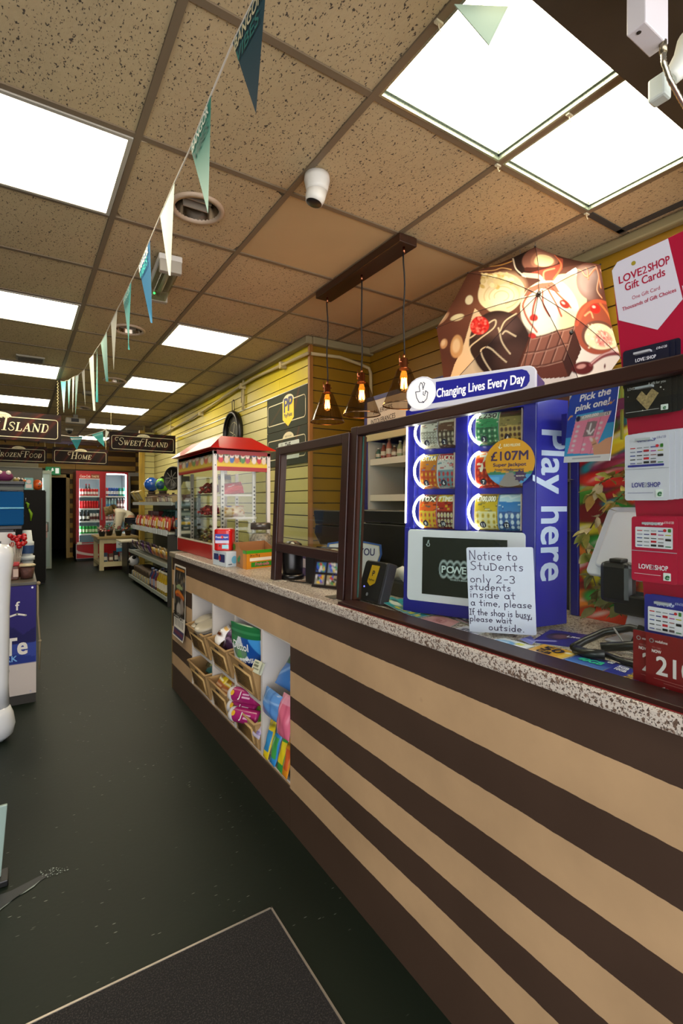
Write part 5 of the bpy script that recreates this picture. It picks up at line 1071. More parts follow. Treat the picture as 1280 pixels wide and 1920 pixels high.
bag('sweet_bag', 'purple foil packet in the second upper basket', 'packet', out(.880, 2.42, .50, .6, .1), .14, .13, .035, lambda i: (i.rect(0, 0, 1, 1, '3a2440'), i.line([(.1, .3), (.5, .5), (.9, .4)], .08, '8a7090'), i.ell(.4, .7, .3, .1, '6a4a78'), i.line([(.1, .8), (.9, .65)], .04, 'b8a8b8')), 22)
bag('sweet_bag', 'dark maroon foil packet at the back of the second upper basket', 'packet', out(.93, 2.44, .49, .35, 0), .16, .16, .03, lambda i: (i.rect(0, 0, 1, 1, '3a2a2c'), i.line([(0, .5), (1, .7)], .05, '6a5a58')), 18)
def wipes(i):
    i.rect(0, 0, 1, 1, 'd5dfe6'); i.rect(0, .78, 1, 1, '1f6a3c'); i.poly([(0, .78), (.35, .78), (.2, .6), (0, .62)], '2a7a44'); i.poly([(.45, .78), (1, .78), (1, .3), (.75, .34), (.6, .55)], '1d4f9c'); i.poly([(.7, .78), (1, .78), (1, .5)], '3f8fd0')
    i.poly([(.0, .34), (1, .42), (1, .24), (0, .16)], '1f3a8c'); i.rect(0, 0, 1, .14, '23459a'); i.ell(.42, .52, .24, .13, '1f6a3c'); i.ell(.42, .52, .22, .115, 'e8eee8', k=.15); i.poly([(.3, .4), (.42, .62), (.54, .4)], '5aa84a', .6); i.rect(.0, .86, 1, .9, '3a8a58', .7)
def wl(t, bend):
    wi_ = M('eef4f0', .4)
    text('Dettol', .048, wi_, t, None, -.012, .142, .001, bold=.02, bend=bend); text('MULTI', .030, wi_, t, None, -.03, .082, .001, bold=.02, bend=bend, rot=.09); text('PURPOSE', .03, wi_, t, None, .03, .088, .001, bold=.02, fit=.085, bend=bend, rot=.09); text('WIPES', .024, M('1f3a8c', .4), t, None, .0, .036, .001, bold=.02, bend=bend)
bag('wipes_bag', 'large green, white and blue bag of wipes leaning out of the third upper basket', 'packet', out(.888, 2.145, .452, -.12, .24), .22, .25, .030, wipes, 60, wl)
q = thing('receipt', 'small pale printed label tucked beside the big bag of wipes', 'label', (.86, 2.02, .5)); sheet('printed_sheet', .06, .05, 12, lambda i: (i.rect(.15, .2, .85, .3, '6a6a50'), i.rect(.15, .5, .7, .6, '6a6a50'), i.rect(.15, .75, .6, .85, '3a5a3a')), q, out(.848, 2.02, .525, .5, .15), .012, bg='cfd2b8'); B().obox(out(.852, 2.02, .52, .5, .15), 0, .06, 0, .05, .0, .008).done('card', M('cfd2b8', .6), q)
blue_film = lambda i: (i.rect(0, 0, 1, 1, '3f78c0'), i.line([(0, .2), (.4, .5), (1, .35)], .07, '8ab8e8', .7), i.line([(.1, .9), (.6, .6), (1, .8)], .05, '2a4f9a', .8), i.rect(.05, .55, .38, .86, '1f6a34'), i.line([(.55, .2), (.8, .35), (.95, .1)], .06, 'a8ccee', .6))
bag('cloth_pack', 'blue plastic pack with a green sticker lying in the near upper cubby', 'packet', frame((.935, 1.848, .475), (.16, -1, -.08), (.6, .1, .8)), .205, .17, .035, blue_film, 36)
B_ = bag('cloth_pack', 'blue front pack hanging over the near upper shelf edge', 'packet', out(.868, 1.87, .37, .12, .0), .16, .11, .03, lambda i: (i.rect(0, 0, 1, 1, '5a8ecb'), i.line([(.2, 0), (.25, 1)], .05, '9cc4ee', .6), i.line([(.7, 0), (.6, 1)], .06, '3a68b0', .8), i.line([(0, .6), (1, .7)], .05, 'b8d8f4', .5)), 24)
bag('cloth_pack', 'pink plastic pack at the front of the near upper cubby', 'packet', out(.866, 1.765, .335, .2, .05), .095, .16, .03, lambda i: (i.rect(0, 0, 1, 1, 'c9647c'), i.line([(.3, 0), (.4, 1)], .08, 'e8a8b8', .7), i.line([(.8, 0), (.7, 1)], .1, 'a84460', .6), i.rect(0, .8, 1, 1, 'd8a0b4', .6)), 22)
for k, (y0, y1) in enumerate(((3.0, 2.64), (2.62, 2.31), (2.29, 1.99), (1.97, 1.72))): pass
# lower row
bag('sweet_bag', 'teal packet lying in the far lower basket', 'packet', out(.90, 2.76, .285, .9), .15, .11, .025, lambda i: (i.rect(0, 0, 1, 1, '3f7a7a'), i.ell(.4, .5, .3, .2, 'b0b86a'), i.line([(0, .2), (1, .5)], .06, '2a5a6a')), 22)
bag('sweet_bag', 'olive packet at the back of the far lower basket', 'packet', out(.93, 2.86, .285, .8), .13, .10, .02, lambda i: (i.rect(0, 0, 1, 1, '5a5a3a'), i.ell(.5, .5, .3, .2, '8a9a6a')), 18)
yl_ = lambda i: (i.rect(0, 0, 1, 1, 'd8bc1e'), i.rect(0, .05, 1, .32, 'b06a3a'), i.ell(.5, .62, .3, .18, 'a8781a'), i.rect(.1, .36, .9, .42, 'f0e6b0'), i.line([(.1, .15), (.9, .2)], .06, 'e8d2b0', .8))
for k, (x, y, z, ln, yw) in enumerate(((.865, 2.54, .285, 1.0, -.1), (.872, 2.455, .275, .9, .1), (.90, 2.40, .31, .7, 0), (.925, 2.50, .32, .6, .1))):
    bag('sweet_bag', ('yellow and brown packet at the front left of the second lower basket', 'yellow and brown packet at the front right of the second lower basket', 'yellow packet standing behind at the right of the second lower basket', 'yellow packet at the back of the second lower basket')[k], 'packet', out(x, y, z, ln, yw), .10, .13, .02, yl_, 22)
for k, (x, y, z) in enumerate(((.885, 2.19, .356), (.872, 2.145, .280), (.890, 2.215, .288), (.975, 2.17, .325))):
    q = thing('kitchen_roll', ('pink wrapped white roll on top of the pile in the third lower cubby', 'pink wrapped roll in front of the pile in the third lower cubby', 'pink wrapped roll lowest in the third lower cubby', 'pink wrapped roll at the back of the third lower cubby')[k], 'roll', (x, y, z)); d_ = Vector((.35, -1, .12)).normalized(); a = Vector((x, y, z)); m_ = 'a8286e'
    B().lathe([(.020, 0), (.031, .004), (.034, .012), (.034, .036)], 20, 0, o=a+d_*-.10, ax=d_).done('roll_end', M('c9c6c4', .5), q); B().lathe([(.0342, .034), (.0342, .036), (.0342, .187), (.0335, .19), (.024, .193), (.0001, .190)], 20, 0, o=a+d_*-.10, ax=d_).done('wrapper', M(m_, .25), q)
    f_ = frame(a+d_*-.02+Vector((-.030, -.012, .012)), d_, (.5, .1, .8)); text('J', .04, M('e8dfe6', .4), q, f_, .02, -.012, .004, bold=.03); flat('sticker', [circ(-.035, .005, .012)], M('e0b02a', .4), q, f_, .005); flat('print_bar', [rrect(.035, -.012, .09, -.004, .002), rrect(.035, .002, .08, .009, .002)], M('d8a8c8', .4), q, f_, .004)
q = thing('sponge_box', 'bright green carton with black top leaning in the third lower basket', 'box', (.85, 2.06, .27)); f_ = out(.86, 2.07, .245, .6, -.1); B().obox(f_, -.055, .055, 0, .10, -.04, 0).done('carton', M('5f9a22', .4), q, .003); B().obox(f_, -.056, .056, .10, .135, -.04, .001).done('top_flap', M('1a1c14', .4), q, .002); flat('print', [rrect(-.04, .02, .04, .05, .004)], M('cfe08a', .4), q, f_, .001); flat('print', [circ(-.02, .115, .016)], M('d8b01e', .4), q, f_, .002); flat('print', [rrect(-.045, .058, .045, .088, .004)], M('3a7a1a', .4), q, f_, .001)
bag('sponge_pack', 'white and lilac packet under the green carton', 'packet', out(.86, 2.025, .235, .5, .1), .07, .06, .015, lambda i: (i.rect(0, 0, 1, 1, 'c4bcd0'), i.rect(0, .3, 1, .5, '8a7aa8')), 14)
spg = [('yellow and blue sponge pack standing at the left of the near lower cubby', (.868, 1.935, .181), .06, .21, ('d8c022', '2f7fb0')), ('blue and green sponge pack in the middle of the near lower cubby', (.870, 1.872, .181), .066, .20, ('2f86c8', '3f9a4a')), ('green and yellow pack right of the middle in the near lower cubby', (.872, 1.808, .181), .062, .21, ('3a8f3e', 'd8c422')), ('orange and yellow sponge pack nearest in the near lower cubby', (.870, 1.760, .181), .056, .19, ('d0861e', 'c85a2a'))]
for lb, p_, w_, h_, (c1, c2) in spg:
    bag('sponge_pack', lb, 'packet', out(*p_, .30, -.06), w_-.006, h_, .016, lambda i, c1=c1, c2=c2: (i.rect(0, 0, 1, 1, c1), i.rect(.1, .15, .9, .55, c2), i.line([(0, .62), (1, .68)], .05, '1f3a1a', .8), i.rect(.2, .75, .8, .9, c2, .7), i.line([(.2, .2), (.3, .5)], .05, 'e8e8d0', .6)), 18)
bag('sponge_pack', 'pink pack at the back of the near lower cubby', 'packet', out(1.0, 1.80, .20, .2), .12, .19, .03, lambda i: (i.rect(0, 0, 1, 1, '9a4a66'), i.rect(.1, .4, .9, .6, '2a4a3a')), 18)
bag('sponge_pack', 'dark green pack behind the sponge packs in the near lower cubby', 'packet', out(1.0, 1.91, .181, .2), .09, .2, .03, lambda i: (i.rect(0, 0, 1, 1, '2a5a34'), i.rect(.1, .6, .9, .8, 'c8b82a')), 18)

# ---------- red-roofed display cabinet
t = thing('sweet_cabinet', 'red-roofed glass display cabinet with white posts on the counter', 'display cabinet', (1.12, 3.2, .922))
cx0, cx1, cy0, cy1, cz0, cz1 = .942, 1.30, 2.82, 3.60, .922, 1.555
rd = M('a01a16', .35, name='cabinet_red'); wp2 = M('d4d0c8', .35, name='cabinet_white'); gl = glass_mat('cabinet_glass', (.93, .95, .93), .03)
b = B()
for x, y in ((cx0, cy0), (cx1-.022, cy0), (cx0, cy1-.022), (cx1-.022, cy1-.022)): box('post', wp2, t, x, x+.022, y, y+.022, cz0, cz1, .002)
cz0 += .0008
box('base', rd, t, cx0+.007, cx1-.002, cy0+.011, cy1-.002, cz0, cz0+.035); box('side_skirt', rd, t, cx0-.004, cx0+.006, cy0+.02, cy1-.02, cz0, cz0+.085, .002); box('front_skirt', rd, t, cx0+.02, cx1-.02, cy0-.002, cy0+.01, cz0, cz0+.05, .002); box('top_frame', rd, t, cx0+.002, cx1, cy0, cy1, cz1-.02, cz1)
B().box(cx0-.005, cx0+.007, cy0+.02, cy1-.02, cz0+.085, cz0+.092).done('edge_trim', M('c9c2b0', .35), t)
def hip(x0, x1, y0, y1, z0, z1, ix, iy, b, m=0):
    v = [(x0, y0, z0), (x1, y0, z0), (x1, y1, z0), (x0, y1, z0), (x0+ix, y0+iy, z1), (x1-ix, y0+iy, z1), (x1-ix, y1-iy, z1), (x0+ix, y1-iy, z1)]
    return b.add(v, [(3, 2, 1, 0), (4, 5, 6, 7)]+[(k, (k+1) % 4, 4+(k+1) % 4, 4+k) for k in range(4)], m)
rf = B(); hip(cx0-.035, cx1+.02, cy0-.055, cy1+.05, 1.565, 1.655, .10, .16, rf); rf.done('roof', M('c4080c', .3, coat=.4, name='roof_red'), t, .003)
rb = B(); ya, yb = cy0-.01, cy0+.42        # the white painted panel of the left slope
q0 = Vector((cx0-.0365, 0, 1.568)); q1 = Vector((cx0+.0635, 0, 1.6555))
rb.add([(q0.x, ya-.05, q0.z), (q0.x, yb+.05, q0.z), (q1.x, yb-.02, q1.z), (q1.x, ya+.02, q1.z)], [(0, 1, 2, 3)]).done('white_panel', M('e4e2dc', .35), t)
def band(i):
    i.rect(0, 0, 1, .3, 'd8b81a'); r_ = random.Random(4)
    for k in range(26): i.poly([(k/26-.02, .25), (k/26+.01, .25+r_.uniform(.15, .5)), (k/26+.04, .25)], 'c9aa18')
    cs = ('c8323a', 'd8c8b0', '3a6aa8', 'c87a2a', '4a8a4a', 'b84a5a', 'e0d6c8')
    for k in range(9):
        x = .07+k*.108+r_.uniform(-.015, .015); c_ = cs[k % 7]
        i.ell(x, .5, .045, .2, c_); i.ell(x, .74, .04, .14, 'e0d4c4'); i.ell(x, .82, .042, .1, cs[(k+3) % 7]); i.ell(x-.013, .76, .008, .035, '2a2420'); i.ell(x+.013, .76, .008, .035, '2a2420')
    i.rect(0, 0, 1, .07, 'a81418')
fr = frame((cx0+.022, cy0+.004, 1.455), (1, 0, 0), (0, 0, 1)); sheet('printed_band', cx1-cx0-.044, .10, 90, band, t, fr, .002, print_mat('band_print', .3), bg='3a342c'); B().box(cx0+.02, cx1-.02, cy0+.004, cy0+.012, 1.44, 1.56).done('band_board', rd, t)
fr = frame((cx0+.004, cy1-.022, 1.455), (0, -1, 0), (0, 0, 1)); sheet('printed_band', cy1-cy0-.044, .10, 110, lambda i: (band(i), i.rect(0, 0, 1, 1, '8a8058', .35)), t, fr, .002, print_mat('band_print', .3), bg='6a6448'); B().box(cx0+.004, cx0+.012, cy0+.02, cy1-.02, 1.445, 1.56).done('band_board', rd, t)
B().box(cx0+.008, cx0+.011, cy0+.022, cy1-.022, cz0+.09, 1.445).done('side_glass', gl, t); B().box(cx0+.022, cx1-.022, cy0+.006, cy0+.009, cz0+.05, 1.44).done('front_glass', gl, t); B().box(cx1-.012, cx1-.009, cy0+.022, cy1-.022, cz0+.05, 1.445).done('side_glass', gl, t); B().box(cx0+.022, cx1-.022, cy1-.009, cy1-.006, cz0+.05, 1.44).done('back_glass', gl, t)
for x, y in ((cx0+.065, cy0+.06), (cx1-.075, cy0+.10), (cx1-.05, cy0+.46), (cx0+.06, cy1-.12)):
    o = box('shelf_standard', M('b9b4aa', .35, .4), t, x, x+.022, y, y+.008, cz0+.035, 1.45); sl = B()
    for k in range(16): sl.box(x+.006, x+.016, y-.0008, y, cz0+.06+k*.024, cz0+.07+k*.024)
    sl.done('slot', black, o)
sh_ = glass_mat('shelf_glass', (.85, .92, .88), .03)
for z, y0, y1 in ((1.16, cy0+.10, cy1-.1), (1.30, cy0+.12, cy1-.25)):
    o = B().box(cx0+.05, cx1-.04, y0, y1, z-.006, z).done('shelf', sh_, t); B().box(cx0+.05, cx1-.05, y0-.004, y0, z-.008, z+.004).done('shelf_edge', wp2, o)
for (x, y, z) in ((cx0+.011, cy0-.001, 1.53), (cx0+.011, cy0-.001, 1.47), (cx1-.011, cy0-.001, 1.53), (cx1-.011, cy0-.001, 1.47)): B().cyl((x, y, z), (x, y-.002, z), .003, n=8).done('screw', black, t)
def sweets(label, loc, w, d, h, cols, n, seed):
    t = thing('sweet_pile', label, 'sweets', loc); r_ = random.Random(seed); bs = [B() for _ in cols]
    for i in range(n):
        x, y = r_.uniform(-w/2, w/2), r_.uniform(-d/2, d/2); k = r_.randrange(len(cols)); zz = loc[2]+.019+r_.random()**1.5*h*(1-(2*x/w)**2*.6); bs[k].ball((loc[0]+x, loc[1]+y, zz), r_.uniform(.008, .014), 6, 4, sq=(1.2, .8, .8))
    for b_, c_ in zip(bs, cols): b_.done('sweet', M(c_, .35), t)['kind'] = 'stuff'
    B().box(loc[0]-w/2-.01, loc[0]+w/2+.01, loc[1]-d/2-.01, loc[1]+d/2+.01, loc[2], loc[2]+.004).done('tray', M('3a2a26', .5), t)
sweets('pile of dark red wrapped sweets on the upper shelf of the red-roofed cabinet', (1.06, 3.2, 1.302), .12, .22, .06, ('7a1c1c', '9a2a20', '5a2a1c'), 90, 1)
sweets('pile of red sweets on the lower shelf of the red-roofed cabinet', (1.06, 3.2, 1.162), .12, .22, .05, ('a01c24', '7a1420', 'c04038'), 80, 2)
sweets('pile of mixed yellow sweets on the floor of the red-roofed cabinet', (1.12, 3.3, .9592), .16, .24, .12, ('8a7a2a', '5a4a2a', 'a8922a', '6a3020'), 150, 3)
bag('sweet_bag', 'bright red crumpled bag on the upper shelf at the front of the cabinet', 'packet', frame((1.12, 2.96, 1.305), (1, .2, .12), (-.05, .3, .9)), .15, .075, .025, lambda i: (i.rect(0, 0, 1, 1, 'c01018'), i.line([(.1, .3), (.5, .55), (.95, .5)], .08, 'e85048', .7), i.line([(.25, .6), (.5, .68)], .06, 'e8d8d8', .8), i.line([(.4, .1), (.8, .25)], .06, '8a0810', .8)), 26)
bag('sweet_bag', 'clear bag of yellow and white sweets on the lower front shelf of the cabinet', 'packet', frame((1.12, 2.98, 1.163), (1, .1, 0), (0, .3, .9)), .17, .075, .03, lambda i: (i.rect(0, 0, 1, 1, 'd8c8a8'), [i.ell(random.Random(k).random(), random.Random(k+50).random(), .05, .08, ('c89a2a', 'e8dcc8', 'a8682a')[k % 3]) for k in range(30)], i.ell(.35, .9, .12, .12, '2a3a9a'), i.ell(.75, .95, .12, .1, 'a02a4a')), 26)
bag('sweet_bag', 'tall bag of pale sweets standing behind the red bag in the cabinet', 'packet', frame((1.10, 3.05, 1.305), (1, .1, 0), (0, .2, 1)), .09, .13, .02, lambda i: (i.rect(0, 0, 1, 1, 'b09a70'), i.ell(.5, .4, .3, .2, 'd8c8a0'), i.rect(0, .7, 1, .9, '3a342c')), 18)
q = thing('sweet_jar', 'glass jar with a grey lid in front of the red-roofed cabinet', 'jar', (1.165, 2.66, .922)); o_ = (1.165, 2.66, .922)
B().lathe([(.06, 0), (.068, .01), (.068, .13), (.052, .165), (.052, .18)], 30, o=o_, cap=False).done('jar', gl, q); B().lathe([(.057, .178), (.057, .212), (.05, .216), (.0001, .216)], 30, o=o_).done('lid', M('5d5a55', .3, .6), q); B().lathe([(.06, .004), (.064, .125), (.048, .155), (.0001, .158)], 20, o=o_).done('wrapped_sweets', M('b0a898', .4, vary=.6, vscale=70, bump=(80, .6)), q)['kind'] = 'stuff'
# carton, tin and orange display box
q = thing('carton', 'low white and pale blue carton under the red tin on the counter', 'box', (.91, 2.55, .9225)); rzc = frame((.888, 2.458, .922), (.69, .72, 0), (-.08, 1, 0))
fA = (Vector((.888, 2.458, .922)), Vector((.61, .79, 0)).normalized(), Vector((0, 0, 1)))     # face towards the camera
p0, p1, p2 = Vector((.888, 2.458, .922)), Vector((.874, 2.625, .922)), Vector((.965, 2.48, .922)); p3 = p1+p2-p0; U3 = Vector((0, 0, .078))
B().add([p0, p1, p3, p2, p0+U3, p1+U3, p3+U3, p2+U3], [(0, 1, 2, 3), (7, 6, 5, 4), (0, 4, 5, 1), (1, 5, 6, 2), (2, 6, 7, 3), (3, 7, 4, 0)]).done('carton', M('c3cfd6', .4), q, .002)
fl_ = frame(p1, p0-p1, U3); flat('print', [rrect(.015, .030, .075, .062, .003)], M('2a3468', .4), q, fl_, .001); flat('print', [rrect(.085, .022, .15, .062, .003)], M('2a3060', .4), q, fl_, .001); flat('print', [circ(.092, .042, .014)], M('a8242e', .4), q, fl_, .002)
fr_ = frame(p0, p2-p0, U3); flat('print', [circ(.05, .035, .018, ry=.02)], M('6ab0cc', .4), q, fr_, .001); flat('print', [rrect(.012, .01, .035, .016, .002)], M('5a6a78', .4), q, fr_, .001)
q = thing('charity_tin', 'bright red collection tin with a blue label on the white carton', 'tin', (.925, 2.55, 1.0)); z0 = 1.0005
fT = (Vector((.918, 2.565, z0)), Vector((.80, -.60, 0)), Vector((.60, .80, 0)))
B().prism(rrect(-.048, -.045, .048, .045, .026, 6), fT, .112).done('tin', M('c40d12', .25, coat=.4), q, .006); B().prism(rrect(-.04, -.038, .04, .038, .022, 6), (fT[0]+Vector((0, 0, .112)), fT[1], fT[2]), .004).done('lid', M('d8a8a4', .3), q, .001); B().obox((fT[0]+Vector((0, 0, .1165)), fT[1], fT[2]), -.015, .015, -.002, .002, -.001, .0005).done('coin_slot', black, q)
ff = (Vector(fT[0])-Vector(fT[2])*.0455, Vector(fT[1]), Vector((0, 0, 1)))
flat('label', [rrect(-.036, .055, .036, .088, .002)], M('2a3a9a', .4), q, ff, .001); flat('label', [rrect(-.036, .040, .036, .055, .001)], M('c9c4d8', .4), q, ff, .001); text('Poppy', .013, M('e8e4ec', .4), q, ff, -.018, .068, .002, bold=.02); text('Appeal', .013, M('e8e4ec', .4), q, ff, .02, .068, .002, bold=.02, fit=.024); flat('flower', [circ(.0, .072, .008)], M('d01820', .4), q, ff, .002); flat('label', [rrect(.0, .012, .034, .032, .001)], M('9ad0dc', .4), q, ff, .001)
B().cyl(at(ff, -.012, .027, .0), at(ff, -.012, .027, .002), .004, n=10).done('lock', black, q)
q = thing('display_box', 'open orange and green display carton with brown flaps on the counter', 'box', (1.02, 2.42, .922))
p0, p1, p2 = Vector((.943, 2.325, .922)), Vector((.949, 2.522, .922)), Vector((1.145, 2.379, .922)); p3 = p1+p2-p0; hh = .092
wall = lambda a, c, prof, m_, nm: B().add([a+(c-a)*u_+Vector((0, 0, v_)) for u_, v_ in prof]+[a+(c-a)*u_+Vector((0, 0, v_))+(p3-p0).normalized()*.003 for u_, v_ in prof], [tuple(range(len(prof))), tuple(range(2*len(prof)-1, len(prof)-1, -1))]+[(k, (k+1) % len(prof), len(prof)+(k+1) % len(prof), len(prof)+k) for k in range(len(prof))]).done(nm, m_, q)
og, br = M('d0871c', .45, name='orange_board'), M('a8774a', .7, name='brown_board', vary=.1)
wall(p0, p2, [(0, 0), (1, 0), (1, hh), (0, hh)], og, 'front_panel'); wall(p1, p0, [(0, 0), (1, 0), (1, hh), (.62, hh*.95), (.5, hh*1.05), (.32, hh*1.35), (.0, hh*1.35)], br, 'side_panel'); wall(p1, p3, [(0, 0), (1, 0), (1, hh*1.3), (0, hh*1.3)], br, 'back_panel'); wall(p2, p3, [(0, 0), (1, 0), (1, hh*1.3), (.4, hh), (0, hh)], br, 'side_panel'); B().add([p0, p2, p3, p1], [(0, 1, 2, 3)]).done('bottom', br, q)
fb = frame(p0, p2-p0, (0, 0, 1)); L_ = (p2-p0).length
flat('rim_print', [rrect(0, hh-.016, L_, hh, .001)], M('3a9a1e', .4), q, fb, .001); flat('band_print', [rrect(.02, .038, L_, .054, .001)], M('ece4d0', .4), q, fb, .001); text('24 x 75 g', .017, M('2a2418', .5), q, fb, .05, .061, .002, bold=.01); flat('logo', [rrect(.028, .008, L_-.03, .032, .004)], M('2f8a22', .4), q, fb, .001); text('Fruit-tella', .022, M('e0d0d8', .4), q, fb, .095, .014, .003, bold=.03, shear=.2, fit=.09); text('Fruit-tella', .022, M('b81838', .4), q, fb, .0955, .0135, .0034, bold=.012, shear=.2, fit=.09)
fs_ = frame(p1, p0-p1, (0, 0, 1)); flat('edge_print', [[(.15, 0), (.197, 0), (.197, hh), (.15, hh*.97)]], og, q, fs_, .0012); flat('rim_print', [[(.15, hh*.82), (.197, hh*.82), (.197, hh), (.15, hh)]], M('3a9a1e', .4), q, fs_, .0016); flat('leaf_print', [circ(.085, .038, .018, ry=.012), circ(.10, .05, .012), circ(.02, .10, .02, ry=.016)], M('3a7a2a', .4), q, fs_, .0012); flat('mark', [rrect(.07, .018, .11, .026, .001)], M('7a4a2a', .5), q, fs_, .0012)
for k in range(5):
    s_ = thing('chew_stick', ('red', 'yellow', 'green', 'second red', 'second yellow')[k]+' wrapped chew stick lying inside the orange display carton', 'sweets', (1.0, 2.4, .93), 0, 'chew sticks in the orange carton'); a = p0+(p2-p0)*(.2+.15*k)+Vector((0, .03, .012)); B().obox((a, (p1-p0).normalized(), Vector((0, 0, 1))), 0, .14, 0, .02, -.02, 0).done('wrapper', M(('b8182e', 'd8a01e', '3a8a2a')[k % 3], .3), s_, .003); B().obox((a+(p1-p0).normalized()*.04, (p1-p0).normalized(), Vector((0, 0, 1))), 0, .06, -.0, .0205, -.0205, .0005).done('print_band', M('ead8c0', .4), s_)
# =====================================================  SCREENS, TILL AREA
mah = M('2f120b', .4, name='dark_mahogany', vary=.35, vscale=3, stretch=(12, 1.5, 12)); mah2 = M('43200f', .4, name='mahogany_side', vary=.3, vscale=3, stretch=(12, 12, 1))
pane = glass_mat('screen_glass', (.93, .97, .95), .01, 1.45)
SX = .91
lean_ = .045
def SB(b, y0, y1, z0, z1, x0=0, x1=.035):      # member of a screen that leans back a little with height
    f = lambda z: (z-.922)*lean_
    return b.add([(SX+x+f(z), y, z) for x in (x0, x1) for y in (y0, y1) for z in (z0, z1)], [(0, 1, 3, 2), (4, 6, 7, 5), (0, 4, 5, 1), (2, 3, 7, 6), (0, 2, 6, 4), (1, 5, 7, 3)])
t = thing('counter_screen', 'small dark wooden glazed screen standing on the counter, open at its foot', 'screen', (SX, 1.68, .922))
SB(B(), 1.935, 1.975, .922, 1.49).done('post', mah, t, .003); SB(B(), 1.404, 1.445, .922, 1.49).done('post', mah, t, .003)
SB(B(), 1.445, 1.935, 1.455, 1.49).done('top_rail', mah, t, .003); SB(B(), 1.445, 1.935, 1.045, 1.082).done('middle_rail', mah, t, .003)
SB(B(), 1.925, 1.935, 1.08, 1.456, .004, .03).done('glazing_bead', mah2, t); SB(B(), 1.446, 1.934, 1.08, 1.46, .017, .0205).done('glass_pane', pane, t)
box('foot_plate', M('6a6a5c', .4, .5), t, .90, .955, 1.447, 1.50, .9221, .925)
t = thing('counter_screen', 'large dark wooden glazed screen along the near part of the counter', 'screen', (SX, .6, .922))
SB(B(), 1.364, 1.402, .922, 1.505, .006, .045).done('post', mah, t, .003); SB(B(), 1.354, 1.364, .934, 1.47, .012, .04).done('glazing_bead', mah2, t)
SB(B(), -.55, 1.364, 1.474, 1.503, .006, .036).done('top_rail', mah, t, .003)
B().box(SX-.045, SX+.021, -.55, 1.3635, .9222, .9325).done('bottom_rail', mah, t, .002)
SB(B(), -.55, 1.355, .933, 1.475, .022, .026).done('glass_pane', pane, t)
SB(B(), 1.3505, 1.3535, .94, 1.47, .022, .027).done('glass_edge', M('2f5a50', .1), t)
B().box(SX-.047, SX-.0452, -.55, 1.3635, .9222, .9240).done('sealant_line', M('7a1a1a', .5), t)

# ---------- objects behind the small screen
q = thing('coin_counter', 'black rounded machine with an oval pale light inside the small screen', 'machine', (1.0, 1.943, .922)); o_ = (1.0, 1.943, .9225)
B().lathe([(.050, 0), (.052, .012), (.046, .022)], 28, o=o_).done('base', M('0c0c0c', .3), q, 0); B().lathe([(.043, .02), (.046, .05), (.046, .13), (.040, .15), (.022, .162), (.0001, .164)], 28, o=o_).done('body', M('100f0f', .3), q); 
B().ball((.983, 1.910, 1.068), .016, 14, 8, sq=(.7, .7, 1)).done('light', M('c9c2b0', .3), q); B().obox(frame((1.005, 1.893, 1.035), (.8, -.6, 0), (0, .2, 1)), -.012, .03, 0, .022, 0, .012).done('panel', M('3a2c24', .3), q)
B().tube([(.955, 1.92, .927), (.95, 1.86, .927), (.97, 1.80, .927), (1.0, 1.775, .927), (1.0, 1.75, .928)], .003, 6).done('cable', black, q)
q = thing('card_printer', 'black boxy machine standing behind the rounded one on the counter', 'machine', (1.0, 1.70, .922)); box('body', M('121211', .35), q, .995, 1.07, 1.74, 1.82, .9225, 1.06, .006); box('slot', M('2a2a28', .3), q,   .994, .996, 1.75, 1.81, 1.03, 1.036)
# leaflet board
q = thing('leaflet_board', 'black printed board with six small photos leaning inside the small screen', 'sign', (.95, 1.56, .922))
fb = frame((.958, 1.70, .925), (.44, -.90, 0), (.20, .10, .97)); bw, bh = .17, .158
B().obox(fb, 0, bw, 0, bh, -.006, 0).done('board', M('1a1412', .4), q)
def ba(i):
    i.rect(0, 0, 1, 1, '1c1412'); i.grad((0, .6), (1, 1), '3a1c16', .5); r_ = random.Random(6)
    for ry in range(2):
        for rx in range(3):
            x, y = .06+.315*rx, .06+.30*ry; i.rect(x, y, x+.28, y+.26, ('8a8a84', 'a89a7a', '9a9488', '3a5a9a', '7a8a9a', '5a5a54')[rx+3*ry])
            for k in range(14): i.rect(x+.28*r_.random(), y+.2*r_.random(), x+.28, y+.26, 'ffffff', 0); i.ell(x+.03+.22*r_.random(), y+.03+.2*r_.random(), .03, .05, r_.choice(('c83a3a', '3a5ac8', 'e0d8c8', '2a2a2a', 'd8b83a', '4a9a5a', 'c8c8c8')), r_.uniform(0, 90), .9)
            i.line([(x, y), (x+.28, y), (x+.28, y+.26), (x, y+.26), (x, y)], .02, '1c1412')
sheet('printed_face', bw, bh, 60, ba, q, fb)
strokes('border', [(rrect(.02, .110, .150, .142, .006)+[(.150, .136)], .003)], cream_ink, q, fb, .0012); flat('badge', [[(.085+p_[0], .142+p_[1]) for p_ in arc(0, 0, .024, .010, 0, 180, 10)]], cream_ink, q, fb, .0013); serif('SWEET ISLAND', .015, q, fb, .088, .119, cream_ink, .0018, .1, 1.25, False)
q = thing('ornate_card', 'white card with an ornate blue border standing behind the leaflet board', 'sign', (1.05, 1.55, .922))
fo = frame((1.04, 1.735, .932), (.60, -.80, 0), (.12, .08, 1)); ow, oh = .235, .17
orn = [(ow*u_, oh*v_) for u_, v_ in ((.02, .05), (.0, .3), (.05, .5), (.0, .7), (.02, .92), (.2, .96), (.5, 1.02), (.8, .96), (.98, .92), (1, .7), (.95, .5), (1, .3), (.98, .05))]
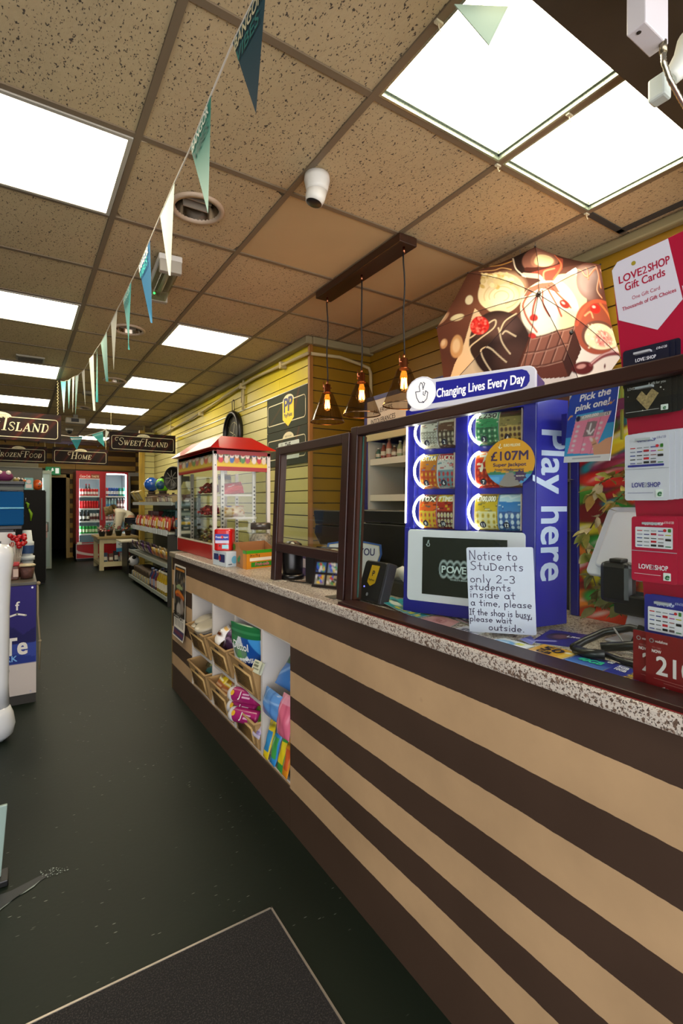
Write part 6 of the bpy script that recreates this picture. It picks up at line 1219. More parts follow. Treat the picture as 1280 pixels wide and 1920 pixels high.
B().prism(orn, fo, .004).done('card', M('2d56a0', .4), q); flat('inner_panel', [[(ow/2+(x-ow/2)*.90, oh/2+(y-oh/2)*.88) for x, y in orn]], M('d8dae0', .4), q, fo, .0046); flat('border_line', [[(ow/2+(x-ow/2)*.93, oh/2+(y-oh/2)*.92) for x, y in orn]], M('c8c0a0', .4), q, fo, .0042)
text('THANK YOU', .04, M('3a3a6a', .5), q, fo, ow*.5, oh*.66, .0055, bold=.02, fit=ow*.75)
B().obox(fo, .1, .2, 0, .02, -.05, 0).done('stand', M('2d56a0', .4), q)
# tills
def till(label, x, y0, y1, z0, z1, zt0, zt1, top_in):
    q = thing('till', label, 'till', (x, mid(y0, y1), .922)); bk_ = M('0f0f0e', .3)
    B().prism([(y0+.05, z0), (y1-.06, z0), (y1, z0+(z1-z0)*.55), (y1-.01, z1), (y0, z1), (y0, z0+(z1-z0)*.5)], (Vector((x+.05, 0, 0)), Vector((0, 1, 0)), Vector((0, 0, 1))), -.05).done('screen_housing', bk_, q, .008)
    B().prism([(y0+top_in, zt0), (y1-top_in, zt0), (y1-top_in*.4, zt1-.01), (y1-top_in*.6, zt1), (y0+top_in*.6, zt1), (y0+top_in*.4, zt1-.01)], (Vector((x+.03, 0, 0)), Vector((0, 1, 0)), Vector((0, 0, 1))), -.04).done('customer_display', M('141412', .3), q, .005)
    B().box(x+.0, x+.05, mid(y0, y1)-.05, mid(y0, y1)+.05, .935, z0+.03).box(x+.005, x+.035, mid(y0, y1)-.03, mid(y0, y1)+.03, z1-.01, zt0+.01).done('pillar', bk_, q, .004)
    B().box(x-.06, x+.16, y0+.03, y1-.03, .922, .985).done('base', M('161615', .4), q, .01); B().box(x-.0615, x-.06, y0+.06, y1-.06, .935, .94).done('drawer_gap', black, q)
    return q
till('black till with a small top display seen behind the small screen', 1.27, 1.88, 2.23, 1.04, 1.142, 1.145, 1.215, .03)
till('large black till behind the glass, left of the lottery stand', 1.235, 1.44, 1.76, 1.0, 1.17, 1.172, 1.222, .02)
q = thing('receipt_roll', 'white receipt paper curling from the till beside the lottery stand', 'receipt', (1.15, 1.36, .922)); B().tube([(1.13, 1.33, .99), (1.13, 1.36, 1.01), (1.14, 1.39, 1.0), (1.15, 1.40, .97)], .02, 8).done('paper', M('cfcac4', .7), q); B().box(1.11, 1.20, 1.31, 1.42, .922, .975).done('printer', black, q, .006)
q = thing('purple_box', 'flat purple and white carton behind the small screen', 'box', (1.2, 2.1, .922)); box('carton', M('4a3a78', .4), q, 1.08, 1.22, 1.78, 2.16, .922, 1.028, .004); box('label_print', M('c9c4d4', .4), q, 1.079, 1.08, 1.82, 2.12, .96, 1.0)
# payment terminal
q = thing('payment_terminal', 'black wedge terminal with a yellow shield sticker behind the glass', 'terminal', (.96, 1.3, .922))
a, c_ = Vector((.960, 1.398, .928)), Vector((.962, 1.278, .928)); ft = frame(a, c_-a, (.30, .10, .95)); tw, th_ = (c_-a).length, .135
B().prism([(0, 0), (tw, 0), (tw, th_-.006), (tw-.006, th_), (.012, th_), (.004, th_-.008)], (ft[0], ft[1], ft[2]), -.035).done('housing', M('1a191d', .3), q, .004)
B().obox(ft, tw, tw+.012, 0, th_, -.034, .002).done('side_bar', M('3a3742', .3), q, .003); B().obox(ft, .02, tw-.02, 0, .02, -.13, -.034).done('stand', black, q)
ys_ = M('d8a81a', .4); flat('shield', [[(.045, .12), (.088, .12), (.082, .062), (.06, .050), (.04, .062)]], ys_, q, ft, .001); text('P', .026, M('1a1a2a', .4), q, ft, .064, .084, .002, bold=.04); text('PayPoint', .009, M('1a1a2a', .4), q, ft, .062, .068, .002, bold=.02)
B().ball(at(ft, .03, .045, .0), .003).done('indicator', M('6a6ae0', .3, emit=1.5), q); flat('card_mark', [circ(.055, .022, .006)], M('8a8a90', .4), q, ft, .001)

# ---------- wall cupboard behind the till
q = thing('wall_cupboard', 'white shelved cupboard with a blue frame behind the till', 'cupboard', (2.35, 2.6, 0)); bl = M('23266e', .4); cw = M('d6d2c2', .5)
X0, X1, Y0, Y1, ZT = 2.15, 2.51, 2.0, 3.02, 2.02
for y in (Y0, 2.50, Y1-.03): box('upright', bl, q, X0, X1, y, y+.03, 0, ZT)
box('top_board', bl, q, X0, X1, Y0, Y1, ZT-.03, ZT); box('back_board', M('6a665a', .6), q, X1-.02, X1-.005, Y0, Y1, 0, ZT)
for z in (.9, 1.09, 1.31, 1.57): box('shelf', cw, q, X0+.02, X1-.02, Y0+.03, Y1-.03, z-.045, z)
for (a, c2) in ((2.53, 2.99), (2.03, 2.50)): box('header_panel', cw, q, X0+.004, X0+.02, a, c2, 1.70, 1.99)
box('pelmet', M('c9bd92', .5), q, X0-.01, X0+.004, Y0+.03, Y1-.03, 1.70, 1.77)
box('side_lining', M('b5b2a6', .5), q, X0+.01, X1-.02, Y1-.045, Y1-.03, .9, 1.70)
fh = frame((X0+.004, 2.98, 1.77), (0, -1, 0), (0, 0, 1)); ink_ = M('33302a', .6)
flat('notice_sheet', [rrect(.02, .015, .34, .20, .004)], M('d9d5c6', .6), q, fh, .001); text('ALLERGIES', .045, ink_, q, fh, .18, .125, .002, bold=.01, fit=.22, rot=.05); text('INTOLERANCES', .05, ink_, q, fh, .18, .055, .002, bold=.01, fit=.28, rot=.05)
for i in range(7):
    tall = .085+.03*((i*7) % 3); y = 2.95-i*.062
    s = can_proto('medicine_bottle', ('teal', 'red', 'pink', 'brown', 'white-capped', 'pale', 'green')[i]+' small bottle on the upper cupboard shelf', 'bottle', 'small bottles on the cupboard shelf', ('4a6a60', '7a3a30', 'a86a5a', '6a4a3a', '8a9a7a', 'a8a498', '4a6a4a')[i], 'c4beac', tall, .022, True, 'd8d4c8'); s.location = (X0+.08, y, 1.57)
for i in range(6):
    s = thing('small_carton', ('pink', 'cream', 'teal', 'white', 'red', 'yellow')[i]+' small carton on the lower cupboard shelf', 'box', (X0+.08, 2.93-i*.075, 1.09), 0, 'small cartons on the cupboard shelf', local=True); box('carton', M(('a86a70', 'c9c0a8', '4a7a78', 'c9ccd0', 'a83a2a', 'c9a82a')[i], .5), s, -.03, .03, -.03, .03, 0, .05+.012*(i % 3), .002); box('label_print', M('d8d4c8', .5), s, -.031, -.03, -.02, .02, .01, .03)

# ---------- lottery stand
LBL = M('1b1c86', .3, name='royal_blue_plastic', coat=.2); LBD = M('14145e', .35); LW = M('d8d8de', .3, name='lottery_white')
t = thing('lottery_stand', 'tall blue lottery ticket stand with twelve numbered tickets and a screen', 'lottery stand', (1.05, .96, .922))
LF = frame((.973, 1.142, .928), (.409, -.913, 0), (.913*.04, .409*.04, 1))
def lb(name, m, x0, x1, y0, y1, z0, z1, par=None, bev=0, **k): return B().obox(LF, x0, x1, y0, y1, z0, z1).done(name, m, par or t, bev, **k)
SWD = .36
lb('body', LBL, -.018, SWD, .0, .60, -.095, -.03, bev=.004)
EZ = Vector((.985, -.17, 0)).normalized(); fP = (at(LF, SWD-.004, .60, .004), -Vector(LF[2]), EZ)
B().obox(fP, .0, .60, .0, .116, -.008, .0).done('side_panel', M('2a2ca0', .25, name='side_panel_blue', coat=.3), t, .001); B().obox(fP, .0, .60, .112, .116, -.06, -.008).done('side_return', LBD, t)
lb('frame_bar', LBL, -.018, .012, .245, .60, -.03, -.005, bev=.002); lb('frame_bar', LBL, .140, .178, .245, .60, -.03, .006, bev=.003); lb('frame_bar', LBL, .325, SWD, .0, .60, -.03, .004, bev=.003)
lb('frame_bar', LBL, -.018, SWD, .578, .602, -.03, .004, bev=.002); lb('lower_base', LBL, -.018, SWD, .0, .04, -.03, .0, bev=.002); lb('frame_bar', LBL, -.018, .0, .03, .25, -.03, -.002, bev=.002)
lb('light_strip', M('ffe9e0', .4, emit=6), -.0165, -.0138, .262, .572, -.005, .0)
rows = ((.484, .577), (.364, .470), (.246, .350)); cols = ((.012, .140), (.178, .325))
ltw = M('fff2e2', .4, emit=22, name='ring_light')
tk = [['cfcabc', '5a5248', '6a6258', '8a3a2a'], ['6a4a3a', 'd8c8b0', '3a2a24', 'b8a890'], ['3f8a5a', 'cfe0c0', '2a4a3a', 'd8d8c0'], ['8a7a4a', '4a3a22', 'c8a860', '5a2a2a'], ['b8722a', 'd8b03a', 'a8301e', '3a5a9a'], ['c9c0bc', 'c02a34', '3a7a8a', 'a83038'], ['c02a1e', 'e06a2a', '7a1a14', 'e8d8c0'], ['a8682a', '6a4a22', 'c8b890', '8a2a1e'], ['d85a22', '5a5a50', 'c8b83a', '7a2a14'], ['a8281e', 'c8a82a', '4a1a14', 'd8d0b8'], ['c8a82a', '8a7a3a', 'd8d0a8', '5a5a3a'], ['3a78b8', 'b8d0e0', '2a4a8a', 'd8e0e8']]
def ticket_art(k):
    def f(i):
        c = tk[k]; r_ = random.Random(k*13+1); i.rect(0, 0, 1, 1, c[0])
        for q_ in range(60): i.rect(*(lambda x, y: (x, y, x+r_.uniform(.03, .25), y+r_.uniform(.008, .04)))(r_.random(), r_.random()), c[r_.randrange(1, 4)], .8)
        i.rect(.05, .70, .95, .92, c[1]); i.line([(.1, .8), (.4, .86), (.55, .76), (.9, .84)], .05, c[3]); i.rect(.05, .12, .95, .5, c[2], .8)
        n_ = 4 if k % 3 else 5
        for a in range(n_):
            for e in range(3): i.ell(.14+a*.72/(n_-1), .19+e*.12, .065, .045, c[3] if (k % 2) else c[0]); i.ell(.14+a*.72/(n_-1), .19+e*.12, .03, .02, c[1])
        i.line([(0, 0), (0, 1)], .03, 'e8e4d8', .6)
    return f
titles = {0: '£4', 2: '£250', 4: 'EXTRA', 5: 'LUCKY', 6: '7s', 8: '10X', 9: '7 TIMES', 10: '£100,000'}
n = 0
for r_, (z0, z1) in enumerate(rows):
    for c, (s0, s1) in enumerate(cols):
        hgt = z1-z0
        def cyl(x, y, z0=z0, hgt=hgt, s0=s0): a = math.pi*(y/hgt-.5); return at(LF, x, z0+hgt*.5+hgt*.49*math.sin(a*.96), -.03+.036*math.cos(a)**.6 if abs(a) < 1.57 else -.03)
        sp = s0+.02; w2 = (s1-sp)/2
        for k in range(2):
            ti = r_*4+c*2+k
            p_ = sheet('scratch_ticket', w2-.001, hgt, 48, ticket_art(ti), t, LF, mat=print_mat('ticket_gloss', .3), warp=lambda x, y, k=k, sp=sp, w2=w2, cyl=cyl: cyl(sp+k*w2+x, y))
            bd = lambda x, y, z, k=k, sp=sp, w2=w2, cyl=cyl: cyl(sp+k*w2+x, y)+LF[1].cross(LF[2])*(.0012+z)
            cx_, cy_ = w2*.36, hgt*.24
            vs_ = [bd(cx_+.0085*math.cos(a), cy_+.0085*math.sin(a), 0) for a in [q_*math.pi/9 for q_ in range(18)]]
            B().add(vs_, [tuple(range(18))]).done('number_spot', M('20203a', .4), p_, norm=False); text(str(ti+1), .012, M('f0f0f0', .4), p_, None, cx_, cy_-.0042, .0006, bold=.03, bend=bd)
            if ti in titles: text(titles[ti], .02 if ti not in (6,) else .05, M('f4ecd8' if ti not in (0, 2) else '3a342c', .4), p_, None, w2*.5, hgt*(.70 if ti != 6 else .45), .0008, bold=.04, fit=w2*(.78 if ti not in (6,) else .6), bend=bd)
        # glowing arc at the left end, end cheek, clear cover
        b = B(); b.tube([cyl(s0+.005+.034*(1-math.cos(math.pi*(j/20-.5))), hgt*j/20)+LF[1].cross(LF[2])*.004 for j in range(2, 19)], .0034, 6); b.done('ring_light', ltw, t)
        B().add([cyl(s0+.001, hgt*j/14) for j in range(15)], [tuple(range(15))]).done('end_cheek', LBL, t, norm=False)
        b = B(); vs_ = []
        for j in range(15): vs_ += [cyl(s0+.002, hgt*j/14)+LF[1].cross(LF[2])*.008, cyl(s1, hgt*j/14)+LF[1].cross(LF[2])*.008]
        b.add(vs_, [(2*j, 2*j+1, 2*j+3, 2*j+2) for j in range(14)], 0, True).done('clear_cover', pane, t)
        lb('window_edge', M('b9a898', .3, .5), s1-.002, s1, z0+.004, z1-.004, -.03, .012)
# lower screen
lw_ = B().prism(rrect(-.002, .036, .335, .244, .010), LF, .006).done('screen_surround', LW, t, .001)
def pw_art(i):
    i.rect(0, 0, 1, 1, '121411'); i.grad((0, 0), (1, 1), '1e2420', .6)
    for k in range(9):
        x = .27+.082*k; i.ell(x, .46, .052, .145, 'a9b8b4')
    for k in range(9):
        x = .27+.082*k; i.ell(x, .46, .046, .128, '3a4a48'); i.ell(x, .46, .041, .115, '121816')
    i.poly(rrect(.60, .075, .75, .165, .03), 'a8b0a4')
sh_ = sheet('display', .243, .165, 80, pw_art, t, (at(LF, .046, .058, 0), LF[1], LF[2]), .0075, print_mat('lit_display', .15, emit=.55), bg='141612')
fS = (at(LF, .046, .058, .008), LF[1], LF[2]); si = M('9aa8a4', .4, emit=.4)
for k, ch in enumerate('POWERBALL'): text(ch, .028, si, sh_, fS, .243*(.27+.082*k), .165*.46-.010, .0004, bold=.05)
text("WORLD'S BIGGEST ROLLING JACKPOTS", .0065, si, sh_, fS, .243*.6, .045, .0004, fit=.12); text('Play here', .009, M('1a1c1a', .4), sh_, fS, .243*.675, .0165, .0006, bold=.02); strokes('crossed_fingers', [([(.014, .142), (.016, .150), (.018, .156)], .0015), ([(.020, .156), (.019, .150), (.021, .145)], .0015), ([(.012, .144), (.015, .139), (.021, .139), (.023, .145)], .0015)], si, sh_, fS, .0004)
# header
hd = B(); hp_ = [(-.0, .598), (.36, .598), (.36, .668)]+[(.355, .676), (.345, .681), (.335, .682)]+[(.085, .682)]+[(.04+.05*math.cos(R(a)), .645+.05*math.sin(R(a))) for a in range(50, 231, 20)]
hd.prism(hp_, (at(LF, 0, 0, .002), LF[1], LF[2]), .018).done('header', LW, t, .002)
lb('header_box', LBL, .05, SWD, .60, .665, -.095, .002, bev=.004)
fH = (at(LF, 0, 0, .0205), LF[1], LF[2])
flat('blue_band', [[(.06, .610), (.325, .622), (.338, .628), (.345, .640), (.345, .655), (.338, .668), (.325, .674), (.085, .672), (.085, .63)]], M('20228f', .3), t, fH, .0004)
flat('logo_disc', [circ(.04, .643, .046, 30)], M('eceae6', .35, emit=.25), t, fH, .001)
dk = M('1c1c3a', .5)
strokes('crossed_fingers', [([(.036, .650), (.033, .665), (.038, .676), (.043, .672), (.046, .655)], .0022), ([(.046, .676), (.051, .672), (.045, .655)], .0022), ([(.036, .650), (.022, .650), (.026, .632), (.034, .618), (.048, .616), (.058, .626), (.061, .644), (.054, .650), (.052, .640)], .0022), ([(.047, .648), (.046, .640), (.052, .636)], .002), ([(.044, .62), (.048, .618)], .002)], dk, t, fH, .0016)
text('Changing Lives Every Day', .036, M('f4f2f0', .4, emit=.2), t, (at(LF, 0, 0, .0205), (Vector(LF[1])+.045*Vector(LF[2])).normalized(), LF[2]), .21, .622, .0012, bold=.022, fit=.245)
text('Play here', .128, M('c4d4ee', .35), t, fP, .078, .024, .0006, 'LEFT', bold=.02, fit=.395)
# jackpot badge
fB = (at(LF, .298, .428, .030), LF[1], LF[2])
def jb(i):
    i.rect(0, 0, 1, 1, 'd8981a'); i.rect(0, 0, 1, .30, '4a90c4'); i.poly([(0, .28), (.2, .33), (.4, .29), (.6, .32), (.8, .29), (1, .33), (1, .26), (0, .26)], '3a7a5a'); i.poly([(.44, .30), (.56, .30), (.78, 0), (.26, 0)], '8a8078'); i.poly([(.40, .32), (.5, .36), (.6, .32)], '6a5a50'); i.rect(0, .1, .3, .2, '6ab0d8', .6)
nn_ = 44; vs_ = [(0, 0)]+[(.064*r__/6*math.cos(a), .064*r__/6*math.sin(a)) for r__ in range(1, 7) for a in [k*2*math.pi/nn_ for k in range(nn_)]]
g2, gf = grid2(1, 1, 46, 46); inside = []
pts_ = (g2-.5)*.128; ok = np.hypot(pts_[:, 0], pts_[:, 1]) < .0665; rr_ = np.hypot(pts_[:, 0], pts_[:, 1]); pts_ = np.where((rr_ > .064)[:, None], pts_*(.064/np.maximum(rr_, 1e-9))[:, None], pts_)
ik = Ink(g2, 'd8981a', .03); jb(ik)
bg_ = inked('jackpot_badge', [at(fB, x, y, 0) for x, y in pts_], [f for f in gf if all(ok[v] for v in f)], ik.c, t, print_mat('badge_print', .35)); bg_['label'] = 'round orange jackpot badge'
B().obox(fB, -.01, .01, -.02, .02, -.028, -.001).done('badge_stalk', pane, bg_)
nv = M('3a1a4a', .45)
text('£107M', .034, nv, bg_, fB, 0, .006, .001, bold=.026, fit=.095); text('Super Jackpot', .013, nv, bg_, fB, 0, -.010, .001, bold=.03, fit=.085); text('Friday 20th September', .0075, nv, bg_, fB, 0, -.021, .001, bold=.02, fit=.075); text('EURO MILLIONS', .010, M('e8d8a8', .4), bg_, fB, .006, .042, .001, bold=.04, fit=.042); strokes('crossed_fingers', [([(-.026, .040), (-.024, .050)], .0016), ([(-.029, .043), (-.026, .038), (-.020, .040)], .0016)], M('f0ece0', .4), bg_, fB, .001)
flat('star_print', [[(.028+(.017 if k % 2 else .012)*math.cos(k*math.pi/9), -.036+(.017 if k % 2 else .012)*math.sin(k*math.pi/9)) for k in range(18)]], nv, bg_, fB, .0012); text('MUST BE WON', .005, M('e8d8c8', .4), bg_, fB, .028, -.038, .002, bold=.02, fit=.02)

# ---------- hand-written notice
circ_ = lambda cx, cy, rx, ry, a0=0, a1=360, n_=10: arc(cx, cy, rx, ry, a0, a1, n_)
HW = {'a': (.55, [circ_(.24, .25, .2, .25, 20, 380), [(.45, .5), (.46, .05), (.52, 0)]]), 'b': (.52, [[(.06, 1), (.06, 0)], circ_(.26, .25, .2, .24)]), 'c': (.5, [circ_(.27, .25, .22, .25, 50, 310)]), 'd': (.55, [circ_(.24, .25, .2, .25), [(.46, 1), (.46, 0)]]), 'e': (.52, [[(.05, .26), (.46, .26)], circ_(.26, .25, .21, .25, 3, 310)]), 'f': (.4, [circ_(.32, .8, .14, .2, 50, 180)+[(.18, 0)], [(.0, .52), (.36, .52)]]), 'h': (.55, [[(.06, 1), (.06, 0)], circ_(.26, .28, .2, .22, 170, 0)+[(.46, 0)]]), 'i': (.2, [[(.1, .5), (.1, 0)], [(.1, .75), (.11, .78)]]), 'l': (.2, [[(.1, 1), (.1, 0)]]), 'm': (.8, [[(.06, .5), (.06, 0)], circ_(.22, .3, .16, .2, 170, 0)+[(.38, 0)], circ_(.54, .3, .16, .2, 170, 0)+[(.70, 0)]]), 'n': (.55, [[(.06, .5), (.06, 0)], circ_(.26, .28, .2, .22, 170, 0)+[(.46, 0)]]), 'o': (.52, [circ_(.26, .25, .21, .25)]), 'p': (.52, [[(.06, .5), (.06, -.45)], circ_(.27, .25, .2, .25)]), 's': (.45, [[(.38, .45), (.2, .5), (.08, .4), (.2, .28), (.36, .18), (.28, .02), (.06, .03)]]), 't': (.42, [[(.2, .85), (.2, .05), (.3, 0)], [(.0, .5), (.4, .52)]]), 'u': (.52, [[(.06, .5)]+circ_(.25, .2, .19, .2, 180, 360)+[(.45, .5), (.45, 0)]]), 'w': (.7, [[(.03, .5), (.17, 0), (.33, .45), (.5, 0), (.65, .5)]]), 'y': (.5, [[(.05, .5), (.25, .05)], [(.46, .5), (.14, -.45)]]), 'N': (.75, [[(.08, 0), (.06, 1), (.6, .02), (.62, 1)]]), 'S': (.6, [[(.52, .92), (.3, 1), (.1, .82), (.2, .6), (.45, .45), (.52, .2), (.3, .0), (.05, .08)]]), 'D': (.65, [[(.08, .75), (.08, 0)], [(.0, .75)]+circ_(.2, .37, .38, .38, 90, -90)+[(.02, 0)]]), 'I': (.34, [[(.17, .9), (.17, 0)], [(.02, .9), (.32, .9)], [(.02, 0), (.32, 0)]]), '2': (.6, [circ_(.28, .7, .22, .24, 160, -30)+[(.06, .0), (.52, .02)]]), '3': (.55, [circ_(.24, .7, .22, .22, 150, -80)+circ_(.24, .24, .24, .24, 80, -150)]), '-': (.5, [[(.08, .4), (.42, .42)]]), ',': (.2, [[(.12, .08), (.06, -.12)]]), '.': (.2, [[(.08, .02), (.12, .04)]]), ' ': (.32, [])}
q = thing('notice', 'white card with a hand-written notice to students standing behind the glass', 'sign', (.97, .79, .922))
fN = frame((.954, .884, .926), (.09, -.13, .006), (.004, .003, 1)); nw, nh = .158, .212
B().prism(rrect(0, 0, nw, nh, .005), (fN[0], fN[1], fN[2]), -.003).done('card', M('cfcfe2', .35, name='notice_card'), q, .0005)
B().obox(fN, .05, .11, 0, .06, -.03, -.003).done('easel', M('c4c4d2', .4), q)
lst = []
for s_, x0, y0, x1, ch in (('Notice to', .04, .855, .78, .110), ('StuDents', .05, .735, .87, .105), ('only 2-3', .04, .59, .74, .092), ('students', .03, .50, .67, .086), ('inside at', .03, .41, .73, .085), ('a time, please', .04, .315, .96, .080), ('If the shop is busy,', .015, .205, .955, .075), ('please wait', .015, .128, .66, .070), ('outside.', .30, .035, .84, .078)):
    pen = 0; st = []
    rj = random.Random(s_)
    for ch_ in s_:
        w_, ss = HW[ch_]
        for p_ in ss: st.append([(pen+px+rj.uniform(-.015, .015), py+rj.uniform(-.015, .015)) for px, py in p_])
        pen += w_+.10
    kx = (x1-x0)*nw/pen; ky = ch*nh
    slope = -.03
    for p_ in st: lst.append(([(x0*nw+px*kx, y0*nh+py*ky+slope*(px*kx)*.5) for px, py in p_], .0019))
lst.append(([(.79*nw, .185*nh), (.94*nw, .178*nh)], .0018))
strokes('handwriting', lst, M('38244e', .6, name='marker_ink'), q, fN, .0006)

# ---------- cards lying on the counter
def flat_card(name, label, P, z, art, n=24, txt=()):
    q = thing(name, label, 'card', (P[0][0], P[0][1], z)); a = Vector((*P[3], z)); ex = Vector((*P[2], z))-a; ey = Vector((*P[0], z))-a; w, h = ex.length, ey.length
    A = [Vector((*p_, z)) for p_ in P]
    B().add([p_-Vector((0, 0, .0012)) for p_ in A]+A, [(0, 1, 2, 3), (7, 6, 5, 4)]+[(k, (k+1) % 4, 4+(k+1) % 4, 4+k) for k in range(4)]).done('card', M('d8d8d8', .4), q)
    wp_ = lambda x, y: (A[3]*(1-x/w)+A[2]*(x/w))*(1-y/h)+(A[0]*(1-x/w)+A[1]*(x/w))*(y/h)+Vector((0, 0, .0006))
    sheet('printed_face', w, h, n, art, q, None, warp=wp_, mat=print_mat('card_gloss', .3))
    for s_, fx, fy, sz, c_, ft_ in txt: text(s_, sz, M(c_, .4), q, None, w*fx, h*fy, .0006, bold=.03, fit=ft_*w, bend=lambda x, y, z_: wp_(x, y)+Vector((0, 0, .0006+z_)))
    return q
zc = .9240
teal = lambda k: (lambda i: (i.rect(0, 0, 1, 1, '2a9aa8'), i.line([(0, .2+.1*k), (1, .6)], .14, 'd8d02a'), i.ell(.5, .5, .28, .2, 'd8e0da'), i.rect(.7, .1, .95, .3, 'e0d83a'), i.ell(.3, .75, .15, .1, '1a4a5a')))
for k in range(4): flat_card('leaflet', ('lowest', 'second', 'third', 'topmost')[k]+' teal and yellow leaflet in the fanned pile behind the glass', [(1.107-.015*k, 1.245+.028*k), (1.050-.012*k, 1.09+.026*k), (.945-.0*k, 1.075+.026*k), (.99-.0*k, 1.225+.028*k)], zc+.0026*k, teal(k), 26)
flat_card('leaflet', 'salmon pink leaflet lying in front of the lottery stand', [(1.03, 1.07), (1.015, .975), (.928, .94), (.932, 1.056)], zc, lambda i: (i.rect(0, 0, 1, 1, 'd8a29a'), i.ell(.45, .55, .22, .25, 'c07a74'), i.ell(.45, .55, .16, .18, 'd8a29a'), i.rect(0, .7, 1, 1, 'c88a82', .6)), 22, (('£2', .45, .42, .022, 'a85a58', .2),))
flat_card('leaflet', 'dark leaflet with white lettering beside the pink one', [(1.07, 1.02), (1.055, .92), (1.0, .90), (1.025, 1.0)], zc+.002, lambda i: (i.rect(0, 0, 1, 1, '33302e'), i.line([(0, .1), (1, .2)], .08, 'd8a29a')), 18, (('£40', .5, .35, .03, 'e0dcd8', .6),))
flat_card('leaflet', 'white leaflet with blue print left of the notice', [(1.0, .935), (.985, .862), (.922, .858), (.924, .93)], zc, lambda i: (i.rect(0, 0, 1, 1, 'd4d4e0'), i.line([(.1, .3), (.9, .36)], .05, '3a3a7a'), i.line([(.1, .7), (.8, .74)], .04, '5a5a9a')), 18, (('£15', .5, .42, .03, '2a2a5a', .5),))
flat_card('sim_card_pack', 'white and sky blue card under the foot of the notice', [(.985, .80), (.985, .718), (.926, .714), (.921, .815)], zc, lambda i: (i.rect(0, 0, 1, 1, 'dfe4ea'), i.ell(.35, .5, .3, .3, '4a9ad8'), i.ell(.3, .55, .16, .15, 'a8d0ee'), i.rect(.55, .6, .8, .9, 'd8d83a')), 22)
flat_card('sim_card_pack', 'yellow card with large black 50 GB print on the counter', [(1.019, .716), (1.02, .630), (.929, .629), (.925, .708)], zc, lambda i: (i.rect(0, 0, 1, 1, 'dca81c'), i.rect(.82, .05, .96, .95, 'e8c040'), i.ell(.28, .2, .16, .12, 'e8e2d8'), i.ell(.85, .78, .09, .07, 'f0ead8')), 24, (('50', .45, .55, .042, '1a1710', .55), ('GB', .40, .30, .026, '1a1710', .4), ('with', .45, .88, .009, '1a1710', .2)))
flat_card('sim_card_pack', 'blue and violet card with green 40GB print on the counter', [(1.018, .624), (1.026, .545), (.929, .541), (.930, .622)], zc, lambda i: (i.rect(0, 0, 1, 1, '3a6ac4'), i.grad((0, .2), (.3, 1), '2a2a8a', .9), i.grad((0, .6), (0, 0), '6aa8e8', .6), i.ell(.5, .12, .18, .12, 'e0e8f0')), 24, (('40GB', .48, .50, .030, '2ac09a', .62), ('O₂' if False else 'O2', .84, .80, .018, 'e8ecf8', .14), ('BIG', .3, .84, .010, 'd8dcf4', .16)))
flat_card('sim_card_pack', 'dark blue card with yellow price ovals on the counter', [(1.030, .545), (1.014, .487), (.927, .466), (.928, .534)], zc+.0018, lambda i: (i.rect(0, 0, 1, 1, '2a3494'), i.rect(0, .82, 1, 1, '3a4058'), i.ell(.78, .58, .12, .075, 'd8b81e'), i.ell(.74, .40, .12, .075, 'd8b81e'), i.ell(.70, .22, .12, .075, 'd8b81e'), i.rect(.35, .02, .75, .1, 'd8d8d8')), 24, (('5GB', .30, .62, .020, 'e4e8f8', .36), ('10GB', .30, .44, .020, 'e4e8f8', .36), ('20', .70, .18, .009, '2a2a1a', .12), ('15', .74, .36, .009, '2a2a1a', .12), ('10', .78, .54, .009, '2a2a1a', .12)))
flat_card('leaflet', 'violet printed leaflet lying behind the notice', [(1.150, .79), (1.185, .70), (1.045, .672), (1.005, .745)], zc, lambda i: (i.rect(0, 0, 1, 1, '33308a'), i.ell(.4, .6, .28, .25, '3a2a2e'), i.ell(.45, .6, .18, .15, '6a4a4a'), i.line([(.1, .15), (.5, .25)], .08, 'a8a8e0')), 24, (('Lite', .75, .6, .022, 'e8e8f4', .3),))
flat_card('leaflet', 'pale violet leaflet under the dark one behind the notice', [(1.05, .775), (1.02, .74), (.985, .725), (1.0, .77)], zc+.0016, lambda i: (i.rect(0, 0, 1, 1, '6a6ac0'), i.line([(0, .4), (1, .6)], .1, '9a9ae0')), 12)

# ---------- black wire stand
q = thing('wire_stand', 'black curved stand lying on the counter in front of the white monitor', 'stand', (1.08, .6, .922)); bp_ = M('17181a', .35)
B().tube([(1.01, .635, .934), (1.005, .60, .934), (1.02, .575, .936)], .010, 8).tube([(1.012, .64, .936), (1.06, .645, .942), (1.10, .62, .962), (1.12, .575, .978), (1.12, .53, .975), (1.09, .49, .95), (1.06, .465, .936)], .0085, 8).tube([(1.03, .585, .934), (1.02, .53, .932), (1.025, .48, .932), (1.04, .45, .934)], .006, 8).tube([(1.05, .60, .94), (1.09, .55, .95), (1.10, .50, .955)], .010, 8).done('leg', bp_, q)
B().tube([(1.10, .60, .975), (1.085, .56, .94), (1.05, .50, .936), (1.04, .48, .94)], .0022, 5).done('cable', M('8a8a8e', .4), q)
B().prism([(0, 0), (.05, .01), (.06, .05), (.02, .06)], frame((1.115, .575, .928), (0, -1, 0), (.2, 0, 1)), .012).done('bracket', bp_, q)
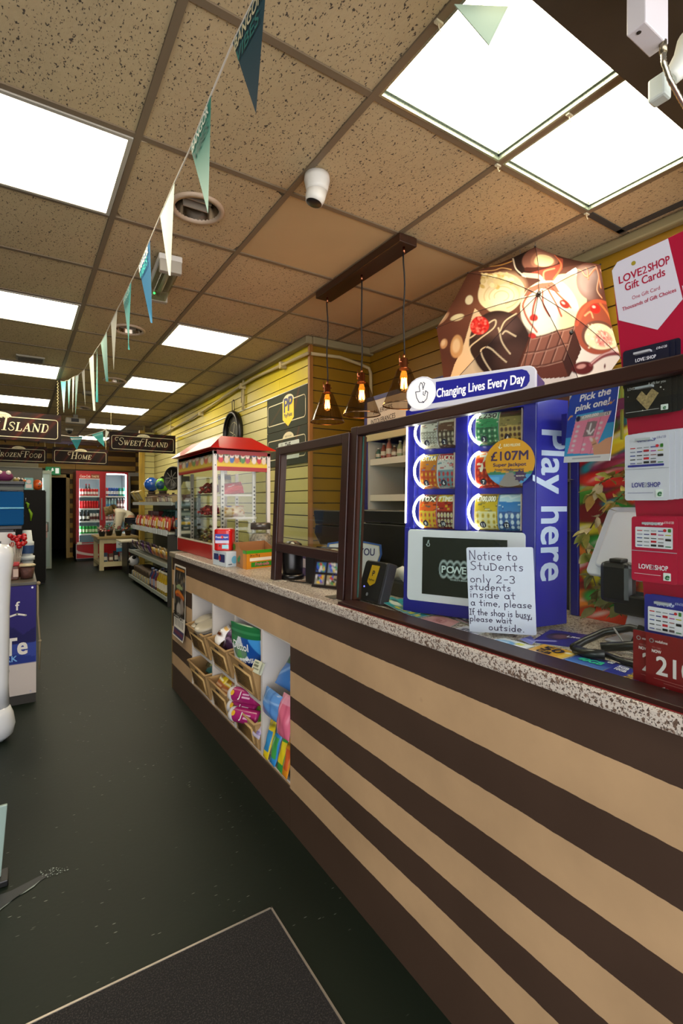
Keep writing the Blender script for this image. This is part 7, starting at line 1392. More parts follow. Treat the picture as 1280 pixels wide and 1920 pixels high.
# ---------- white monitor on its mount
q = thing('monitor', 'white monitor seen from behind, tilted back, on a black mount', 'monitor', (1.25, .6, .922)); mw_ = M('cfd2da', .35, name='monitor_white')
fM = (Vector((1.20, .722, 1.068)), Vector((0, -1, 0)), Vector((.56, 0, .83)))
B().prism(rrect(0, 0, .30, .20, .015), fM, .012).done('rear_shell', mw_, q, .003); B().prism(rrect(.022, .018, .278, .178, .012), (at(fM, 0, 0, .012), fM[1], fM[2]), .012).done('rear_cover', mw_, q, .005); B().prism(rrect(.008, .008, .292, .192, .006), (at(fM, 0, 0, -.004), fM[1], fM[2]), .004).done('screen_panel', M('0c0d10', .1), q)
B().box(1.165, 1.205, .60, .672, 1.015, 1.112).done('mount_block', M('15171d', .3), q, .012); B().box(1.17, 1.20, .62, .65, 1.111, 1.12).done('release_button', M('0e0f12', .4), q, .003); B().box(1.17, 1.24, .50, .64, .992, 1.04).done('mount_arm', M('121318', .35), q, .006)
B().prism([(-.06, 0), (.06, 0), (.045, .08), (-.05, .07)], (Vector((1.20, .575, .942)), Vector((0, -1, 0)), Vector((.25, 0, 1))), -.05).done('base', mw_, q, .004); B().box(1.17, 1.27, .50, .66, .9225, .928).done('foot', mw_, q, .002)

# ---------- blue unit and printed column to the right of the stand
q = thing('brochure_rack', 'narrow black and blue brochure rack with clear shelves beside the lottery stand', 'rack', (1.38, .88, .922))
box('back_panel', M('16161e', .5), q, 1.415, 1.425, .873, .96, .9225, 1.54); box('side_rail', LBL, q, 1.36, 1.41, .845, .869, .9225, 1.54, .002); box('edge_trim', M('8a8478', .4), q, 1.359, 1.362, .869, .871, .9225, 1.54)
for z in (1.165, 1.315): B().prism([(.80, 0), (.87, 0), (.862, .002), (.80, .002)], (Vector((1.20, 0, z)), Vector((0, 1, 0)), Vector((.3, 0, -.06))), .0).done('shelf_fill', pane, q) if False else B().add([(1.335, .850, z+.004), (1.335, .93, z+.010), (1.415, .93, z), (1.415, .872, z)], [(0, 1, 2, 3)]).done('clear_shelf', M('b9b4a4', .3), q)
q = thing('jelly_bean_panel', 'column panel printed with big glossy jelly beans behind the leaves', 'panel', (1.37, .6, .922))
def jelly(i):
    r_ = random.Random(21); i.rect(0, 0, 1, 1, '7a1a1e'); cs = ['d8281c', 'e8741a', 'e8c81e', '2f9a3a', '1f8a9a', '8a1f5a', 'b01c28', '4a8a2a', 'd83a1a', '1a7a8a', 'a02a4a', 'c8b81e']
    for k in range(170):
        x, y = r_.random(), r_.random(); c = cs[r_.randrange(12)]; a = r_.uniform(0, 180); rx, ry = r_.uniform(.13, .20), r_.uniform(.034, .052)
        i.ell(x, y, rx+.012, ry+.005, '3a1214', 0 if k % 2 else 20); i.ell(x, y, rx, ry, c, 0 if k % 2 else 20); i.ell(x-.02, y+.008, rx*.7, ry*.6, tuple(min(1, v*1.7+.03) for v in hx(c)), 10, .6); i.ell(x-.03, y+.016, rx*.28, ry*.16, 'f4e8dc', 15, .85)
fj = frame((1.365, .843, .9225), (0, -1, 0), (0, 0, 1)); sheet('printed_face', .42, .64, 90, jelly, q, fj, .001, print_mat('gloss_print', .3)); box('panel', M('5a1a1c', .5), q, 1.3655, 1.385, .423, .843, .9225, 1.5625)
q = thing('blue_sign', 'dark blue board above the jelly bean panel behind the pink ticket poster', 'sign', (1.39, .6, 1.53)); box('board', M('23246a', .4), q, 1.386, 1.40, .42, .843, 1.42, 1.60, .002); box('lower_strip', M('6a1a4a', .4), q, 1.350, 1.354, .66, .76, 1.50, 1.53)
for y, z in ((.50, 1.5225),): box('yellow_edge', M('8a8a2a', .5), q, 1.352, 1.360, .715, .72, 1.42, 1.5625)
# faux vine
q = thing('faux_vine', 'artificial vine with yellow-green leaves hanging in front of the jelly bean panel', 'plant', (1.33, .74, 1.33))
vine = [[(1.346, 0.654, 1.348), (1.319, 0.698, 1.332), (1.313, 0.752, 1.304), (1.324, 0.779, 1.272)], [(1.346, 0.632, 1.337), (1.319, 0.676, 1.294), (1.319, 0.719, 1.25), (1.308, 0.763, 1.206), (1.313, 0.79, 1.163)], [(1.313, 0.79, 1.163), (1.319, 0.796, 1.119), (1.324, 0.785, 1.065), (1.319, 0.763, 1.01), (1.324, 0.774, 0.956)], [(1.324, 0.763, 1.032), (1.313, 0.725, 0.999), (1.319, 0.698, 0.956)], [(1.346, 0.61, 1.348), (1.308, 0.643, 1.337), (1.303, 0.687, 1.315)]]
b = B()
for v_ in vine: b.tube(v_, .0018, 5)
b.done('stem', M('5a4a22', .6), q)
rv = random.Random(12); lm_ = {}
def leaf_mesh(c):
    if c not in lm_:
        P_ = [(0, 0, 0), (.006, .007, .002), (.018, .010, .003), (.030, .006, .0), (.040, 0, -.004), (.030, -.006, 0), (.018, -.010, .003), (.006, -.007, .002), (.018, 0, -.001)]
        o = B().add(P_, [(0, 1, 8), (1, 2, 8), (2, 3, 8), (3, 4, 8), (4, 5, 8), (5, 6, 8), (6, 7, 8), (7, 0, 8)], 0, True).done('leaf', M(c, .5, vary=.25, vscale=60), None); lm_[c] = o.data; bpy.data.objects.remove(o)
    return lm_[c]
for v_ in vine:
    for (a, c) in zip(v_[:-1], v_[1:]):
        for k in range(7 if v_ is not vine[2] else 4):
            p_ = Vector(a).lerp(Vector(c), rv.random()); low = p_.z < 1.1
            o = bpy.data.objects.new('leaf', leaf_mesh(rv.choice(('6a6a34', '8a8048', '5a5a2c') if low else ('c4b45c', 'd4c084', 'b8aa4c', 'd8c498', '9a9a42', 'cc9a48')))); COL.objects.link(o); o.parent = q
            o.location = ROOT[q] @ p_; o.rotation_euler = (rv.uniform(-.7, .7)+math.pi/2, rv.uniform(-.6, .6), rv.uniform(0, 6.28)); o.rotation_euler = Matrix.Rotation(R(-90), 3, 'Y').to_euler() if False else (rv.uniform(-1.0, 1.0), rv.uniform(-.3, 1.2), rv.choice((1.2, 2.0, 3.4, 4.2, 5.0, 2.7))); s_ = rv.uniform(.85, 1.35); o.scale = (s_, s_, s_)
B().cyl((1.362, .635, 1.353), (1.345, .635, 1.353), .005, n=8).done('hook', steel, q)
# pick-the-pink-one card
q = thing('ticket_poster', 'blue poster card showing a pink scratch ticket and a hand, fixed beside the lottery stand', 'poster', (1.18, .69, 1.44))
PK = [Vector((1.18, .754, 1.529)), Vector((1.18, .629, 1.540)), Vector((1.18, .653, 1.351)), Vector((1.18, .772, 1.354))]
wk, hk_ = .125, .19
pk = lambda x, y: ((PK[3]*(1-x/wk)+PK[2]*(x/wk))*(1-y/hk_)+(PK[0]*(1-x/wk)+PK[1]*(x/wk))*(y/hk_))
def pka(i):
    i.rect(0, 0, 1, 1, '2348ae'); i.rect(0, .085, 1, .36, '3a9ad0'); i.rect(.78, .3, 1, .48, '3a9ad0'); i.rect(.2, .62, .75, .66, '4aa8dc')
    i.poly([(.07, .13), (.66, .10), (.92, .62), (.20, .63)], 'e88aa8'); i.poly([(.17, .57), (.90, .58), (.92, .625), (.2, .64)], 'b8b4b4')
    for k, (x0, x1) in enumerate(((.10, .32), (.36, .56), (.60, .80))):
        for e in range(6):
            y = .17+.065*e; x = .17+.05*e*.35+.24*k
            if k == 1 and e > 1: continue
            i.ell(x, y, .035, .018, 'd8ccd4')
    i.poly([(.38, .34), (.60, .34), (.66, .53), (.45, .54)], '8a7a80'); i.line([(.5, .38), (.53, .50)], .03, 'ece8ec'); i.line([(.46, .42), (.54, .37), (.6, .42)], .025, 'ece8ec')
    i.line([(.36, .13), (.47, .56)], .008, 'b85a7a'); i.line([(.58, .11), (.72, .57)], .008, 'b85a7a')
    i.poly([(.55, .30), (.62, .32), (.72, .22), (.86, .28), (1, .30), (1, .08), (.66, .08), (.63, .17)], 'd8a080'); i.ell(.57, .295, .045, .022, 'ead4d4', -30); i.line([(.61, .22), (.68, .235)], .012, '6a5a50')
    i.rect(0, 0, 1, .085, 'dfe2e6'); i.line([(.2, .05), (.8, .055)], .012, '8a8aa0'); i.ell(.24, .605, .05, .04, '1c1c4a'); i.rect(.80, .575, .90, .62, 'e8e4e4'); i.poly([(.80, .70), (.9, .76), (.9, .73), (.98, .77), (.88, .70), (.89, .73)], 'e0a02a'); i.line([(.02, .62), (.06, .66), (.10, .66)], .02, 'e0a02a')
    i.poly([(0, .9), (.08, 1), (0, 1)], 'c8c0b8')
sheet('printed_face', wk, hk_, 80, pka, q, None, warp=lambda x, y: pk(x, y)+Vector((-.0016, 0, 0)), mat=print_mat('gloss_print', .3))
B().add(PK+[p_+Vector((.002, 0, 0)) for p_ in PK], [(3, 2, 1, 0), (4, 5, 6, 7)]+[(k, (k+1) % 4, 4+(k+1) % 4, 4+k) for k in range(4)]).done('card', M('dfe2e6', .4), q)
pb = lambda x, y, z: pk(x, y)+Vector((-.0022-z, 0, 0))
text('Pick the', .024, M('f0f0f4', .4), q, None, .068, .160, .0, bold=.045, shear=.12, fit=.078, bend=pb); text('pink one!', .024, M('f0f0f4', .4), q, None, .064, .136, .0, bold=.045, shear=.12, fit=.088, bend=pb); text('£300,000', .010, M('f4f2f2', .4), q, None, .062, .1135, .0004, bold=.03, shear=.15, fit=.042, bend=pb); text('£3', .009, M('2a2a3a', .4), q, None, .106, .111, .0006, bold=.03, bend=pb)
B().box(1.182, 1.25, .765, .78, 1.40, 1.48).done('fixing_bracket', LBL, q)

# ---------- gift card stand
q = thing('gift_card_stand', 'tall crimson gift card stand with a white arrow panel and hooks', 'stand', (1.01, .4, .922)); cri = M('a80f34', .3, name='crimson_board')
TL, BLp = Vector((1.0, .55, 1.730)), Vector((1.0, .474, .9225)); vv = (TL-BLp).normalized(); fG = (BLp, Vector((0, -1, .0)), vv)
gh = (TL-BLp).length
B().prism([(0, 0), (.45, -.0), (.45, gh+.02), (.125, gh+.008), (.012, gh), (.0, gh-.014)], (at(fG, 0, 0, -.012), fG[1], fG[2]), .012).done('board', cri, q, .001)
B().obox(fG, .04, .30, 0, .012, -.16, -.012).done('foot', cri, q)
flat('arrow_print', [[(.0, gh-.014), (.012, gh-.001), (.105, gh+.005), (.118, gh-.115), (.072, gh-.158), (.004, gh-.118)]], M('d2cfd8', .35), q, fG, .0008)
flat('arrow_print', [[(.119, gh-.09), (.16, gh-.13), (.45, gh-.11), (.45, gh-.34), (.16, gh-.28), (.13, gh-.23)]], M('d2cfd8', .35), q, fG, .0008)
flat('hang_hole', [circ(.042, gh-.016, .0042, 16)], M('9a8a1e', .6), q, fG, .0012)
cr_ = M('a81238', .4); fx = (fG[0], (fG[1]+.05*vv).normalized(), vv)
text('LOVE', .0215, cr_, q, fx, .033, gh-.047, .0012, bold=.02, fit=.043); text('2', .0215, cr_, q, fx, .060, gh-.047, .0012, fit=.009); text('SHOP', .0215, cr_, q, fx, .085, gh-.047, .0012, bold=.02, fit=.037); text('Gift Cards', .022, cr_, q, fx, .058, gh-.066, .0012, bold=.015, fit=.072); text('One Gift Card', .0105, cr_, q, fx, .058, gh-.088, .0012, fit=.05); text('Thousands of Gift Choices', .0105, cr_, q, fx, .061, gh-.103, .0012, bold=.015, fit=.096)
def gift(label, y0, y1, z0, z1, x, kind, n_=3):
    g_ = thing('gift_card', label, 'card', (x, (y0+y1)/2, z0)); w, h = y0-y1, z1-z0
    cols_ = dict(white=('d4d0dc', '2a2a86'), red=('b8103a', 'ece8ec'), black=('1c1a1c', 'd8d4d0'), navy=('14162a', 'e8e8ee'), blue=('2a2c86', 'd8dcf4'))[kind]
    for k in range(n_):
        f_ = frame((x+.004+.0035*(n_-1-k), y0-.008*(n_-1-k), z0+.001*(n_-1-k)), (0, -1, 0), (0, 0, 1)); B().prism(rrect(0, 0, w, h, .005), f_, .0008).done('card', M(cols_[0], .35), g_)
    f_ = frame((x+.003, y0, z0), (0, -1, 0), (0, 0, 1)); B().obox(f_, w*.3, w*.65, h-.014, h-.010, -.02, .010).done('hook', M('c9ccd2', .2, .3), g_)
    ci, z_ = M(cols_[1], .4), .0018
    def l2s(cx, cy, tw): text('LOVE', tw*.24, ci, g_, f_, cx-tw*.27, cy, z_, bold=.02, fit=tw*.43); text('2', tw*.24, M('9a9aa4', .4), g_, f_, cx-tw*.0, cy, z_, fit=tw*.09); text('SHOP', tw*.24, ci, g_, f_, cx+tw*.27, cy, z_, bold=.02, fit=tw*.42)
    def logos(x0, y0_, x1, y1_):
        r_ = random.Random(5); b_ = [rrect(x0, y0_, x1, y1_, .002)]
        if kind != 'white': flat('logo_panel', b_, M('dcd8e0', .4), g_, f_, .0018)
        W_, H_ = x1-x0, y1_-y0_; cells = ((0, 4, 'c83a3a'), (1, 4, '8a8a90'), (2, 4, '9a9aa0'), (3, 4, '4a4a9a'), (0, 3, '8a8aa0'), (1, 3, '2a2a7a'), (2, 3, 'a8182a'), (3, 3, 'a83a8a'), (4, 3, 'b8b01e'), (0, 2, '3a4a9a'), (1, 2, '2a2a30'), (2, 2, '5a5a60'), (3, 2, '9a6a6a'), (4, 2, '8a8a8e'), (0, 1, '3a3a3a'), (1, 1, '8a8a90'), (2, 1, 'c01828'), (3, 1, '7a7a80'), (4, 1.6, '2a2224'), (0, 0, '5a5a9a'), (1, 0, '8a8a8e'), (2, 0, '1a1a1c'), (3, 0, '5a4a50'), (4, 0, '3a7a4a'))
        by = {}
        for cx_, cy_, c_ in cells: by.setdefault(c_, []).append(rrect(x0+W_*(.05+.19*cx_), y0_+H_*(.08+.18*cy_), x0+W_*(.05+.19*cx_+.15), y0_+H_*(.08+.18*cy_+(.10 if c_ in ('a8182a', 'c01828', '1a1a1c', '5a4a50', '2a2224') else .045)), .0006))
        for c_, ps in by.items(): flat('logo_print', ps, M(c_, .5), g_, f_, .0022)
        flat('logo_print', [circ(x0+W_*.80, y0_+H_*.86, W_*.045, 14)], M('c8202c', .4), g_, f_, .0024); flat('logo_print', [rrect(x0+W_*.88, y0_+H_*.78, x0+W_*.96, y0_+H_*.94, .001)], M('3a7a2a', .4), g_, f_, .0024)
    if kind in ('white', 'red', 'blue'):
        full = kind != 'blue'; split = h*.47 if full else 0
        if full:
            B().obox(f_, 0, w, split-.0006, split+.0006, .0008, .0012).done('fold_line', M('a8a4b0', .4), g_); l2s(w*.5, split*.42, w*.66); flat('mark_panel', [rrect(w*.72, .006, w*.88, .020, .001)], M('e4e8e4', .4), g_, f_, .0018); text('e', .016, M('1f6a3a', .4), g_, f_, w*.80, .008, .0026, bold=.03, shear=.2); strokes('rule', [([(w*.08, .014), (w*.66, .014)], .0006)], ci, g_, f_, .0016)
        l2s(w*.52, split+(h-split)*.76, w*.42); text('£10-£120', .006, ci, g_, f_, w*.84, h-.012, .0018, fit=w*.2); logos(w*.10, split+(h-split)*.10, w*.92, split+(h-split)*.70)
        if kind == 'white': flat('blue_rule', [rrect(w*.08, split+.004, w*.9, split+.008, .001)], M('33348e', .4), g_, f_, .0018)
    elif kind == 'black':
        pz_ = [(w*.28, h*.62), (w*.40, h*.82), (w*.50, h*.66), (w*.62, h*.84), (w*.76, h*.68), (w*.52, h*.24)]; flat('heart_print', [[(x_, y_-.006) for x_, y_ in pz_]], M('b89a6a', .6, vary=.5, vscale=200), g_, f_, .0018); text('LOVE2SHOP', .007, ci, g_, f_, w*.26, h*.80, .0018, fit=w*.34, bold=.01); text('A gift for you', .007, ci, g_, f_, w*.72, h*.86, .0018, fit=w*.36, bold=.01); flat('mark_panel', [rrect(w*.80, .006, w*.95, .016, .001)], M('e4e8e4', .4), g_, f_, .0018); text('e', .011, M('1f6a3a', .4), g_, f_, w*.875, .007, .0026, bold=.03, shear=.2); strokes('rule', [([(w*.05, .010), (w*.76, .010)], .0006)], ci, g_, f_, .0016); flat('spark', [circ(w*.8, h*.74, .0016, 8), circ(w*.1, h*.62, .001, 8), circ(w*.86, h*.66, .001, 8), circ(w*.42, h*.16, .0012, 8)], M('d8d0c4', .5), g_, f_, .0018)
    else:
        l2s(w*.52, h*.64, w*.46); text('£10-£120', .006, ci, g_, f_, w*.86, h-.012, .0018, fit=w*.22, bold=.01); flat('logo_panel', [rrect(w*.12, h*.30, w*.95, h*.52, .002)], M('dcd8e0', .4), g_, f_, .0018)
        for k_, c_ in enumerate(('b04a4a', '7a7a80', '8a8a90', '3a3a9a', 'c8202c', '2a6a2a')): flat('logo_print', [rrect(w*(.15+.13*k_), h*.36, w*(.15+.13*k_+.09), h*.46, .0008)], M(c_, .5), g_, f_, .0024)
    return g_
gift('navy gift card partly hidden by the screen rail, highest on the crimson stand', .521, .439, 1.47, 1.545, .985, 'navy'); gift('black gift card with a gold heart on the crimson stand', .516, .433, 1.413, 1.478, .98, 'black'); gift('white gift card with rows of small logos on the crimson stand', .512, .434, 1.255, 1.380, .975, 'white', 4)
gift('crimson gift card with a white logo panel on the crimson stand', .497, .419, 1.105, 1.225, .97, 'red'); gift('blue gift card with a white logo panel, lowest on the crimson stand', .470, .400, 1.012, 1.084, .962, 'blue', 2)
gift('second crimson gift card at the right edge of the crimson stand', .405, .33, 1.105, 1.23, .972, 'red', 2)
def voda(label, y0, x, z1, dy, whole):
    g_ = thing('sim_card_pack', label, 'card', (x, y0, .93)); w, h = .085, z1-.922
    f_ = frame((x, y0, z1), (0, -1, 0), (0, .19, 1)); fc = M('7c1418', .4); B().prism([(0, -h), (w, -h), (w, 0), (0, 0)], f_, .0008).done('card', fc, g_)
    wi_ = M('e0d4d2', .4); z_ = .0016
    strokes('ring_logo', [(circ(.010, -.013, .0032, 14)+[(.0132, -.013)], .0016)], wi_, g_, f_, z_); text('vodafone', .007, wi_, g_, f_, .026, -.015, z_, fit=.020, bold=.01); text('YOU CAN', .0045, M('b87a76', .4), g_, f_, .018, -.026, z_, fit=.014); text('NOW', .0075, wi_, g_, f_, .018, -.033, z_, bold=.04, fit=.015)
    text('210', .046, wi_, g_, f_, .047 if whole else .046, -.070, z_, bold=.02, fit=.058); strokes('rule', [([(.014, -.078), (.085, -.080)], .0007), ([(.03, -.083), (.085, -.085)], .0005)], M('b87a76', .4), g_, f_, z_); strokes('ring_logo', [(circ(.036, -.095, .004, 12)+[(.04, -.095)], .001)], M('b87a76', .4), g_, f_, z_); flat('mark', [[(.026, -.092), (.032, -.089), (.033, -.095)]], wi_, g_, f_, z_)
    B().obox(f_, .02, .07, -h, -h+.03, -.012, -.0005).done('rest', M('5a1216', .5), g_)
voda('red sim card pack leaning behind another at the corner of the screen', .482, .950, 1.018, 0, False); voda('red sim card pack with large 210 print nearest the right edge', .456, .942, 1.020, 0, True)

# ---------- chocolate umbrella
t = thing('umbrella', 'umbrella printed with large chocolates hanging in the corner above the lottery stand', 'umbrella', (2.107, 1.593, 2.0)); C_ = Vector((2.107, 1.593, 2.088)); uh, uv_, un = Vector((.7386, -.6741, 0)), Vector((.0921, .1009, .9906)), Vector((-.6678, -.7317, .1366))
V8 = [(-.4277, .059), (-.2678, .3487), (.0646, .464), (.3667, .3419), (.4358, -.1428), (.2849, -.3887), (-.0735, -.4763), (-.3887, -.2849)]; AP = (0, .024)
kx_ = [687.3, -32.2, -606.1, -17.8, 1247.1, 1459.7, -8.8, -531.6, -153.9, -588.7, -4.8, 3426.2, -738.3, -665.7, 1615.1]; ky_ = [452.8, -1319.7, 1541.2, 618.5, -3015.6, -103.6, -235.0, -79.9, 258.4, 1678.3, 729.1, -7754.9, 203.4, 850.3, -4078.7]
vs, fs, ab = [], [], []; N_ = 140
for i in range(8):
    a, c = np.array(V8[i]), np.array(V8[(i+1) % 8]); k0 = len(vs)
    for j in range(N_+1):
        for k in range(N_+1):
            s_ = j/N_; r2 = k/N_; p_ = (1-s_)*np.array(AP)+s_*((1-r2)*a+r2*c)
            sag = math.sin(math.pi*r2)*s_*.012
            hgt = .321*(1-s_)+.03*math.sin(math.pi*s_)-sag
            p_ = p_*(1-.012*math.sin(math.pi*r2)*s_)
            vs.append(C_+uh*p_[0]+uv_*p_[1]+un*hgt); ab.append(p_)
    for j in range(N_):
        for k in range(N_): q_ = k0+j*(N_+1)+k; fs.append((q_, q_+N_+1, q_+N_+2, q_+1))
ab = np.array(ab); bs_ = np.stack([ab[:, 0]**i*ab[:, 1]**j for i in range(5) for j in range(5-i)], 1)
uvw = np.stack([bs_@np.array(kx_), -(bs_@np.array(ky_))], 1)/1000.0
def curve_pts(P_):
    if len(P_) < 3: return P_
    Q = [np.array(p_, float) for p_ in [P_[0], *P_, P_[-1]]]; o = []
    for i in range(1, len(Q)-2):
        for k in range(6):
            u_ = k/6; o.append(tuple(.5*((2*Q[i])+(-Q[i-1]+Q[i+1])*u_+(2*Q[i-1]-5*Q[i]+4*Q[i+1]-Q[i+2])*u_*u_+(-Q[i-1]+3*Q[i]-3*Q[i+1]+Q[i+2])*u_**3)))
    return o+[tuple(P_[-1])]
ik = Ink(uvw, '4a2a20', .006); E = lambda x, y, rx, ry, c, rot=0, k=1, so=None: ik.ell(x/1000, -y/1000, rx/1000, ry/1000, c, -rot, k, so); Ln = lambda P_, w_, c, k=1: ik.line([(x/1000, -y/1000) for x, y in curve_pts(P_)], w_/1000, c, k); Pg = lambda P_, c, k=1: ik.poly([(x/1000, -y/1000) for x, y in P_], c, k)
E(300, 450, 300, 220, '6a3e2c', 0, .9, .2); E(200, 250, 200, 160, '2c1612', 30, .8, .1); E(380, 380, 220, 160, '7a4a34', 20, .6, .12)
Pg([(300, 480), (520, 720), (480, 980), (120, 1000), (170, 830), (230, 700), (260, 600)], 'd8bc94'); Pg([(500, 980), (840, 790), (1300, 640), (1300, 1010), (520, 1010)], 'cfc0b4'); Pg([(880, 1010), (950, 700), (1300, 640), (1300, 1010)], 'd8cabc')
for x, y, rx, ry, c, ro in ((265, 415, 24, 32, 'd8cba6', 10), (188, 537, 42, 26, 'cdbd92', -15), (186, 712, 40, 72, 'b88f5e', 4), (108, 683, 20, 28, 'b08a60', 10), (110, 520, 18, 50, 'b88a68', 35)): E(x, y, rx, ry, c, ro); E(x-4, y-6, rx*.6, ry*.6, 'e4d6b0', ro, .5, .01)
Ln([(390, 190), (460, 185), (540, 160)], 8, 'd8a050'); Ln([(330, 240), (420, 230), (470, 210), (530, 225)], 7, 'e0b070')
E(970, 330, 190, 120, '5f3a2e', 10); Pg([(790, 320), (930, 225), (960, 330), (1000, 390), (900, 360)], 'e8ded2')
E(860, 400, 150, 130, 'e0c496', 20)                                                       # caramel behind
E(465, 380, 145, 132, 'e6d2a4', -15); E(500, 345, 110, 95, 'c9a582', -15, .8, .05); E(470, 400, 90, 70, 'ecdcb4', -10, .9, .03)
for r_ in (.35, .6, .85): Ln([(470+130*r_*math.cos(a), 400+95*r_*math.sin(a)) for a in [math.pi*(k/14*1.5+.9) for k in range(15)]], 6, 'c8ac78', .8)
rr2 = random.Random(3)
for k in range(46): E(345+rr2.random()**1.3*190, 345-rr2.random()*90+(k % 3)*8-rr2.random()*.25*190*.3, 9+rr2.random()*9, 8+rr2.random()*6, rr2.choice(('dcc68e', 'c8a860', 'eadaa8')), rr2.random()*90)
E(640, 160, 100, 130, '241310'); E(715, 165, 118, 88, '8a5a4a', -12); E(730, 175, 82, 58, 'a8745c', -14); E(735, 178, 66, 42, 'ecd09c', -16); Ln([(625, 230), (700, 240), (800, 215), (840, 190)], 26, '4a2018')
Pg([(600, 262), (700, 250), (840, 190), (830, 130), (865, 140), (850, 230), (780, 320), (850, 420), (905, 470), (940, 500), (850, 470), (760, 370), (730, 310), (700, 300)], '9a4432'); Ln([(610, 265), (700, 290), (735, 330)], 30, 'e0b4a0'); Ln([(730, 300), (735, 250), (800, 225)], 10, 'e8906a'); Ln([(815, 115), (845, 205), (790, 300)], 9, 'e0764a'); Ln([(545, 140), (560, 220), (620, 280)], 8, 'e8d8c0')
E(770, 485, 185, 175, 'f2e2ba', 0); E(720, 520, 110, 120, 'f6ead0', 0, .7, .06); E(880, 560, 70, 90, 'd8b878', 20, .6, .05); Pg([(600, 420), (640, 360), (720, 330), (780, 320), (830, 380), (700, 370), (640, 410)], '7a3a2a', .9)
for P_ in ([(700, 370), (665, 470), (660, 530)], [(715, 385), (720, 460), (765, 530)], [(740, 360), (790, 430), (840, 525)], [(640, 400), (600, 470), (640, 560), (690, 620)], [(760, 345), (830, 400), (880, 440), (900, 470)]): Ln(P_, 11, '9a3c2c'); Ln([(x+3, y-2) for x, y in P_], 3, 'd87a5a')
E(668, 540, 26, 20, 'c8352c'); E(860, 450, 36, 26, '8a2a20', 30); E(852, 442, 12, 8, 'f0c8b0', 30, .8)
E(1060, 290, 130, 128, '7a4a3c', 0); E(1010, 310, 80, 90, 'd8c0b4', -30, .55, .06); E(1110, 350, 80, 70, '5a3228', 0, .7, .06)
for P_ in ([(945, 250), (1000, 290), (1060, 230), (1100, 330)], [(1050, 210), (1080, 270), (1075, 350), (1110, 390)], [(1090, 220), (1140, 280), (1170, 360)], [(990, 240), (1010, 300)]): Ln(P_, 9, 'e07a42'); Ln([(x-3, y-2) for x, y in P_], 3, 'f8e0c0')
E(1075, 590, 155, 180, '9a4a34', 0); Ln([(935, 580), (985, 480), (1060, 420), (1180, 415)], 22, 'c8583a'); E(1095, 645, 128, 100, '6a4034', 0); E(1098, 655, 112, 88, 'f0dcae', 0); E(1110, 670, 62, 58, 'e08a7a', 0, .9, .015)
for k in range(60): E(1000+rr2.random()*200, 575+rr2.random()*160, 5, 5, rr2.choice(('f8ecc8', 'e0c48a', 'fff4d8')), 0, .7)
for k in range(50): a = rr2.random()*6.28; q2 = rr2.random()*58; E(1110+q2*math.cos(a), 670+q2*math.sin(a), 6, 6, rr2.choice(('d05a5a', 'f0b0a0', 'e07a70')), 0, .7)
E(1065, 466, 36, 32, 'd02820'); E(1055, 455, 12, 9, 'f4b8a8'); Ln([(1100, 430), (1150, 480), (1185, 540)], 14, 'e07a42'); Ln([(990, 520), (1030, 490), (1045, 530)], 10, 'e8a070')
E(455, 700, 192, 208, '33201a', 0); E(440, 600, 130, 70, '6a4a40', -12, .6, .05); E(540, 780, 100, 100, '5a3a30', 0, .5, .08); E(360, 760, 60, 110, '241410', 10, .6, .05)
for P_ in ([(270, 660), (300, 640), (400, 560), (435, 550), (420, 600), (330, 670), (265, 730), (285, 810)], [(455, 640), (490, 560), (560, 515)], [(450, 600), (470, 680), (525, 755)], [(400, 865), (345, 790), (340, 745), (400, 735), (500, 808)], [(475, 640), (500, 620), (560, 645)]): Ln(P_, 8, 'dcc49c')
E(332, 585, 62, 54, 'c8201c', -20)
for k in range(70): a = rr2.random()*6.28; q2 = rr2.random()**.5*54; E(332+q2*math.cos(a), 585+q2*.86*math.sin(a), 8, 8, rr2.choice(('e8483a', 'b01818', 'd8342c', 'f07a68')), 0, .9)
Pg([(640, 660), (915, 590), (965, 735), (890, 915), (650, 905), (550, 870)], '4a261c'); Pg([(645, 662), (915, 592), (845, 805), (575, 855)], '83503e'); Pg([(915, 592), (968, 735), (890, 915), (845, 805)], '3f2018'); Pg([(575, 855), (845, 805), (880, 912), (640, 915)], '5f2f22')
for u_ in (.0, .25, .5, .75, 1.0): x0, y0 = 645+270*u_, 662-70*u_; x1, y1 = 575+270*u_, 855-50*u_; Ln([(x0, y0), (x1, y1)], 9, '552e22'); Ln([(x0+9, y0), (x1+9, y1)], 3, 'b88a74')
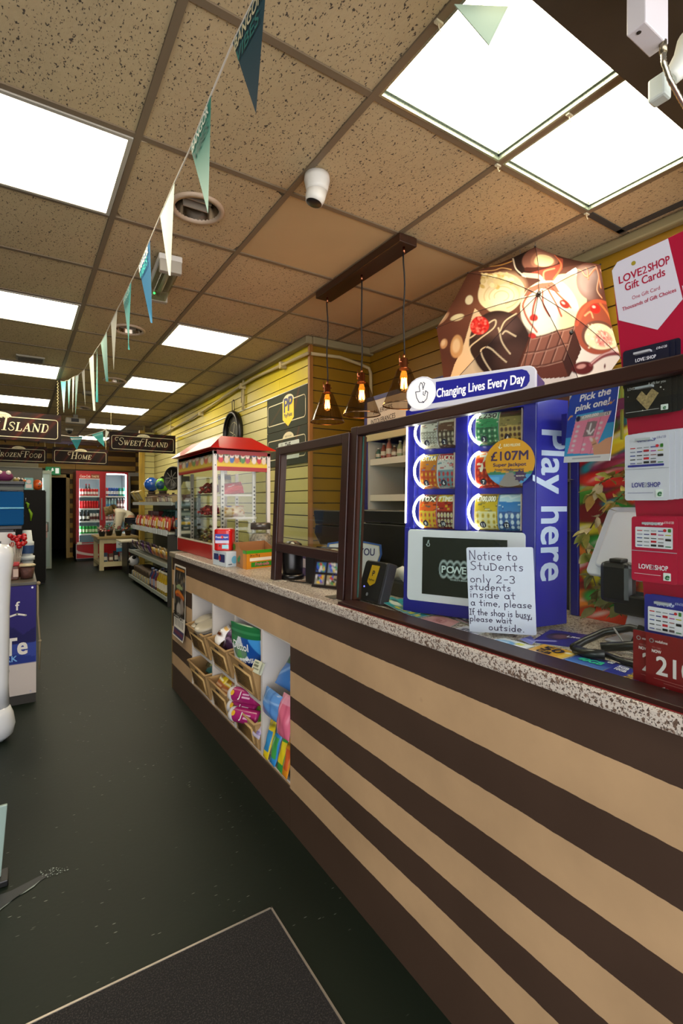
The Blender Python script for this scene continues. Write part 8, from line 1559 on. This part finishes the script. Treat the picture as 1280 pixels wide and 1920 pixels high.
for v_ in (0, .5, 1.0): x0, y0 = 645-70*v_, 662+193*v_; x1, y1 = 915-70*v_, 592+213*v_; Ln([(x0, y0), (x1, y1)], 9, '552e22'); Ln([(x0, y0+8), (x1, y1+8)], 3, 'b88a74')
E(662, 645, 24, 17, 'b83028'); E(975, 858, 78, 42, '511818', -15); E(965, 848, 34, 14, 'c08a80', -20, .8); Ln([(1030, 830), (1110, 775), (1230, 745)], 24, '7a3a3c'); Ln([(1035, 822), (1110, 768), (1230, 735)], 6, 'd8a8a0'); E(1200, 828, 16, 16, '7a4a44'); E(1125, 830, 6, 12, '5a2a28')
cn_ = inked('canopy', vs, fs, ik.c, t, print_mat('canopy_cloth', .7, 0, .2), True)
for x_, y_ in V8:
    P_ = [C_+uh*(x_*s_+AP[0]*(1-s_))+uv_*(y_*s_+AP[1]*(1-s_))+un*(.321*(1-s_)+.03*math.sin(math.pi*s_)+.0015) for s_ in [k/10 for k in range(11)]]
    B().tube(P_, .0012, 4).done('seam', M('3a221a', .7), t); B().tube([p_-un*.006 for p_ in P_], .003, 5).done('rib', M('2a2a2c', .4, .6), t)
    B().ball(C_+uh*x_+uv_*y_, .005, 8, 5).done('rib_tip', black, t)
ap_ = C_+uh*AP[0]+uv_*AP[1]+un*.32; B().cyl(ap_, ap_+un*.02, .011, .007, 12).done('ferrule', M('2a2420', .4), t); B().cyl(ap_, C_-un*.12, .006, n=10).done('shaft', M('2a2a2c', .4, .6), t)
B().ball(C_+uh*.16+uv_*-.1+un*.20, .012, 10, 6).done('tie_knob', M('1c1814', .4), t)
top_ = C_+uh*.0646+uv_*.464; B().tube([top_, top_+Vector((0, 0, .012)), (top_.x, top_.y, 2.561)], .0015, 5).tube([C_-un*.11, (C_-un*.11)+Vector((0, 0, .3)), Vector(((C_-un*.11).x, (C_-un*.11).y, 2.561))], .0015, 5).done('hanging_wire', M('9a9a90', .4), t)
q = thing('spare_flag', 'dark green corner of a cloth hanging below the right wall cornice', 'cloth', (2.5, .95, 2.3)); box('cloth', M('2a2a22', .7), q, 2.44, 2.475, .86, .94, 2.25, 2.5); B().tube([(2.46, .9, 2.5), (2.46, .9, 2.561)], .003, 5).done('cord', M('b9b4a4', .5), q)
